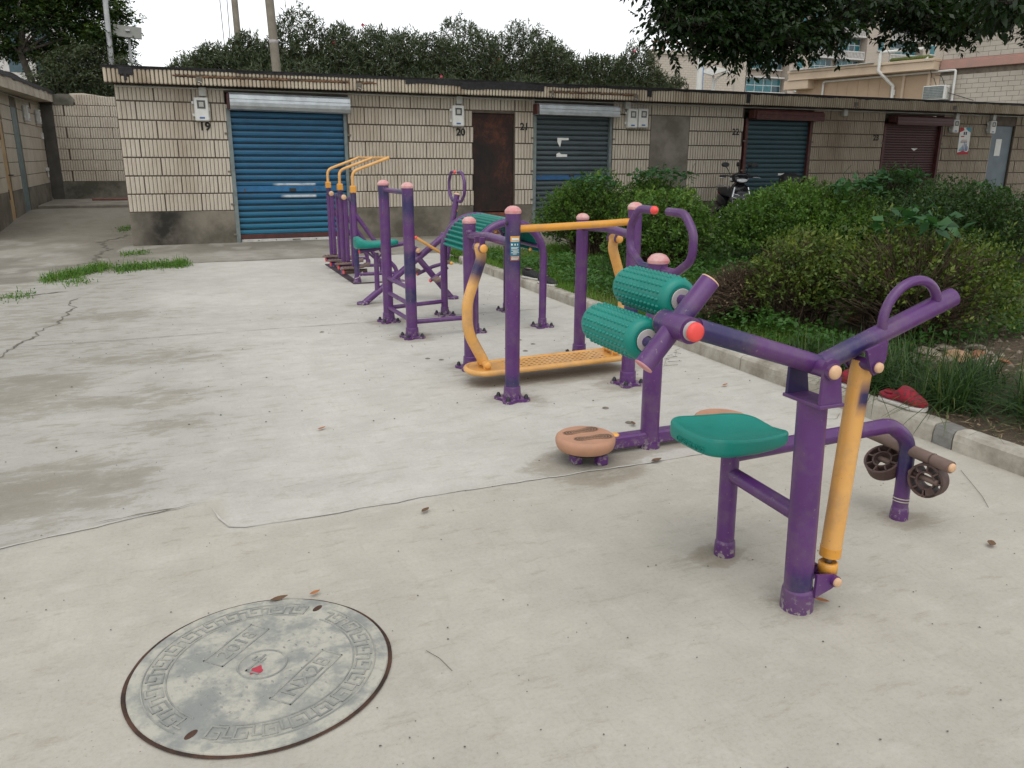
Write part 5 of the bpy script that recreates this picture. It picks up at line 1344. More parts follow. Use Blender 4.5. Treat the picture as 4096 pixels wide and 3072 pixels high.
# scooters parked by the wall
M['gloss'] = plain('black_gloss', (.010, .010, .012), .16, .2, 10); M['chrome'] = plain('chrome', (.55, .56, .58), .12, .05, 10, .95)
M['lens'] = plain('clear_lens', (.55, .57, .58), .1, .05); M['tail'] = plain('red_lens', (.30, .015, .02), .2, .1); M['tyre'] = M['black']
def scooter(x, y, ang, label, full=True):
    t = thing('scooter', (x, y, 0), label, 'scooter', 'scooters parked along the garage wall', ang)
    def wheel(px):
        w = MB().lathe([(.155, -.045), (.205, -.048), (.222, -.02), (.222, .02), (.205, .048), (.155, .045), (.155, -.045)], (px, 0, .222), (0, 1, 0), 26).build('wheel', M['tyre'], t)
        MB().lathe([(0, -.03), (.05, -.035), (.15, -.02), (.155, .0), (.15, .02), (.05, .035), (0, .03)], (px, 0, .222), (0, 1, 0), 20).build('rim', M['chrome'], w)
    wheel(.62); wheel(-.62)
    X, Yv, Z = (1,0,0), (0,1,0), (0,0,1)
    m = MB(); loft(m, [((.40, 0, .34), Yv, X, .12, .05), ((.44, 0, .45), Yv, X, .20, .06), ((.47, 0, .62), Yv, X, .22, .07), ((.45, 0, .78), Yv, X, .19, .07), ((.40, 0, .90), Yv, X, .13, .06), ((.37, 0, .96), Yv, X, .07, .05)], 20, 3); m.build('front_shield', M['gloss'], t)
    m = MB(); loft(m, [((.86, 0, .34), Yv, Z, .04, .02), ((.78, 0, .43), Yv, Z, .08, .035), ((.62, 0, .47), Yv, Z, .09, .04), ((.46, 0, .42), Yv, Z, .08, .035)], 16, 2.5); m.build('front_mudguard', M['gloss'], t)
    m = MB(); loft(m, [((.53, 0, 1.00), Yv, Z, .05, .03), ((.50, 0, 1.02), Yv, Z, .13, .07), ((.40, 0, 1.05), Yv, Z, .17, .09), ((.28, 0, 1.06), Yv, Z, .13, .07), ((.22, 0, 1.05), Yv, Z, .06, .03)], 20, 2.6); h = m.build('handlebar_cowl', M['gloss'], t)
    m = MB(); loft(m, [((.555, 0, .99), Yv, Z, .03, .015), ((.54, 0, 1.0), Yv, Z, .08, .03), ((.50, 0, 1.01), Yv, Z, .11, .04)], 14, 2.4); m.build('headlight', M['lens'], h)
    for s in (1, -1):
        MB().tube(bend([(.33, s*.12, 1.07), (.30, s*.24, 1.09), (.26, s*.36, 1.08)], .05), .014, 10).build('handlebar', M['black'], t)
        MB().tube([(.275, s*.25, 1.088), (.255, s*.37, 1.08)], .019, 12).build('grip', M['black'], t)
        MB().tube(bend([(.31, s*.26, 1.06), (.36, s*.33, 1.06), (.34, s*.40, 1.05)], .03), .006, 8).build('brake_lever', M['chrome'], t)
        MB().tube(bend([(.30, s*.18, 1.10), (.29, s*.22, 1.20), (.29, s*.28, 1.27)], .05), .008, 8).build('mirror_stalk', M['black'], t)
        m = MB(); loft(m, [((.305, s*.27, 1.29), Yv, Z, .05, .032), ((.29, s*.28, 1.295), Yv, Z, .075, .045), ((.275, s*.285, 1.295), Yv, Z, .07, .042)], 14, 2.6); m.build('mirror', M['black'], t)
        MB().tube(bend([(.50, s*.13, .88), (.535, s*.17, .70), (.50, s*.14, .48)], .1), .014, 10).build('shield_trim', M['chrome'], t)
        m = MB(); m.prism([(-.06, .60), (.10, .635), (.16, .70), (.0, .67)], s*.06, s*.17, Matrix(((.12,0,.35,.50),(0,0,1,0),(0,1,0,0),(0,0,0,1)))); m.build('shield_stripe', M['chrome'], t)
        MB().tube([(.58, s*.07, .60), (.64, s*.075, .25)], .022, 12).build('fork', M['chrome'], t)
        for zz in (.60, .66, .73): MB().tube([(.545 - (zz-.6)*.1, s*.03, zz), (.525 - (zz-.6)*.1, s*.15, zz + .03)], .008, 8).build('grille_bar', M['chrome'], t)
    m = MB(); m.add([(.535, -.09, .50), (.535, .09, .50), (.548, .10, .57), (.548, -.10, .57)], [(0,1,2,3)]); m.build('number_plate', M['lens'], t)
    MB().box((-.20, -.15, .27), (.42, .15, .33), .02).build('footboard', M['black'], t)
    m = MB(); loft(m, [((-.18, 0, .45), Yv, Z, .12, .14), ((-.35, 0, .52), Yv, Z, .17, .17), ((-.62, 0, .58), Yv, Z, .17, .14), ((-.85, 0, .66), Yv, Z, .11, .08), ((-.95, 0, .70), Yv, Z, .05, .03)], 20, 3); m.build('rear_body', M['gloss'], t)
    m = MB(); loft(m, [((-.10, 0, .70), Yv, Z, .07, .03), ((-.16, 0, .72), Yv, Z, .13, .05), ((-.45, 0, .74), Yv, Z, .15, .05), ((-.62, 0, .79), Yv, Z, .14, .05), ((-.85, 0, .80), Yv, Z, .10, .04)], 18, 3); m.build('seat', M['black'], t)
    MB().tube(bend([(-.70, .13, .76), (-.98, .11, .86), (-.98, -.11, .86), (-.70, -.13, .76)], .08), .012, 10).build('grab_rail', M['chrome'], t)
    m = MB(); loft(m, [((-.90, 0, .74), Yv, Z, .09, .03), ((-.97, 0, .75), Yv, Z, .06, .02)], 12, 3); m.build('tail_light', M['tail'], t)
    if not full:
        m = MB(); loft(m, [((-.72, 0, .86), Yv, X, .17, .18), ((-.72, 0, 1.0), Yv, X, .20, .20), ((-.72, 0, 1.08), Yv, X, .18, .18), ((-.72, 0, 1.13), Yv, X, .08, .09)], 20, 3); m.build('top_box', M['black'], t)
        MB().box((-.935, -.13, .98), (-.90, .13, 1.02), .008).build('reflector', M['tail'], t)
    return t
sc = scooter(10.27, 13.25, math.radians(248), 'black scooter with round mirrors seen between the clipped bushes')
sc2 = scooter(10.95, 13.45, math.radians(165), 'dark scooter with a rear top box in front of the teal shutter', False)

# ------------------------------------------------------------------ left-hand garage block and the end wall of the alley
lg = thing('left_garage', (-2.95, 19.0, .1), 'low garage at the far left of the alley with a grey and a yellow door', 'garage')
XL = -2.95
def zg(y): return float(.2 * sstep(15.5, 21, np.array(y)))
LOP = [(18.86, 19.42, 2.10), (20.62, 21.52, 2.42)]
ys = 16.0
for a, b, zt in LOP + [(25.3, 0, 0)]:
    MB().box((XL - .2, ys, 0), (XL - .018, a, 2.75)).build('wall', M['mortar2'], lg)
    MB().box((XL - .018, ys, 0), (XL + .004, a, .70), .004).build('plinth', M['plinth'], lg)
    if zt: MB().box((XL - .2, a, zt), (XL - .018, b, 2.75)).build('wall', M['mortar2'], lg)
    ys = b
BK2 = {}
def flatblock(L, h, mat, key, name='block', axis='y', d=.02):
    k = (round(L / .03), round(h, 3), key, axis)
    if k in BK2: return BK2[k]
    L = k[0] * .03
    m = MB()
    if axis == 'y': m.box((-d, .007, .006), (0, L - .007, h - .006), .005)
    else: m.box((.007, -d, .006), (L - .007, 0, h - .006), .005)
    BK2[k] = m.mesh(name, mat); return BK2[k]
z0 = .70; r0 = 0
while z0 < 2.70:
    h = .284
    for a, b in ((16.0, 18.86), (19.42, 20.62), (21.52, 25.28)):
        if z0 > 2.4: pass
        y = a - (.25 if r0 % 2 else 0) ; 
        while y < b - .05:
            p, q2 = max(y, a), min(y + .5, b)
            if q2 - p > .07:
                o = link('block', flatblock(q2 - p, h, M['leftblock'], 'lg'), lg); o.location = (XL + .004 - (-2.95) + rnd.uniform(-.002, .002), p - 19.0, z0 - .1)
            y += .5
    z0 += h; r0 += 1
fm = MB(); n = 90; V = []; F = []
for i in range(n + 1):
    y = 15.5 + 10.0 * i / n; t = (y - 17.7) / 7.8; zb = 2.60 + .17 * t; zt = 2.86 + .16 * t; j = (float(fbm(np.array(y*3), np.array(2.), 3)) - .5) * .03
    V += [(-2.60, y, zb), (-2.60, y, zt + j * .4), (-3.4, y, zt + .03), (-3.4, y, zb)]
    if i: b = 4*i; F += [(b-4, b-3, b+1, b), (b-3, b-2, b+2, b+1), (b-2, b-1, b+3, b+2), (b-1, b-4, b, b+3)]
F += [(0, 3, 2, 1)[::-1], (4*n, 4*n+1, 4*n+2, 4*n+3)]
M['beamlight'] = stain('pale_concrete_eaves', (.52, .465, .375), (.33, .28, .21), 1.5, .35, .58, .9, .3, 40)
fm.add(V, F).build('eaves_beam', M['beamlight'], lg)
V = []; F = []
for i in range(n + 1):
    y = 15.5 + 10.03 * i / n; t = (y - 17.7) / 7.8; zt = 2.86 + .16 * t; j = float(fbm(np.array(y*2.3), np.array(5.), 13))
    V += [(-2.585 + .01*j, y, zt - .03 - .09 * max(0, j - .35)), (-2.58, y, zt + .03), (-5.5, y, zt + .12), (-5.5, y, zt)]
    if i: b = 4*i; F += [(b-4, b-3, b+1, b), (b-3, b-2, b+2, b+1), (b-2, b-1, b+3, b+2)]
MB().add(V, F + [(4*n, 4*n+1, 4*n+2, 4*n+3)]).build('roof', M['bitumen'], lg)
d1 = MB().box((XL - .05, 20.63, .13), (XL - .02, 21.51, 2.42), .003).build('steel_door', M['greydoor2'], lg, 'grey green sheet steel door')
MB().box((XL - .02, 20.62, .10), (XL + .012, 20.66, 2.44), .003).build('door_frame', M['rail'], lg)
d2 = MB().box((XL - .05, 18.87, .05), (XL - .02, 19.41, 2.10), .003).build('panel_door', M['ydoor'], lg, 'yellowed timber door with dark hinges')
for z in (.55, 1.70): MB().box((XL - .02, 18.90, z), (XL + .006, 18.95, z + .20), .003).build('hinge', M['darkred'], d2)
MB().tube(bend([(XL - .02, 19.30, 1.02), (XL + .05, 19.30, 1.02), (XL + .05, 19.42, 1.02)], .02), .012, 8).build('door_handle', M['black'], d2)
MB().lathe([(0, 0), (.09, 0), (.09, .005), (.07, .006)], (XL + .006, 23.55, 2.58), (1, 0, 0), 16).build('vent_hole', M['black'], lg)
MB().tube([(XL + .03, 16.5, 2.60), (XL + .03, 20.0, 2.62), (XL + .03, 23.0, 2.66), (XL + .03, 25.2, 2.68)], .012, 6).build('conduit', M['plasticg'], lg)
MB().box((XL, 24.85, 1.82), (XL + .05, 25.0, 1.98), .006).build('switch_box', M['plastic'], lg)
MB().box((XL, 24.75, 1.02), (XL + .07, 24.95, 1.10), .006).tube([(XL + .04, 24.85, 1.02), (XL + .04, 24.85, .86)], .02, 8).build('tap_bracket', M['plastic'], lg)
for y, lb in ((22.35, 'left garage meter box next to the grey green door'), (24.3, 'left garage meter box nearest the alley end wall')):
    t = meter(XL + .006, 2.17, lb, .22, .36); t.location = (XL + .008, y, 2.17); t.rotation_euler = (0, 0, math.pi / 2)
# end wall of the alley
ew = thing('alley_wall', (-2.9, 25.3, .2), 'cream ribbed-tile wall closing the alley on the left', 'wall')
EX0, EX1 = -2.93, 4.5
MB().box((EX0, 25.318, .1), (EX1, 25.55, 2.78)).build('wall', M['mortar'], ew)
MB().box((EX0 + .28, 25.29, .1), (EX1, 25.3175, .73), .006).build('plinth', M['plinth2'], ew)
M['darkrender'] = plain('dark_damp_render', (.085, .078, .066), .95, .25, 4)
MB().box((EX0, 25.275, .1), (EX0 + .28, 25.3175, 2.70), .006).build('pier', M['darkrender'], ew)
for i in range(8):
    z0 = .73 + i * .2825; hh = .2825
    for k in range(-1, 14):
        a = -2.65 + (0 if i % 2 else .276) + k * .553; b = a + .553; a = max(a, -2.65); b = min(b, 2.0)
        nr = int(round((b - a) / .0614))
        if nr < 2: continue
        if i == 7:
            if a < -2.15: continue
            hh = .30 - .07 * sstep(-2.2, -1.0, np.array((a + b) / 2)); hh = float(round(float(hh) / .02) * .02)
        if i == 7 and a < -2.3: continue
        o = link('ribbed_block', block_mesh(nr, .0605, hh - .014, M['tile'], 'b'), ew); o.location = (a + .006 + 2.9, .0175, z0 + .006 - .2)
MB().prism([(-2.65, 2.70), (-2.14, 2.70), (-2.10, 2.86), (-2.2, 2.98), (-2.45, 2.985), (-2.65, 2.95)], -.02, .2, Matrix(((1,0,0,0),(0,0,1,25.3),(0,1,0,0),(0,0,0,1)))).build('broken_top', M['plinth2'], ew)
MB().prism([(-2.2, 2.70), (4.5, 2.70), (4.5, 2.86), (-1.0, 2.90), (-1.9, 3.02), (-2.2, 3.0)], 0, .22, Matrix(((1,0,0,0),(0,0,1,25.32),(0,1,0,0),(0,0,0,1)))).build('wall_top', M['beamlight'], ew)
st = MB().box((-2.9, 21.95, .15), (-.2, 25.29, .27), .012).build('step', M['cementpatch'], None); finish(st, 'low concrete step in front of the alley end wall', None, None, 'structure')
for i, (x, lb) in enumerate(((-1.35, 'rusty flat board lying on the step by the alley wall'), )):
    o = MB().box((-.55, -.2, 0), (.55, .2, .05), .01).build('board', plain('rusty_board', (.15, .07, .055), .85, .3, 10)); o.location = (x, 24.3, .27); finish(o, lb, 'board')
b_ = MB().box((-1.3, -.25, 0), (1.3, .25, .10), .01).build('bench_slab', plain('red_granite', (.23, .075, .06), .35, .3, 60))
# bench at the right-hand edge
bn = thing('bench', (9.05, 6.6, .1), 'red stone topped bench cut off by the right picture edge', 'bench')
b_.parent = bn; b_.location = (.75, 0, .68); b_.rotation_euler = (0, 0, .45); b_.name = 'bench_top'
for s in (-.9, .9):
    o = MB().box((-.12, -.2, -.05), (.12, .2, .69), .01).build('bench_leg', M['plinth']); o.parent = bn; o.location = (.75 + s*math.cos(.45), s*math.sin(.45), 0); o.rotation_euler = (0, 0, .45)
# ------------------------------------------------------------------ background buildings, poles, lamps
M['bbrick'] = stain('pale_facing_block', (.50, .455, .385), (.39, .35, .29), .8, .3, .6, .9, .1, 30)
def courses(name, col, dark, sz=.19, sx=.42):
    t = NT(name); c = t.coord('UV') if False else t.pos()
    s = t.node('ShaderNodeSeparateXYZ'); t.l.new(c, s.inputs[0])
    a = t.math('ADD', t.math('MULTIPLY', s.outputs[0], .9), t.math('MULTIPLY', s.outputs[1], .45))
    cb = t.node('ShaderNodeCombineXYZ'); t.l.new(a, cb.inputs[0]); t.l.new(s.outputs[2], cb.inputs[1])
    br = t.node('ShaderNodeTexBrick'); br.inputs['Scale'].default_value = 1.0; br.inputs['Brick Width'].default_value = sx; br.inputs['Row Height'].default_value = sz; br.inputs['Mortar Size'].default_value = .014; br.inputs['Mortar Smooth'].default_value = .3
    br.inputs['Color1'].default_value = (*col, 1); br.inputs['Color2'].default_value = (*[x*.92 for x in col], 1); br.inputs['Mortar'].default_value = (*dark, 1)
    t.l.new(cb.outputs[0], br.inputs['Vector']); t.base(br.outputs['Color']); t.rough(.9); return t.mat
M['farbrick'] = courses('far_block_courses', (.50, .44, .37), (.30, .26, .21))
M['farbrick2'] = courses('far_block_courses_tower', (.46, .40, .33), (.28, .24, .20))
M['glass'] = plain('teal_window_glass', (.015, .13, .15), .12, .3, 2); M['glassd'] = plain('dark_window_glass', (.02, .06, .075), .1, .3, 2)
M['wframe'] = plain('pale_window_frame', (.55, .58, .58), .5, .1); M['balw'] = plain('white_balcony_render', (.55, .53, .50), .8, .12, 3)
M['beige'] = stain('beige_panel', (.50, .37, .245), (.42, .30, .195), 1, .3, .6, .7, .05); M['beige2'] = stain('beige_cornice', (.60, .475, .345), (.48, .37, .26), 1, .3, .55, .7, .05)
M['pink'] = stain('faded_pink_band', (.46, .26, .21), (.36, .24, .20), 2, .35, .6, .8, .1); M['pvc'] = plain('white_pvc', (.66, .66, .62), .4, .08, 6)
M['slab_roof'] = plain('roof_sheet', (.5, .5, .48), .6, .2); M['moss'] = plain('roof_moss', (.10, .13, .03), 1.0, .4, 20)
class Plane:
    """a facade: origin, horizontal direction, outward normal"""
    def __init__(s, o, d, n): s.o = np.array(o, float); s.d = np.array((*d, 0.)) / np.linalg.norm(d); s.n = np.array((*n, 0.)) / np.linalg.norm(n)
    def M(s):
        m = Matrix.Identity(4)
        for i in range(3): m[i][0] = s.d[i]; m[i][1] = s.n[i]; m[i][2] = (0, 0, 1)[i]; m[i][3] = s.o[i]
        return m
def fbox(P, a0, a1, n0, n1, z0, z1, ch=0): return MB().box((a0, n0, z0), (a1, n1, z1), ch, P.M())
def window(P, par, a0, a1, z0, z1, cols=3, rows=1, gl='glass', n=.0):
    f = fbox(P, a0, a1, n - .10, n - .06, z0, z1).build('window', M['wframe'], par)
    cw = (a1 - a0) / cols; rh = (z1 - z0) / rows
    for i in range(cols):
        for j in range(rows):
            fbox(P, a0 + i*cw + .05, a0 + (i+1)*cw - .05, n - .06, n - .045, z0 + j*rh + .05, z0 + (j+1)*rh - .05).build('pane', M[gl if (i*7 + j*3 + int(a0*10)) % 5 else 'glassd'], f)
    fbox(P, a0 - .08, a1 + .08, n - .06, n + .10, z0 - .12, z0 - .01).build('sill', M['balw'], f)
    return f
def balcony(P, par, a0, a1, z, out=1.1, hh=.95):
    b = fbox(P, a0, a1, 0, out, z - .18, z).build('balcony', M['balw'], par)
    fbox(P, a0, a1, out - .14, out, z + hh - .12, z + hh).build('balcony_rail', M['balw'], b)
    k = a0 + .1
    while k < a1 - .05:
        fbox(P, k, k + .12, out - .12, out - .02, z, z + hh - .12).build('baluster', M['balw'], b); k += .27
    for e in (a0, a1 - .14): fbox(P, e, e + .14, 0, out - .14, z, z + hh).build('balcony_side', M['balw'], b)
# flats: gable end at left, balcony front running right
AP = thing('apartment_building', (74, 96, 0), 'pale apartment block with teal windows and white balconies behind the tree', 'building')
gd = np.array((1, .0)); P1 = Plane((0, 95, 0), gd, (-.62, -.78))
fbox(P1, 64.5, 74.1, -14, 0, 0, 31).build('gable_wall', M['farbrick'], AP)
for zz in (10.4, 13.4, 16.4): window(P1, AP, 69.0, 70.1, zz, zz + 1.25, 2, 1, 'glass', .08)
Pg = Plane((0, 96.5, 0), gd, (-.62, -.78)); fbox(Pg, 63.0, 65.6, -10, 0, 0, 15.2).build('side_wing', M['farbrick'], AP)
for zz in (6.6, 9.5, 12.5): window(Pg, AP, 64.2, 65.2, zz, zz + 1.35, 2, 1, 'glass', .08); fbox(Pg, 63.6, 65.5, 0, .4, zz - .6, zz - .2).build('wing_ledge', M['balw'], AP)
P2 = Plane((0, 95.3, 0), (1, 0), (0, -1))
fbox(P2, 74.2, 125, -12, -1.0, 0, 32).build('front_wall', M['farbrick2'], AP)
for a0, a1 in ((81.2, 84.9), (94.9, 99.3), (106, 109.5)): fbox(P2, a0, a1, -1.0, .6, 0, 32).build('stair_tower', M['farbrick2'], AP)
for fl in range(6):
    z = 6.4 + fl * 3.0
    for a0 in (82.4, 96.9, 107.2): window(P2, AP, a0, a0 + 1.1, z + 1.2, z + 2.5, 1, 1, 'glass', .72)
    for a0, a1 in ((74.4, 81.0), (85.1, 89.8), (90.1, 94.8), (99.5, 105.8)):
        window(P2, AP, a0 + .5, a1 - .2, z + 1.0, z + 2.75, 4, 2, 'glass', -.45)
        if fl % 2 == 1 or a0 > 84: balcony(P2, AP, a0 + .1, a1 - .1, z, .5, .95)
        fbox(P2, a0, a1, -1.0, .1, z + 2.80, z + 2.98).build('floor_band', M['balw'], AP)
# another block far left of it, mostly behind the shrubs
A2 = thing('far_apartment_building', (29, 62, 0), 'distant grey block with rooftop frame above the shrubs', 'building')
P3 = Plane((38.0, 62, 0), (1, 0), (-.62, -.78)); fbox(P3, .2, 9, -10, 0, 0, 9.9).build('wall', M['farbrick'], A2)
fbox(P3, .2, 9, -10.2, .2, 9.9, 10.2).build('roof', M['bbrick'], A2)
M['redsteel'] = plain('red_steel', (.25, .08, .06), .7, .2)
for k in range(4): fbox(P3, .6 + k*.9, .72 + k*.9, -.2, -.1, 10.2, 10.9).build('roof_post', M['redsteel'], A2)
fbox(P3, .5, 3.5, -.2, -.1, 10.8, 10.92).build('roof_bar', M['redsteel'], A2)
# white office tower at far left
A4 = thing('office_tower', (-14, 95, 0), 'white office tower with dark window bands at the far left', 'building')
P4 = Plane((-20.5, 95, 0), (1, 0), (0, -1)); fbox(P4, 0, 11.8, -14, 0, 0, 30).build('wall', M['balw'], A4)
for i in range(5):
    for j in range(9):
        fbox(P4, .5 + i*2.3, 2.0 + i*2.3, -.02, .02, 4.0 + j*2.6, 5.9 + j*2.6).build('window', M['glassd'], A4)
# beige annex and the block-faced building on the right
dv = np.array((-.25, .968)); nv = np.array((-.968, -.25))
PA = Plane((27.3, 23.8, 0), dv, nv)
AN = thing('beige_annex', (27.3, 23.8, 0), 'beige annex with a deep cornice behind the garages at right', 'building')
fbox(PA, .0, 6.3, -6, -.55, 0, 4.72).build('wall', M['beige2'], AN)
for k in range(11):
    a0 = 1.45 + k * .475
    if a0 + .475 > 6.4: break
    for z0, z1 in ((2.4, 3.55), (3.56, 4.70)): fbox(PA, a0, a0 + .468, -.55, -.53, z0, z1, .004).build('panel', M['beige'], AN)
fbox(PA, .02, 6.36, -.6, 0, 4.76, 5.02, .01).build('cornice', M['beige2'], AN); fbox(PA, .0, 6.42, -.6, .06, 5.02, 5.12, .01).build('cornice_top', M['beige2'], AN); fbox(PA, .02, 6.4, -.6, .04, 4.72, 4.77, .008).build('cornice_foot', M['beige2'], AN)
fbox(PA, 5.40, 6.6, -.6, -.02, 4.36, 4.715, .008).build('bulkhead', M['beige2'], AN)
fbox(PA, .42, 1.32, -.53, -.50, 2.4, 4.56).build('door', M['beige'], AN, 'tall beige door leaf beside the air conditioner'); fbox(PA, 1.32, 1.42, -.53, -.44, 2.4, 4.66).build('door_frame', M['beige2'], AN); fbox(PA, .32, .42, -.53, -.44, 2.4, 4.66).build('door_frame', M['beige2'], AN)
for a0, a1, nn in ((2.4, 5.6, .02),): 
    k = a0
    while k < a1: fbox(PA, k, k + .75, -.3, .16, 5.125, 5.155).build('roof_sheet', M['slab_roof'], AN); k += .78
fbox(PA, .3, 1.9, -.5, -.1, 5.12, 5.27, .06).build('roof_growth', M['moss'], AN)
BB = thing('block_building', (27.7, 22.5, 0), 'tall grey block-faced building with a pink band at the right edge', 'building')
fbox(PA, -12, -.0, -9, -.57, 0, 10.5).build('wall', M['mortar2'], BB)
fbox(PA, -12, -.02, -.57, -.42, 4.72, 4.99, .01).build('string_course', M['pink'], BB); fbox(PA, -12, -.02, -.57, -.47, 4.99, 5.06, .01).build('string_course', M['pink'], BB)
Mp = PA.M(); BBM = {}
z0 = 2.62; r0 = 0
while z0 < 7.2:
    h = .172
    if 4.66 < z0 < 5.02: z0 = 5.075; 
    a = -4.6 + (.21 if r0 % 2 else 0)
    while a < -.02:
        b = min(a + .42, -.012)
        if b - a > .05:
            k = round((b - a) / .02)
            if k not in BBM: BBM[k] = MB().box((.006, -.02, .005), (k*.02 - .006, .012, h - .005), .004).mesh('block', M['bbrick'])
            if z0 < 4.65 and not (z0 > 4.5) or z0 > 5.0:
                o = link('block', BBM[k], BB); o.matrix_local = Matrix.Translation(-Vector((27.7, 22.5, 0))) @ Mp @ Matrix.Translation((a, -.565, z0 if z0 < 4.6 else z0))
        a += .42
    z0 += h; r0 += 1
dp = thing('drain_pipe', (27.3, 25.8, 0), 'thick white drain pipe bent over the cornice of the beige annex', 'pipe')
def pp_(*pts): return [tuple(Mp @ Vector(p)) for p in pts]
MB().tube(bend(pp_((.55, -.1, 5.50), (2.15, .1, 5.50), (2.15, .12, 4.80), (1.75, -.40, 4.25), (1.72, -.45, 2.5)), .12, 6), .062, 14).build('pipe', M['pvc'], dp)
MB().tube(pp_((1.733, -.44, 4.10), (1.73, -.45, 3.9)), .072, 14).build('pipe_joint', M['pvc'], dp); MB().tube(pp_((1.25, -.02, 5.50), (1.40, .0, 5.50)), .072, 14).build('pipe_joint', M['pvc'], dp)
dp2 = thing('drain_pipe', (27.3, 25.0, 0), 'long thin white pipe running under the cornice down to the garage roof', 'pipe')
MB().tube(bend(pp_((4.92, -.46, 2.4), (4.92, -.46, 4.62), (-.62, -.46, 4.68), (-.62, -.46, 2.5)), .09, 6), .045, 12).build('pipe', M['pvc'], dp2)
ac = thing('air_conditioner', tuple(Mp @ Vector((-.05, -.3, 3.63))), 'white air conditioner outdoor unit on the wall behind the garages', 'air conditioner')
def acp(nm, lo, hi, mat, ch=.01): return MB().box(lo, hi, ch, Mp).build(nm, mat, ac)
acp('case', (-.48, -.55, 3.62), (.38, -.13, 4.14), M['pvc'], .02); acp('fan_grille', (-.42, -.132, 3.66), (.35, -.122, 4.11), M['rail'])
acp('side_vent', (-.49, -.5, 3.68), (-.478, -.28, 4.05), M['plasticg'], .002); acp('bracket', (-.45, -.56, 3.56), (.35, -.24, 3.615), M['rail'], .004)
for k in range(7): acp('grille_bar', (-.41, -.123, 3.69 + k*.06), (.34, -.116, 3.70 + k*.06), M['plasticg'], .001)
acp('maker_plate', (-.487, -.36, 4.03), (-.481, -.22, 4.055), M['rail'], .001)
fl_ = thing('flood_lamp', tuple(Mp @ Vector((.33, .05, 5.1))), 'small white lamp on the cornice end of the annex', 'lamp')
MB().tube(pp_((.33, -.05, 5.12), (.33, .06, 5.09)), .05, 10).build('lamp_head', M['pvc'], fl_); MB().tube(pp_((.33, -.08, 5.12), (.33, -.08, 5.2)), .02, 6).build('lamp_arm', M['pvc'], fl_)
# cables on that wall
M['cable'] = plain('black_cable', (.02, .02, .02), .6, .1)
cb = MB(); 
for lb, pts in zip(('black cable hanging from the cornice lamp', 'black cable looping down behind the air conditioner', 'long black cable slanting across the block wall right of the air conditioner'), (((.33, .05, 5.05), (.28, -.3, 4.75), (.25, -.45, 4.45)), ((.15, -.5, 4.55), (-.1, -.45, 4.52), (-.28, -.48, 4.12)), ((.2, -.5, 4.45), (-.1, -.3, 4.0), (-1.4, -.5, 3.55)))):
    cb = MB(); cb.tube(bend(pp_(*pts), .3, 5), .012, 6); finish(cb.build('wall_cable', M['cable']), lb, 'cable', 'black cables on the block building wall')
# poles and lamps behind the garages
M['conc'] = plain('concrete_pole', (.24, .21, .165), .9, .15, 6); M['galvpole'] = plain('grey_pole', (.42, .43, .43), .5, .1, 6)
pl = thing('utility_pole', (2.62, 20.0, 0), 'thick round concrete pole behind the blue shutter garage', 'pole')
MB().tube([(2.62, 20, 0), (2.53, 20, 3.2), (2.40, 20, 7.2)], [.112, .100, .088], 16).build('shaft', M['conc'], pl); MB().lathe([(.098, 0), (.104, .015), (.104, .06), (.098, .075)], (2.505, 20, 3.86), (0, 0, 1), 16).build('band', M['greywash'], pl)
pl = thing('utility_pole', (2.03, 23.4, 0), 'thin leaning grey pole left of the thick concrete pole', 'pole')
MB().tube([(2.07, 23.4, 0), (2.05, 23.4, 3.8), (1.98, 23.4, 9)], [.10, .085, .07], 14).build('shaft', M['conc'], pl)
pl = thing('steel_pole', (-1.16, 27.0, 0), 'slim white steel pole among the left trees', 'pole')
MB().tube([(-1.20, 27, 0), (-1.16, 27, 4.0), (-1.06, 27, 8.5)], [.085, .075, .06], 12).build('shaft', M['galvpole'], pl)
pl = thing('blue_pole', (20.7, 29.5, 0), 'white and blue pole in front of the apartment gable', 'pole')
MB().tube([(20.72, 29.5, 0), (20.68, 29.5, 7.5)], [.13, .11], 14).build('shaft', M['pvc'], pl)
M['pblue'] = plain('blue_strip', (.06, .22, .50), .5, .1); MB().box((20.76, 29.44, 3.0), (20.84, 29.56, 5.05), .01).build('strip', M['pblue'], pl)
sl = thing('solar_lamp', (-.64, 27.2, 0), 'small solar panel on a pole above the left end of the garages', 'lamp')
MB().tube([(-.64, 27.2, 0), (-.64, 27.2, 4.78)], .04, 10).build('shaft', M['galvpole'], sl)
MB().box((-.37, -.045, -.19), (.37, .0, .155), .006, Matrix.Translation((-.65, 27.15, 4.84)) @ Matrix.Rotation(.07, 4, 'Y') @ Matrix.Rotation(-.35, 4, 'X')).build('panel', plain('panel_back', (.19, .19, .17), .6, .1), sl)
MB().box((-.05, -.03, -.02), (.07, .04, .03), .006, Matrix.Translation((-.65, 27.08, 4.86))).build('clamp', M['galvpole'], sl)
sl = thing('solar_street_lamp', (21.75, 30, 0), 'white solar street lamp with a tilted panel and curved arm at right', 'lamp')
MB().tube([(21.75, 30, 0), (21.73, 30, 4.95)], .05, 10).build('shaft', M['pvc'], sl)
MB().box((-.42, -.45, -.02), (.42, .45, .02), .004, Matrix.Translation((21.72, 30, 4.97)) @ Matrix.Rotation(-.30, 4, 'Y') @ Matrix.Rotation(.25, 4, 'X')).build('panel', M['plasticg'], sl)
MB().tube(bend([(21.74, 30, 3.9), (21.85, 29.95, 4.6), (22.25, 29.9, 4.92)], .4, 6), .03, 8).build('arm', M['pvc'], sl); MB().tube(bend([(21.74, 30, 4.2), (21.8, 29.95, 4.65), (22.05, 29.9, 4.82)], .3, 6), .018, 6).build('arm', M['pvc'], sl)
MB().box((22.1, 29.8, 4.90), (22.5, 30.0, 4.97), .01).build('lamp_head', M['pvc'], sl)
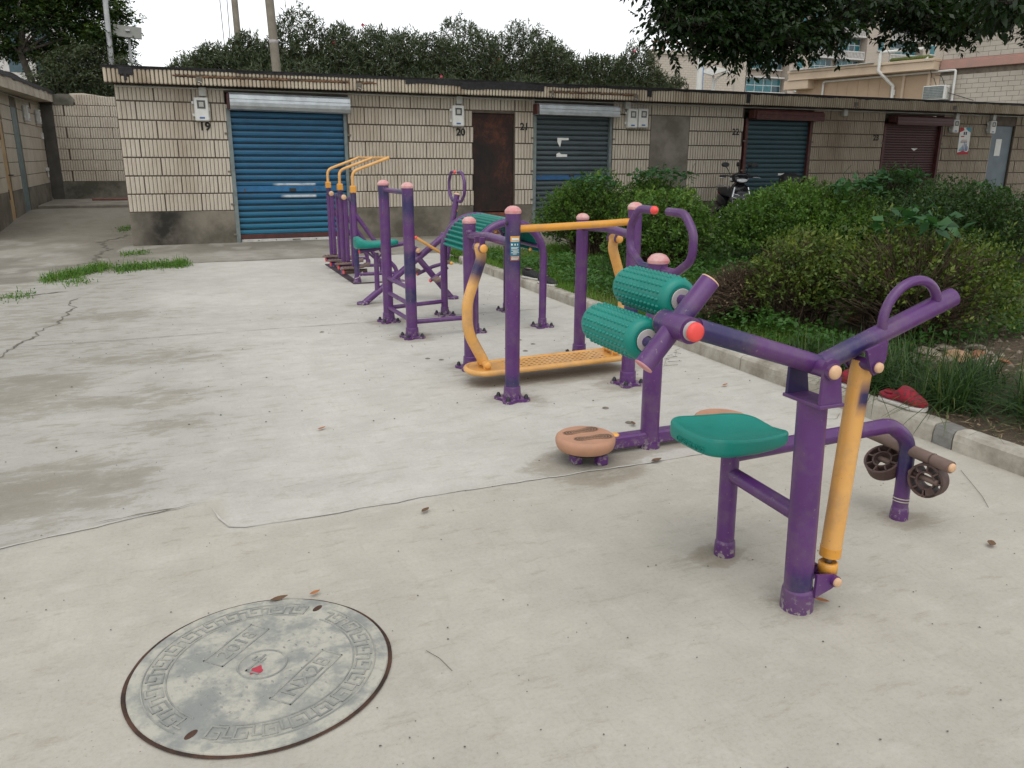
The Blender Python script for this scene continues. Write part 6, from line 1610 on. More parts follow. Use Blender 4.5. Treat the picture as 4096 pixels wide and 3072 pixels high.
for k, (a, b) in enumerate((((1.62, 23.3, 8), (1.70, 23.3, 3.4)), ((3.08, 23.0, 8), (3.36, 23.0, 3.3)), ((1.86, 23.3, 8), (1.83, 23.3, 3.6)))):
    o = MB().tube([a, b], .009, 5).build('stay_wire', M['cable'] if k != 1 else M['galvpole']); finish(o, ('left stay wire beside the thin pole', 'stay wire with an insulator right of the thick pole', 'stay wire just left of the thin leaning pole')[k], 'wire')
# ------------------------------------------------------------------ plants
def leafmat(name, *cols, trans=.28, rough=.5, spec=.35):
    t = NT(name); r = t.attr('rnd'); n = len(cols)
    c = t.ramp(r, *[(i / max(1, n - 1), col) for i, col in enumerate(cols)])
    t.base(c); t.rough(rough); t.p.inputs['Specular IOR Level'].default_value = spec
    tr = t.node('ShaderNodeBsdfTranslucent'); t.set(tr.inputs[0], t.mix(1.0, c, (1.25, 1.35, .55), 'MULTIPLY'))
    ms = t.node('ShaderNodeMixShader'); ms.inputs[0].default_value = trans
    t.l.new(t.p.outputs[0], ms.inputs[1]); t.l.new(tr.outputs[0], ms.inputs[2]); t.l.new(ms.outputs[0], t.out.inputs[0])
    return t.mat
M['lf_box'] = leafmat('clipped_shrub_leaf', (.026, .060, .010), (.058, .125, .018), (.105, .20, .028), (.19, .28, .05))
M['lf_olive'] = leafmat('olive_shrub_leaf', (.032, .056, .010), (.070, .112, .018), (.13, .18, .03), (.22, .25, .05))
M['lf_dark'] = leafmat('dark_shrub_leaf', (.018, .042, .010), (.034, .070, .016), (.056, .10, .022))
M['lf_vine'] = leafmat('vine_leaf', (.028, .085, .030), (.045, .125, .045), (.075, .165, .055))
M['lf_olea'] = leafmat('oleander_leaf', (.036, .050, .026), (.070, .090, .046), (.11, .135, .074), (.16, .185, .11), trans=.25)
M['lf_tree'] = leafmat('tree_leaf', (.010, .024, .006), (.018, .040, .010), (.030, .060, .013), trans=.22, rough=.4)
M['lf_left'] = leafmat('left_tree_leaf', (.016, .034, .010), (.032, .062, .016), (.062, .105, .022), (.11, .155, .03), trans=.3)
M['gr_grass'] = leafmat('garden_grass', (.055, .125, .016), (.10, .21, .028), (.16, .28, .045), (.22, .26, .06), trans=.35)
M['gr_lily'] = leafmat('strap_grass', (.016, .042, .012), (.030, .070, .018), (.065, .115, .028), (.13, .15, .05), trans=.25)
M['gr_weed'] = leafmat('ground_weed', (.028, .085, .018), (.055, .14, .026), (.10, .21, .038), trans=.3)
M['straw'] = leafmat('straw', (.14, .095, .05), (.26, .19, .11), (.36, .28, .17), trans=.1, rough=.9)
M['twigs'] = leafmat('shrub_twig', (.055, .038, .026), (.10, .068, .045), (.15, .105, .07), trans=0.0, rough=.9)
M['bark'] = plain('bark', (.055, .045, .035), .95, .35, 10, bump=.5, bscale=30, bdist=.01)
M['flower'] = leafmat('pink_flower', (.55, .06, .14), (.70, .16, .24), trans=.2)
def unit(v): return v / (np.linalg.norm(v, axis=-1, keepdims=True) + 1e-9)
def leaf_quads(P, D, U, L, W, fold=.0):
    """rhombic leaves: base P, direction D, side U"""
    L = np.asarray(L)[:, None]; W = np.asarray(W)[:, None]; N = np.cross(D, U)
    a = P; b = P + D*L*.45 + U*W*.5 + N*W*fold; c = P + D*L; d = P + D*L*.45 - U*W*.5 + N*W*fold
    V = np.stack([a, b, c, d], 1).reshape(-1, 3)
    Q = np.arange(len(V)).reshape(-1, 4); return V, Q
def rdir(n, rng): return unit(rng.normal(size=(n, 3)))
def side_of(D, rng):
    r = rng.normal(size=D.shape); return unit(np.cross(D, r))
def sticks(A, B, r0, r1, rng):
    """thin three-sided twigs from A to B"""
    D = unit(B - A); u = side_of(D, rng); w = np.cross(D, u); V = []
    for c, r in ((A, r0), (B, r1)):
        for k in range(3):
            a = 2*math.pi*k/3; V.append(c + u*math.cos(a)*r + w*math.sin(a)*r)
    V = np.stack(V, 1).reshape(-1, 3); n = len(A); o = np.arange(n)[:, None]*6
    Q = np.concatenate([o + np.array(((0, 1, 4, 3)))[None], o + np.array((1, 2, 5, 4))[None], o + np.array((2, 0, 3, 5))[None]], 0)
    return V, Q
def shrub(label, cx, cy, z0, rx, ry, h, mat, seed, ns=3600, per=7, L=.030, W=.016, low=.10, sparse=.0, twigs=700, group='clipped shrubs in the garden bed', lean=(0, 0), openbase=.25, name='shrub', cat='shrub', bumps=.16):
    rng = np.random.default_rng(seed)
    t = thing(name, (cx, cy, z0), label, cat, group)
    D = rdir(ns, rng); D[:, 2] = np.abs(D[:, 2]) * 1.0 - low - openbase * rng.random(ns); D = unit(D)
    ph = rng.random(18) * 6.28; K = rng.normal(size=(18, 3)) * 3.2
    lump = sum(np.cos(D @ K[i] + ph[i]) for i in range(18)) / 18 ** .5
    rad = 1 + bumps * lump * .7
    dep = 1 - rng.random(ns) ** 2.2 * .42
    S = np.array((rx, ry, h * .52)); ctr = np.array((lean[0], lean[1], h * .42))
    nl = 7; spread_ = .22 + bumps * .9; sc = 1.06 - spread_ * .75                       # several overlapping lobes make the outline uneven
    lo = unit(rng.normal(size=(nl, 3)) * np.array((1, 1, .55))) * rng.uniform(.5, 1.0, (nl, 1)) * spread_; lo[0] = 0
    li = rng.integers(0, nl, ns); ls = rng.uniform(.8, 1.12, nl) * sc; ls[0] = 1 - spread_ * .4
    P = ctr + (lo[li] + D * ls[li][:, None]) * S * (rad * dep)[:, None]
    flat = P[:, 2] > h * .97; P[flat, 2] = h * .97 + (P[flat, 2] - h * .97) * .5
    keep = (P[:, 2] > .03) & (rng.random(ns) > sparse * (D[:, 2] < .15))
    P, D = P[keep], D[keep]
    out = unit(D + np.array((0, 0, .55)) + rng.normal(size=D.shape) * .35)
    p = np.repeat(P, per, 0) ; o = np.repeat(out, per, 0); k = rng.random(len(p))
    p = p + o * (k * .075)[:, None] + rng.normal(size=p.shape) * .012
    d = unit(o * .7 + rng.normal(size=p.shape) * .75); u = side_of(d, rng)
    sz = rng.uniform(.5, 1.3, len(p)) * np.repeat(rng.uniform(.75, 1.25, len(P)), per)
    V, Q = leaf_quads(p, d, u, L * sz, W * sz, .15)
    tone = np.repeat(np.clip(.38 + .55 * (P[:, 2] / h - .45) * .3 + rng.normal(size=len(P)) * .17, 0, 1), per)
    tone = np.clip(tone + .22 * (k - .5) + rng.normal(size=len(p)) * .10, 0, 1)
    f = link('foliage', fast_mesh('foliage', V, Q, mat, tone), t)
    B = ctr + D[:twigs] * S * (rng.uniform(.6, 1.0, len(D[:twigs])))[:, None]
    A = np.stack([rng.normal(size=len(B)) * rx * .16, rng.normal(size=len(B)) * ry * .16, np.full(len(B), -.03)], 1)
    Mi = A + (B - A) * .55 + np.stack([(B - A)[:, 0] * -.18, (B - A)[:, 1] * -.18, np.abs(B[:, 2]) * .06], 1)
    V1, Q1 = sticks(A, Mi, .0085, .0055, rng); V2, Q2 = sticks(Mi, B, .0055, .0022, rng)
    link('stem', fast_mesh('stem', np.concatenate([V1, V2]), np.concatenate([Q1, Q2 + len(V1)]), M['twigs'], rng.random(len(Q1) + len(Q2))), t)
    return t
G = 'rounded garden shrubs'
shrub('rounded green shrub left of the others, in front of the grey blue shutter', 5.36, 9.98, .08, .64, .62, 1.14, M['lf_box'], 1, 3200, 8, .040, .021, group=G, openbase=.45)
shrub('bright green clipped shrub right behind the ring handle', 5.26, 8.06, .08, .60, .58, 1.05, M['lf_box'], 2, 3600, 8, .038, .020, group=G, openbase=.45)
shrub('vine topped shrub behind the bright clipped pair', 6.60, 10.35, .08, .58, .52, 1.16, M['lf_box'], 3, 2600, 8, .04, .021, group=G)
shrub('broad bright shrub right of the black scooter', 7.20, 7.80, .08, 1.0, .85, 1.16, M['lf_box'], 4, 6500, 8, .042, .021, group=G, openbase=.4, bumps=.2)
shrub('dark low shrub in front of the maroon shutter', 8.86, 8.15, .08, .76, .70, 1.26, M['lf_dark'], 5, 3200, 8, .038, .02, group=G)
shrub('large dark shrub at the right beside the stone bench', 7.86, 6.25, .08, .82, .72, 1.14, M['lf_dark'], 6, 4200, 8, .036, .018, group=G)
shrub('tall open olive shrub behind the lever handle, with big vine leaves', 5.06, 4.34, .09, .72, .60, .92, M['lf_olive'], 7, 3200, 8, .034, .017, .05, .45, 1300, group=G, openbase=.55, bumps=.28)
shrub('olive shrub joined to the left of the tall open one', 4.64, 5.0, .09, .48, .46, .84, M['lf_olive'], 8, 1500, 8, .034, .017, .05, .35, 800, group=G, openbase=.5, bumps=.28)
# dead brown bush in front
def dead_bush(label, cx, cy, rx, ry, h, seed, n=1500, to=(-.35, -.1)):
    rng = np.random.default_rng(seed); t = thing('dead_bush', (cx, cy, .08), label, 'bush')
    A = np.stack([rng.normal(size=n)*rx*.25, rng.normal(size=n)*ry*.25, np.full(n, -.02)], 1)
    a = rng.random(n)*6.28; r = rng.random(n)**.5
    B = np.stack([np.cos(a)*rx*r + to[0]*r, np.sin(a)*ry*r + to[1]*r, h*(1 - .55*r**2)*rng.uniform(.5, 1.05, n)], 1)
    Mi = A + (B - A)*.5 + np.array((0, 0, .08))
    V1, Q1 = sticks(A, Mi, .005, .0035, rng); V2, Q2 = sticks(Mi, B, .0035, .0012, rng)
    C1 = Mi + (B-Mi)*rng.random((n,1)); C2 = C1 + rdir(n, rng)*np.array((.12,.12,.10)); V3, Q3 = sticks(C1, C2, .002, .001, rng)
    link('stem', fast_mesh('stem', np.concatenate([V1, V2, V3]), np.concatenate([Q1, Q2 + len(V1), Q3 + len(V1) + len(V2)]), M['twigs'], rng.random(len(Q1)*3)), t)
    k = rng.integers(0, n, 1500); P = Mi[k] + (B[k] - Mi[k])*rng.random((1500, 1)); D = rdir(1500, rng); V, Q = leaf_quads(P, D, side_of(D, rng), rng.uniform(.015, .03, 1500), rng.uniform(.008, .014, 1500))
    link('withered_leaves', fast_mesh('withered_leaf', V, Q, M['straw'], rng.random(1500)*.6), t)['kind'] = 'stuff'
dead_bush('dry brown twiggy bush left of the olive shrubs', 4.42, 5.45, .36, .32, .50, 21)
# creepers with big leaves over the shrubs
def creeper(label, cx, cy, z, rx, ry, rz, n, L, seed, pt=None):
    rng = np.random.default_rng(seed); t = thing('vine', (cx, cy, z), label, 'vine', 'creepers over the shrubs')
    a = rng.random(n)*6.28; r = rng.random(n)**.6
    P = np.stack([np.cos(a)*rx*r, np.sin(a)*ry*r, rz*(1 - r*r) + rng.normal(size=n)*.03], 1)
    D = unit(np.stack([np.cos(a) + rng.normal(size=n)*.8, np.sin(a) + rng.normal(size=n)*.8, rng.normal(size=n)*.4 - .15], 1)); up = np.array((0, 0, 1.0)) + rng.normal(size=(n, 3))*.4; U = unit(np.cross(D, up))
    s = rng.uniform(.6, 1.2, n); V, Q = leaf_quads(P, D, U, L*s, L*.78*s, -.12)
    link('leaves', fast_mesh('leaf', V, Q, M['lf_vine'], rng.random(n)), t)['kind'] = 'stuff'
    m = MB()
    for k in range(7):
        p = P[rng.integers(n)]; q = p + np.array((rng.normal()*.12, rng.normal()*.12, rng.uniform(.05, .18))); m2 = MB(); m2.tube([p - (0, 0, .1), (p+q)/2 + rng.normal(size=3)*.03, q], .003, 5)
        o = link('tendril', m2.mesh('tendril', M['lf_vine']), t)
creeper('creeper with large leaves over the tall open olive shrub', 5.12, 4.42, .90, .36, .28, .12, 70, .125, 31)
creeper('broad leaved creeper across the right of the broad bright shrub', 7.45, 7.35, 1.0, .42, .30, .18, 110, .11, 32)
creeper('creeper blanket on the rear shrub near the bricked up doorway', 6.62, 10.2, 1.12, .52, .32, .12, 200, .085, 33)
creeper('small creeper on the crown of the leftmost shrub', 5.22, 9.75, 1.06, .34, .30, .10, 130, .075, 34)
creeper('creeper on the dark low shrub by the maroon shutter', 8.80, 7.95, 1.14, .42, .3, .12, 120, .10, 35)
creeper('creeper on the far end of the large dark shrub', 8.25, 6.35, .98, .35, .28, .14, 80, .10, 36)
# lawn grass, weeds and litter of the bed: nobody could count them
def blades(P, h, w, rng, mat, name, label, lean=.6, segs=2, droop=.35, mid=None):
    n = len(P); a = rng.random(n)*6.28; D = np.stack([np.cos(a), np.sin(a), np.zeros(n)], 1); U = np.stack([-np.sin(a), np.cos(a), np.zeros(n)], 1)
    h = h[:, None]; l = (rng.random(n)*lean)[:, None]; Z = np.array((0, 0, 1.0)); rows = []
    for i in range(segs + 1):
        s = i/segs; c = P + Z*h*(s - droop*l*s*s) + D*h*l*s**1.7; ww = w*(1 - s)**.7*.5 + .0006
        rows += [c - U*ww, c + U*ww]
    V = np.stack(rows, 1).reshape(-1, 3); o = np.arange(n)[:, None]*(2*(segs+1))
    Q = np.concatenate([o + np.array((2*i, 2*i+1, 2*i+3, 2*i+2))[None] for i in range(segs)], 0)
    return V, Q
def soilz(x, y): return soil_h(x, y)
rng = np.random.default_rng(50)
n = 110000
x = 3.63 + rng.random(n)**1.35 * 5.5; y = 3.4 + rng.random(n) * 7.8
dens = sstep(.22, .45, fbm(x*1.4, y*1.4, 71)) * np.where(y > 5.6, sstep(7.4, 4.6, x - (y-6)*.25), sstep(3.7, 4.7, y)*sstep(5.2, 4.3, x)) * np.where((y < 7.0) & (y > 5.9) & (x < 4.15), .35, 1)
k = rng.random(n) < dens; x, y = x[k], y[k]
h = rng.uniform(.04, .13, len(x)) * (.7 + .6*fbm(x*2, y*2, 5)); V, Q = blades(np.stack([x, y, soilz(x, y) - .005], 1), h, .0065, rng, None, None, None, .95)
r_ = np.clip(fbm(x*1.7, y*1.7, 9)*.7 + rng.normal(size=len(x))*.18, 0, 1)
finish(link('garden_grass', fast_mesh('garden_grass', V, Q, M['gr_grass'], np.tile(r_, 2))), 'rough green grass along the kerb', None, None, 'stuff')
# dry blades where the lawn is thin
n = 5000; x = 3.62 + rng.random(n)*.9; y = 4.6 + rng.random(n)*2.6; V, Q = blades(np.stack([x, y, soilz(x, y)], 1), rng.uniform(.02, .07, n), .004, rng, None, None, None, 1.3)
finish(link('dry_grass', fast_mesh('dry_grass', V, Q, M['straw'], rng.random(2*n))), 'dry thin grass near the kerb', None, None, 'stuff')
# broad-leaved weeds
n = 60000; x = 3.75 + rng.random(n)**1.3*5.5; y = 3.9 + rng.random(n)*6.1
k = rng.random(n) < sstep(.32, .50, fbm(x*1.1, y*1.1, 81)) * sstep(3.75, 4.3, x + (y - 5)*.1); x, y = x[k], y[k]; n = len(x)
P = np.stack([x, y, soilz(x, y) + rng.random(n)**.7*.20*fbm(x*2.2, y*2.2, 14)*1.5], 1); D = unit(np.stack([rng.normal(size=n), rng.normal(size=n), rng.normal(size=n)*.35 + .1], 1)); U = unit(np.cross(D, np.array((0, 0, 1.)) + rng.normal(size=(n, 3))*.3)); s = rng.uniform(.5, 1.2, n)
V, Q = leaf_quads(P, D, U, .048*s, .030*s, -.1)
finish(link('ground_weeds', fast_mesh('ground_weed', V, Q, M['gr_weed'], np.clip(fbm(x*2, y*2, 44)*.6 + rng.random(n)*.4, 0, 1))), 'broad leaved ground weeds between the shrubs', None, None, 'stuff')
# litter: straw, bark crumbs, dead leaves
n = 9000; x = 3.62 + rng.random(n)*4.2; y = 1.2 + rng.random(n)*3.6; k = rng.random(n) < (.30 + .7*sstep(3.4, 2.0, y)); x, y = x[k], y[k]; n = len(x)
P = np.stack([x, y, soilz(x, y) + .004 + rng.random(n)*.02], 1); a = rng.random(n)*6.28; D = unit(np.stack([np.cos(a), np.sin(a), rng.normal(size=n)*.15], 1)); U = unit(np.cross(D, np.array((0, 0, 1.)))); s = rng.uniform(.3, 1.3, n)
V, Q = leaf_quads(P, D, U, .085*s, .0055 + .012*(rng.random(n) > .8), .0)
finish(link('leaf_litter', fast_mesh('leaf_litter', V, Q, M['straw'], rng.random(n))), 'straw and dead leaf litter on the soil', None, None, 'stuff')
# strap-leaved tufts along the near kerb
def tuft(label, x, y, n, h, seed, mat='gr_lily', w=.0075, spread=.07, group='strap leaved grass tufts by the kerb', zoff=0):
    rng = np.random.default_rng(seed); t = thing('grass_tuft', (x, y, float(soilz(np.array(x), np.array(y))) + zoff), label, 'grass tuft', group)
    P = np.stack([rng.normal(size=n)*spread, rng.normal(size=n)*spread, np.full(n, -.01)], 1)
    V, Q = blades(P, rng.uniform(.7, 1.3, n)*h*1.25, w, rng, None, None, None, 1.9, 6, .50)
    link('blades', fast_mesh('blade', V, Q, M[mat], np.tile(np.clip(rng.normal(size=n)*.22 + .36, 0, 1), 6)), t)['kind'] = 'stuff'
    return t
for i, (x, y, n, h, lb) in enumerate(((3.86, 2.98, 260, .25, 'dense strap grass tuft right behind the near red shoe'), (3.84, 3.38, 240, .25, 'strap grass tuft between the two red shoes'), (4.10, 3.12, 240, .24, 'strap grass tuft behind the one at the near red shoe'),
        (4.22, 2.72, 230, .24, 'strap grass tuft right of the near red shoe, second row'), (4.42, 3.22, 200, .22, 'strap grass tuft nearest the rubble stones'), (3.92, 3.72, 200, .23, 'strap grass tuft behind the far red shoe'), (4.52, 2.52, 230, .25, 'strap grass tuft furthest right near the picture edge'),
        (4.05, 2.50, 170, .20, 'low strap grass tuft in the straw litter'), (4.80, 2.86, 220, .26, 'strap grass tuft at the right edge, third row'), (4.28, 3.62, 180, .22, 'strap grass tuft under the purple grip handle'), (3.88, 4.10, 130, .19, 'thin strap grass tuft left of the tall open shrub'),
        (4.55, 7.80, 200, .30, 'strap grass tuft behind the yellow swing arm'), (4.35, 7.35, 170, .28, 'strap grass tuft in front of the one by the yellow swing arm'), (5.0, 2.45, 200, .26, 'strap grass tuft cut off by the right picture edge'))):
    tuft(lb, x, y, n, h, 100 + i)
# weeds in the yard joints
def weeds(label, pts, n, h, seed, straw=.15):
    rng = np.random.default_rng(seed); t = thing('weed_patch', (pts[0][0], pts[0][1], 0), label, 'weeds', 'weeds in the yard joints')
    k = rng.integers(0, len(pts) - 1, n); s = rng.random(n); A = np.array(pts); c = A[k] + (A[k+1] - A[k])*s[:, None]
    P = np.stack([c[:, 0] + rng.normal(size=n)*.05 - pts[0][0], c[:, 1] + rng.normal(size=n)*.15 - pts[0][1], np.full(n, -.002)], 1)
    V, Q = blades(P, rng.uniform(.3, 1.1, n)*h, .008, rng, None, None, None, 1.4, 3, .5)
    link('blades', fast_mesh('blade', V, Q, M['gr_grass'], np.tile(np.clip(rng.normal(size=n)*.2 + .35, 0, 1), 3)), t)['kind'] = 'stuff'
    m = n // 2; i = rng.integers(0, n, m); P2 = P[i] + np.stack([rng.normal(size=m)*.03, rng.normal(size=m)*.05, rng.random(m)*h*.5], 1); D = rdir(m, rng); V, Q = leaf_quads(P2, D, side_of(D, rng), rng.uniform(.02, .05, m), rng.uniform(.01, .02, m))
    link('leaves', fast_mesh('leaf', V, Q, M['gr_weed'], rng.random(m)), t)['kind'] = 'stuff'
weeds('long weed patch in the crack at the dark apron, left one', [(-1.45, 10.62), (-1.2, 10.9), (-1.0, 11.35), (-.85, 11.55)], 1100, .14, 201)
weeds('weed patch right of the long one along the pad edge', [(-.70, 11.25), (-.45, 11.45), (-.1, 11.55), (.12, 11.62)], 950, .14, 202)
weeds('small weed tuft nearest the sooty garage corner', [(-.75, 13.1), (-.55, 13.2), (-.42, 13.2)], 160, .09, 203)
weeds('tiny weed tuft at the left picture edge', [(-1.72, 9.42), (-1.6, 9.48), (-1.45, 9.5)], 110, .07, 204)
weeds('weed sprig at the front of the long patch', [(-1.2, 10.35), (-1.1, 10.42), (-.98, 10.4)], 110, .08, 205)
weeds('weeds in the alley against the garage side wall', [(-.95, 17.0), (-.8, 17.3), (-.72, 17.6)], 260, .18, 206)
weeds('weeds at the kerb corner behind the arch', [(3.55, 10.5), (3.6, 10.75), (3.7, 10.9)], 160, .14, 207)
# stones at the foot of the open shrub
M['stone'] = stain('rubble_stone', (.30, .26, .20), (.16, .12, .09), 5, .35, .6, .95, .5, 40); M['brick'] = plain('broken_brick', (.27, .115, .065), .95, .25, 20, bump=.4); M['stonetan'] = stain('tan_stone', (.46, .29, .17), (.32, .19, .11), 6, .35, .6, .9, .4, 30)
def stone(x, y, s, mat, label, seed, fl=.6, name='stone', group='rubble at the foot of the open shrub', zo=.0):
    r = random.Random(seed); m = MB(); V = []; n = 9
    for i, (zz, q) in enumerate(((-.3, .6), (0, 1), (.35, .92), (.6, .5))):
        for k in range(n): a = 2*math.pi*k/n; w = q*r.uniform(.75, 1.15); V.append((s*w*math.cos(a), s*.75*w*math.sin(a), s*fl*(zz + r.uniform(-.08, .08))))
    F = [(i*n+k, i*n+(k+1) % n, (i+1)*n+(k+1) % n, (i+1)*n+k) for i in range(3) for k in range(n)] + [tuple(range(3*n, 4*n)), tuple(range(n))[::-1]]
    o = m.add(V, F).build(name, mat); o.location = (x, y, float(soilz(np.array(x), np.array(y))) + s*fl*.2 + zo); o.rotation_euler = (r.uniform(-.3, .3), r.uniform(-.3, .3), r.uniform(0, 6)); finish(o, label, 'stone', group)
stone(5.10, 4.90, .10, M['stonetan'], 'round tan stone among weeds left of the open shrub', 1, .75, group=None, zo=.03)
LB = ('upright broken brick piece left of the pale rubble', 'pale flat rubble lump in the middle of the rubble', 'large cream slab stone with split face in the rubble', 'brown brick shard right of the cream slab', 'small orange brick chip at the right end of the rubble', 'grey round rubble stone behind the cream slab', 'small pale rubble stone left end', 'flat grey rubble stone under the shrub stems', 'reddish brick end behind the pale lump', 'small white chip in the rubble', 'tilted buff stone at the back of the rubble', 'low grey stone in front of the cream slab')
for i, (x, y, s, mt) in enumerate(((4.48, 3.98, .05, 'brick'), (4.76, 3.86, .085, 'stone'), (4.86, 3.72, .105, 'stonetan'), (5.04, 3.72, .07, 'brick'), (5.06, 3.52, .05, 'brick'), (4.97, 3.92, .08, 'stone'), (4.58, 4.10, .06, 'stone'), (5.2, 3.85, .09, 'stone'), (4.70, 4.08, .055, 'brick'), (4.66, 3.92, .03, 'stone'), (4.88, 4.15, .07, 'stonetan'), (4.70, 3.68, .06, 'stone'))):
    stone(x, y, s, M[mt], LB[i], 20 + i)
rb = MB(); r = random.Random(3)
for k in range(260):
    x, y = r.gauss(5.0, .55), r.gauss(3.85, .28); s = r.uniform(.008, .028)
    if x < 3.75: continue
    z = float(soilz(np.array(x), np.array(y))); V = [(x + s*math.cos(a)*r.uniform(.6, 1.3), y + s*math.sin(a)*r.uniform(.6, 1.3), z) for a in np.linspace(0, 6.28, 6, endpoint=False)] + [(x, y, z + s*r.uniform(.5, 1))]
    rb.add(V, [(q, (q+1) % 6, 6) for q in range(6)])
finish(rb.build('gravel', M['stone']), 'small rubble gravel under the open shrub', None, None, 'stuff')

# ---- oleanders behind the garages
def oleander(label, cx, cy, z0, rx, ry, h, seed, ns=900, per=9, group='oleander hedge behind the garages', flowers=0, L=.135, W=.027):
    rng = np.random.default_rng(seed); t = thing('oleander', (cx, cy, 0), label, 'shrub', group)
    D = rdir(ns, rng); D[:, 2] = np.abs(D[:, 2])*.95 - .12; ph = rng.random(14)*6.28; K = rng.normal(size=(14, 3))*3.0
    lump = sum(np.cos(D @ K[i] + ph[i]) for i in range(14))/14**.5
    dep = 1 - rng.random(ns)**2*.55; hh = h - z0
    T = np.array((0, 0, z0 + hh*.30)) + D*np.array((rx, ry, hh*.66))*((1 + .17*lump)*dep)[:, None]
    T[:, 2] += (rng.random(ns) > .95)*rng.random(ns)*.22
    out = unit(D*.7 + np.array((0, 0, .55)) + rng.normal(size=D.shape)*.45)
    p = np.repeat(T, per, 0); o = np.repeat(out, per, 0); k = rng.random(len(p)); p = p - o*(k*.26)[:, None]
    d = unit(o*(.75 - .45*k[:, None]) + rng.normal(size=p.shape)*.55); s = rng.uniform(.7, 1.2, len(p)); V, Q = leaf_quads(p, d, side_of(d, rng), L*s, W*s)
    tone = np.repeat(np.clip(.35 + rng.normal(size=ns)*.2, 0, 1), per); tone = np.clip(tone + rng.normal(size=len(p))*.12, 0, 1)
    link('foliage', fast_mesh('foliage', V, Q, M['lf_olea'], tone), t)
    m = min(ns, 170); B = T[:m] - out[:m]*.1; A = np.stack([rng.normal(size=m)*rx*.2, rng.normal(size=m)*ry*.2, np.zeros(m)], 1); Mi = A + (B-A)*.6 + np.stack([(A-B)[:, 0]*.25, (A-B)[:, 1]*.25, np.zeros(m)], 1)
    V1, Q1 = sticks(A, Mi, .022, .014, rng); V2, Q2 = sticks(Mi, B, .014, .006, rng)
    link('stem', fast_mesh('stem', np.concatenate([V1, V2]), np.concatenate([Q1, Q2 + len(V1)]), M['twigs'], rng.random(len(Q1)+len(Q2))*.6), t)
    for q in range(flowers):
        i = rng.integers(ns); c = T[i] + unit(np.array((-.2, -1, .1)))*.05
        if T[i][1] > 0: c[1] -= 2*T[i][1]
        P = np.repeat(c[None], 10, 0) + rng.normal(size=(10, 3))*.012; D2 = rdir(10, rng); V, Q = leaf_quads(P, D2, side_of(D2, rng), np.full(10, .06), np.full(10, .045)); link('flower', fast_mesh('flower', V, Q, M['flower'], rng.random(10)), t)
ol = [(-2.3, 27.2, 1.1, 4.1, 'oleander behind the alley wall, leftmost of the hedge'), (-.95, 27.0, 1.0, 4.25, 'low thin oleander below the solar panel'), (1.0, 22.2, .95, 4.15, 'oleander left of the thin leaning pole'), (1.95, 22.2, 1.15, 4.85, 'tall open oleander around the thin leaning pole'), (3.1, 22.2, 1.3, 4.60, 'oleander in front of the thick concrete pole'),
      (4.3, 22.0, 1.3, 4.62, 'oleander just right of the thick pole'), (5.55, 22.2, 1.4, 5.02, 'tallest oleander above the number 20'), (6.8, 22.0, 1.35, 4.75, 'oleander above the rusty door'), (8.1, 22.2, 1.45, 5.05, 'broad oleander above the grey blue shutter'), (9.4, 22.1, 1.4, 5.05, 'oleander above the twin meter boxes'), (10.6, 22.2, 1.4, 4.98, 'oleander above the bricked up doorway'),
      (11.8, 22.1, 1.35, 4.85, 'oleander right of the hedge middle under the open sky'), (12.95, 22.0, 1.25, 4.62, 'oleander sloping down towards the apartment gable'), (14.0, 21.7, .95, 3.95, 'lowest oleander at the right end of the hedge'), (2.6, 20.8, 1.5, 3.75, 'front oleander low behind the blue shutter roof'), (6.0, 20.8, 1.6, 3.85, 'front oleander low over the black felt edge'), (9.4, 20.8, 1.7, 3.95, 'front oleander low behind the drain spout'), (12.4, 20.9, 1.6, 3.85, 'front oleander low at the right of the hedge'), (.3, 21.4, .6, 3.75, 'small oleander at the left end of the garage roof')]
for i, (x, y, r_, h, lb) in enumerate(ol): oleander(lb, x, y, 1.0, r_*1.12, r_*.8, h + (.36 if h > 4.3 else .15), 300 + i, 3500 if h > 4.3 else 2300, 9, flowers=(3 if 4 < i < 14 else 1))

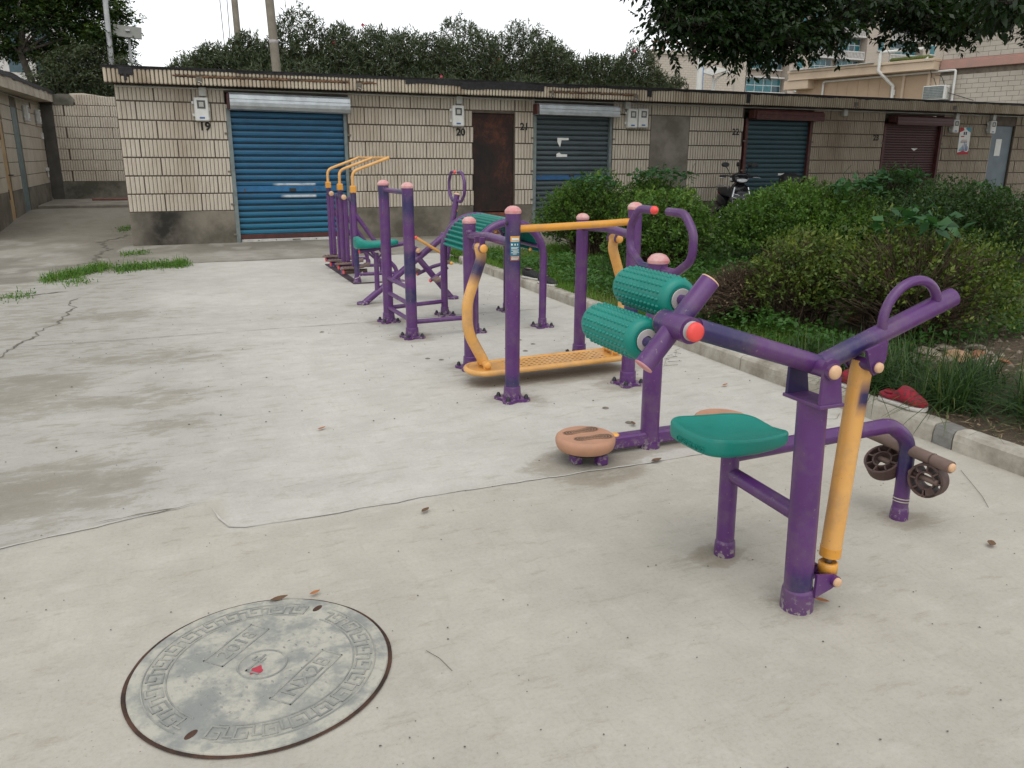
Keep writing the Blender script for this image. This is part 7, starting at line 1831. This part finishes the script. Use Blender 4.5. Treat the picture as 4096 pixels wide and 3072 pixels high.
# ---- trees
def clusters_tree(name, label, base, trunk_pts, trunk_r, cl, mat, seed, L, W, per_m3=900, group=None, droop=-.1, limb_r=.035, layer=1.0, cat='tree', shell=.6, twigs=5):
    """trunk, limbs to every leaf cluster, leaves in sprays spread through each cluster"""
    rng = np.random.default_rng(seed); t = thing(name, base, label, cat, group); b = np.array(base)
    MB().tube([tuple(p) for p in trunk_pts], trunk_r, 12).build('trunk', M['bark'], t)
    T = np.array(trunk_pts, float); Vs = []; Qs = []; Rs = []; off = 0; tw = []
    for ci, (cx, cy, cz, rx, ry, rz, dens) in enumerate(cl):
        c = np.array((cx, cy, cz)); j = np.argmin(np.linalg.norm(T - c, axis=1) + (T[:, 2] > cz)*1.5); a = T[j]; md = (a + c)/2 + np.array((0, 0, .25))*min(1, np.linalg.norm(c - a)/2) + rng.normal(size=3)*.12
        MB().tube(bend([a, md, c], .6, 5), list(np.linspace(limb_r, limb_r*.3, len(bend([a, md, c], .6, 5)))), 7).build('limb', M['bark'], t)
        ns = int(dens); D = rdir(ns, rng); rad = rng.random(ns)**shell
        lump = 1 + .22*np.cos(D @ rng.normal(size=3)*3 + ci) + .18*np.cos(D @ rng.normal(size=3)*5)
        P = c + D*np.array((rx, ry, rz))*(rad*lump)[:, None]; out = unit(D*np.array((1, 1, .4)) + np.array((0, 0, droop)) + rng.normal(size=D.shape)*.45)
        n = 8; p = np.repeat(P, n, 0); o = np.repeat(out, n, 0); k = np.tile(np.arange(n)/n, ns); sgn = np.tile(np.where(np.arange(n) % 2, 1., -1.), ns)
        sd = np.repeat(unit(np.cross(out, np.array((0, 0, 1.)) + rng.normal(size=out.shape)*.35)), n, 0); p = p + o*(k*L*2.2)[:, None]
        d = unit(o*.55 + sd*sgn[:, None]*.8 + np.array((0, 0, droop*1.5)) + rng.normal(size=p.shape)*.25); u = unit(np.cross(d, np.array((0, 0, 1.)) + rng.normal(size=p.shape)*.45)); s = rng.uniform(.7, 1.2, len(p))
        V, Q = leaf_quads(p, d, u, L*s, W*s, -.12); Vs.append(V); Qs.append(Q + off); off += len(V)
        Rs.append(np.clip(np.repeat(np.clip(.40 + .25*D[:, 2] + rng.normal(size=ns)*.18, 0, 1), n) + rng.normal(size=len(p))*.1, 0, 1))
        m = min(ns, twigs*12); A = np.repeat(c[None], m, 0) + rng.normal(size=(m, 3))*np.array((rx, ry, rz))*.25; tw.append(sticks(A, P[:m], .010, .004, rng))
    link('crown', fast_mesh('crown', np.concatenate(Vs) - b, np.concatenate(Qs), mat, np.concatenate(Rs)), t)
    o2 = 0; V = []; Q = []
    for v, q2 in tw: V.append(v); Q.append(q2 + o2); o2 += len(v)
    link('twigs', fast_mesh('twig', np.concatenate(V) - b, np.concatenate(Q), M['bark']), t)['kind'] = 'stuff'
    return t
# big overhanging tree: its trunk stands right of the picture
rng = np.random.default_rng(9)
cl = [(5.98, 9.6, 3.60, .36, .4, .22, 80)]
for x, z, rx, rz, dn in ((6.25, 3.10, .34, .26, 95), (6.60, 3.08, .36, .28, 110), (6.98, 3.02, .36, .28, 120), (7.32, 2.92, .34, .28, 120), (7.72, 2.96, .36, .28, 120), (8.10, 3.06, .34, .26, 100), (8.48, 3.10, .34, .24, 90), (8.84, 3.17, .32, .24, 80), (9.2, 3.40, .32, .22, 55), (9.68, 3.62, .36, .20, 45), (10.1, 3.55, .36, .22, 75), (10.5, 3.38, .36, .26, 110), (10.95, 3.38, .36, .24, 110), (11.35, 3.36, .34, .24, 100), (11.7, 3.58, .3, .22, 65)):
    cl.append((x, 9.55, z, rx, .45, rz, dn))
cl += [(6.6, 9.7, 3.50, .6, .6, .34, 230), (7.3, 9.8, 3.42, .65, .6, .38, 300), (8.1, 9.8, 3.50, .6, .6, .36, 240), (8.8, 9.9, 3.70, .6, .6, .30, 130), (10.5, 9.9, 3.80, .6, .6, .26, 140), (11.3, 9.9, 3.78, .6, .6, .30, 170)]
for k in range(34):                                                   # the rest of the crown, above and right of the frame
    x = rng.uniform(6.2, 19.5); y = rng.uniform(6.8, 14.3); z = 4.75 + rng.random()*2.4 + max(0, (9 - x))*.08
    cl.append((x, y, z, 1.25, 1.2, .62, 420))
for k in range(26):  # unseen crown clusters added to shade the apron and right-hand garages
    x = rng.uniform(9.5, 21); y = rng.uniform(10.5, 14.2); cl.append((x, y, 4.9 + rng.random()*1.0, 1.2, 1.0, .5, 420))
for k in range(16):
    x = rng.uniform(13.8, 20); y = rng.uniform(5.0, 11.5); cl.append((x, y, 3.9 + rng.random()*.8, 1.1, 1.1, .5, 280))
clusters_tree('overhanging_tree', 'large dark leafy tree hanging into the picture at the top right', (14.9, 9.3, 0), [(14.9, 9.3, 0), (14.85, 9.35, 1.2), (14.6, 9.4, 2.4), (14.1, 9.5, 3.4), (13.0, 9.6, 4.2), (11.0, 9.8, 4.4), (9.0, 9.9, 4.35), (7.6, 9.8, 4.15)], [.20, .17, .15, .13, .11, .08, .06, .04], cl, M['lf_tree'], 11, .105, .048, shell=.5, droop=-.28, limb_r=.022)
clusters_tree('near_branch_tree', 'sprig of larger leaves from a nearer tree in the top right corner', (10.9, 5.4, 0), [(10.9, 5.4, 0), (10.9, 5.5, 2.0), (10.6, 5.8, 3.4), (9.9, 6.4, 3.7), (9.3, 6.9, 3.5)], [.10, .09, .07, .04, .02], [(9.05, 7.0, 3.12, .28, .35, .16, 26), (9.4, 7.0, 3.16, .30, .35, .18, 34), (9.8, 6.9, 3.5, .5, .5, .3, 70), (8.75, 7.0, 3.3, .22, .3, .16, 18)], M['lf_tree'], 12, .13, .058, droop=-.5, limb_r=.012)
# trees behind the left garage
cl = [(-3.4, 28.2, 5.9, 1.5, 1.2, .55, 520), (-2.3, 28.0, 6.2, 1.2, 1.0, .5, 430), (-4.3, 28.4, 5.1, 1.3, 1.1, .5, 420), (-2.75, 28.0, 5.15, 1.1, .9, .42, 330), (-1.55, 28.0, 5.75, .85, .8, .38, 260), (-1.25, 27.8, 4.70, .75, .7, .38, 260), (-.95, 27.8, 5.35, .55, .6, .35, 140), (-1.05, 27.8, 4.25, .5, .5, .35, 120), (-3.9, 28.2, 4.4, .9, .9, .35, 180), (-2.2, 28.0, 4.55, .7, .7, .35, 170), (-3.2, 28.2, 6.9, 1.8, 1.3, .6, 600), (-1.6, 28.2, 6.7, 1.1, 1.0, .5, 330), (-5.4, 28.6, 6.0, 1.3, 1.2, .6, 400), (-4.5, 28.0, 3.6, .6, .6, .3, 60)]
cl = [(*c[:6], c[6] * 1.7) for c in cl] + [(-2.4, 28.3, 5.6, .8, .7, .4, 330), (-1.8, 28.3, 5.1, .6, .6, .35, 240), (-3.0, 28.4, 4.3, .8, .7, .4, 330), (-4.2, 28.3, 5.8, .9, .8, .4, 380)]
clusters_tree('leafy_tree', 'dark layered tree with bent trunk at the top left', (-3.15, 27.6, 0), [(-3.15, 27.6, 0), (-3.2, 27.6, 2.2), (-3.25, 27.65, 3.2), (-3.5, 27.8, 4.2), (-3.3, 28.0, 5.2), (-2.9, 28.0, 6.2)], [.13, .115, .10, .085, .06, .04], cl, M['lf_left'], 13, .105, .050, droop=-.12, layer=.6, limb_r=.04)
cl = [(-1.9, 27.4, 4.15, .70, .6, .40, 330), (-1.35, 27.4, 3.75, .60, .6, .40, 260), (-2.5, 27.4, 3.75, .65, .6, .5, 300), (-1.9, 27.2, 3.45, .9, .6, .4, 330), (-3.0, 27.3, 3.30, .6, .6, .4, 160), (-.9, 27.3, 3.40, .5, .5, .35, 180)]
cl = [(*c[:6], c[6] * 1.9) for c in cl]
clusters_tree('feathery_tree', 'lighter feathery small tree in front of the dark layered tree', (-1.9, 27.4, 0), [(-1.9, 27.4, 0), (-1.95, 27.4, 1.8), (-1.9, 27.4, 2.8), (-1.9, 27.4, 3.8)], [.07, .06, .045, .03], cl, M['lf_olea'], 14, .12, .024, droop=-.15, limb_r=.02)
m = MB(); k = 0
for pts, lb in (([(-4.6, 27.2, 0), (-4.3, 27.2, 3.2), (-4.9, 27.2, 4.6)], 'slanting bare trunk at the far left above the garage roof'), ([(-3.7, 27.0, 0), (-3.85, 27.0, 3.0), (-4.55, 27.0, 4.1)], 'second slanting trunk at the far left')):
    t = thing('thin_tree', (pts[0][0], pts[0][1], 0), lb, 'tree'); MB().tube(bend(pts, 1.0), .055, 8).build('trunk', M['bark'], t)
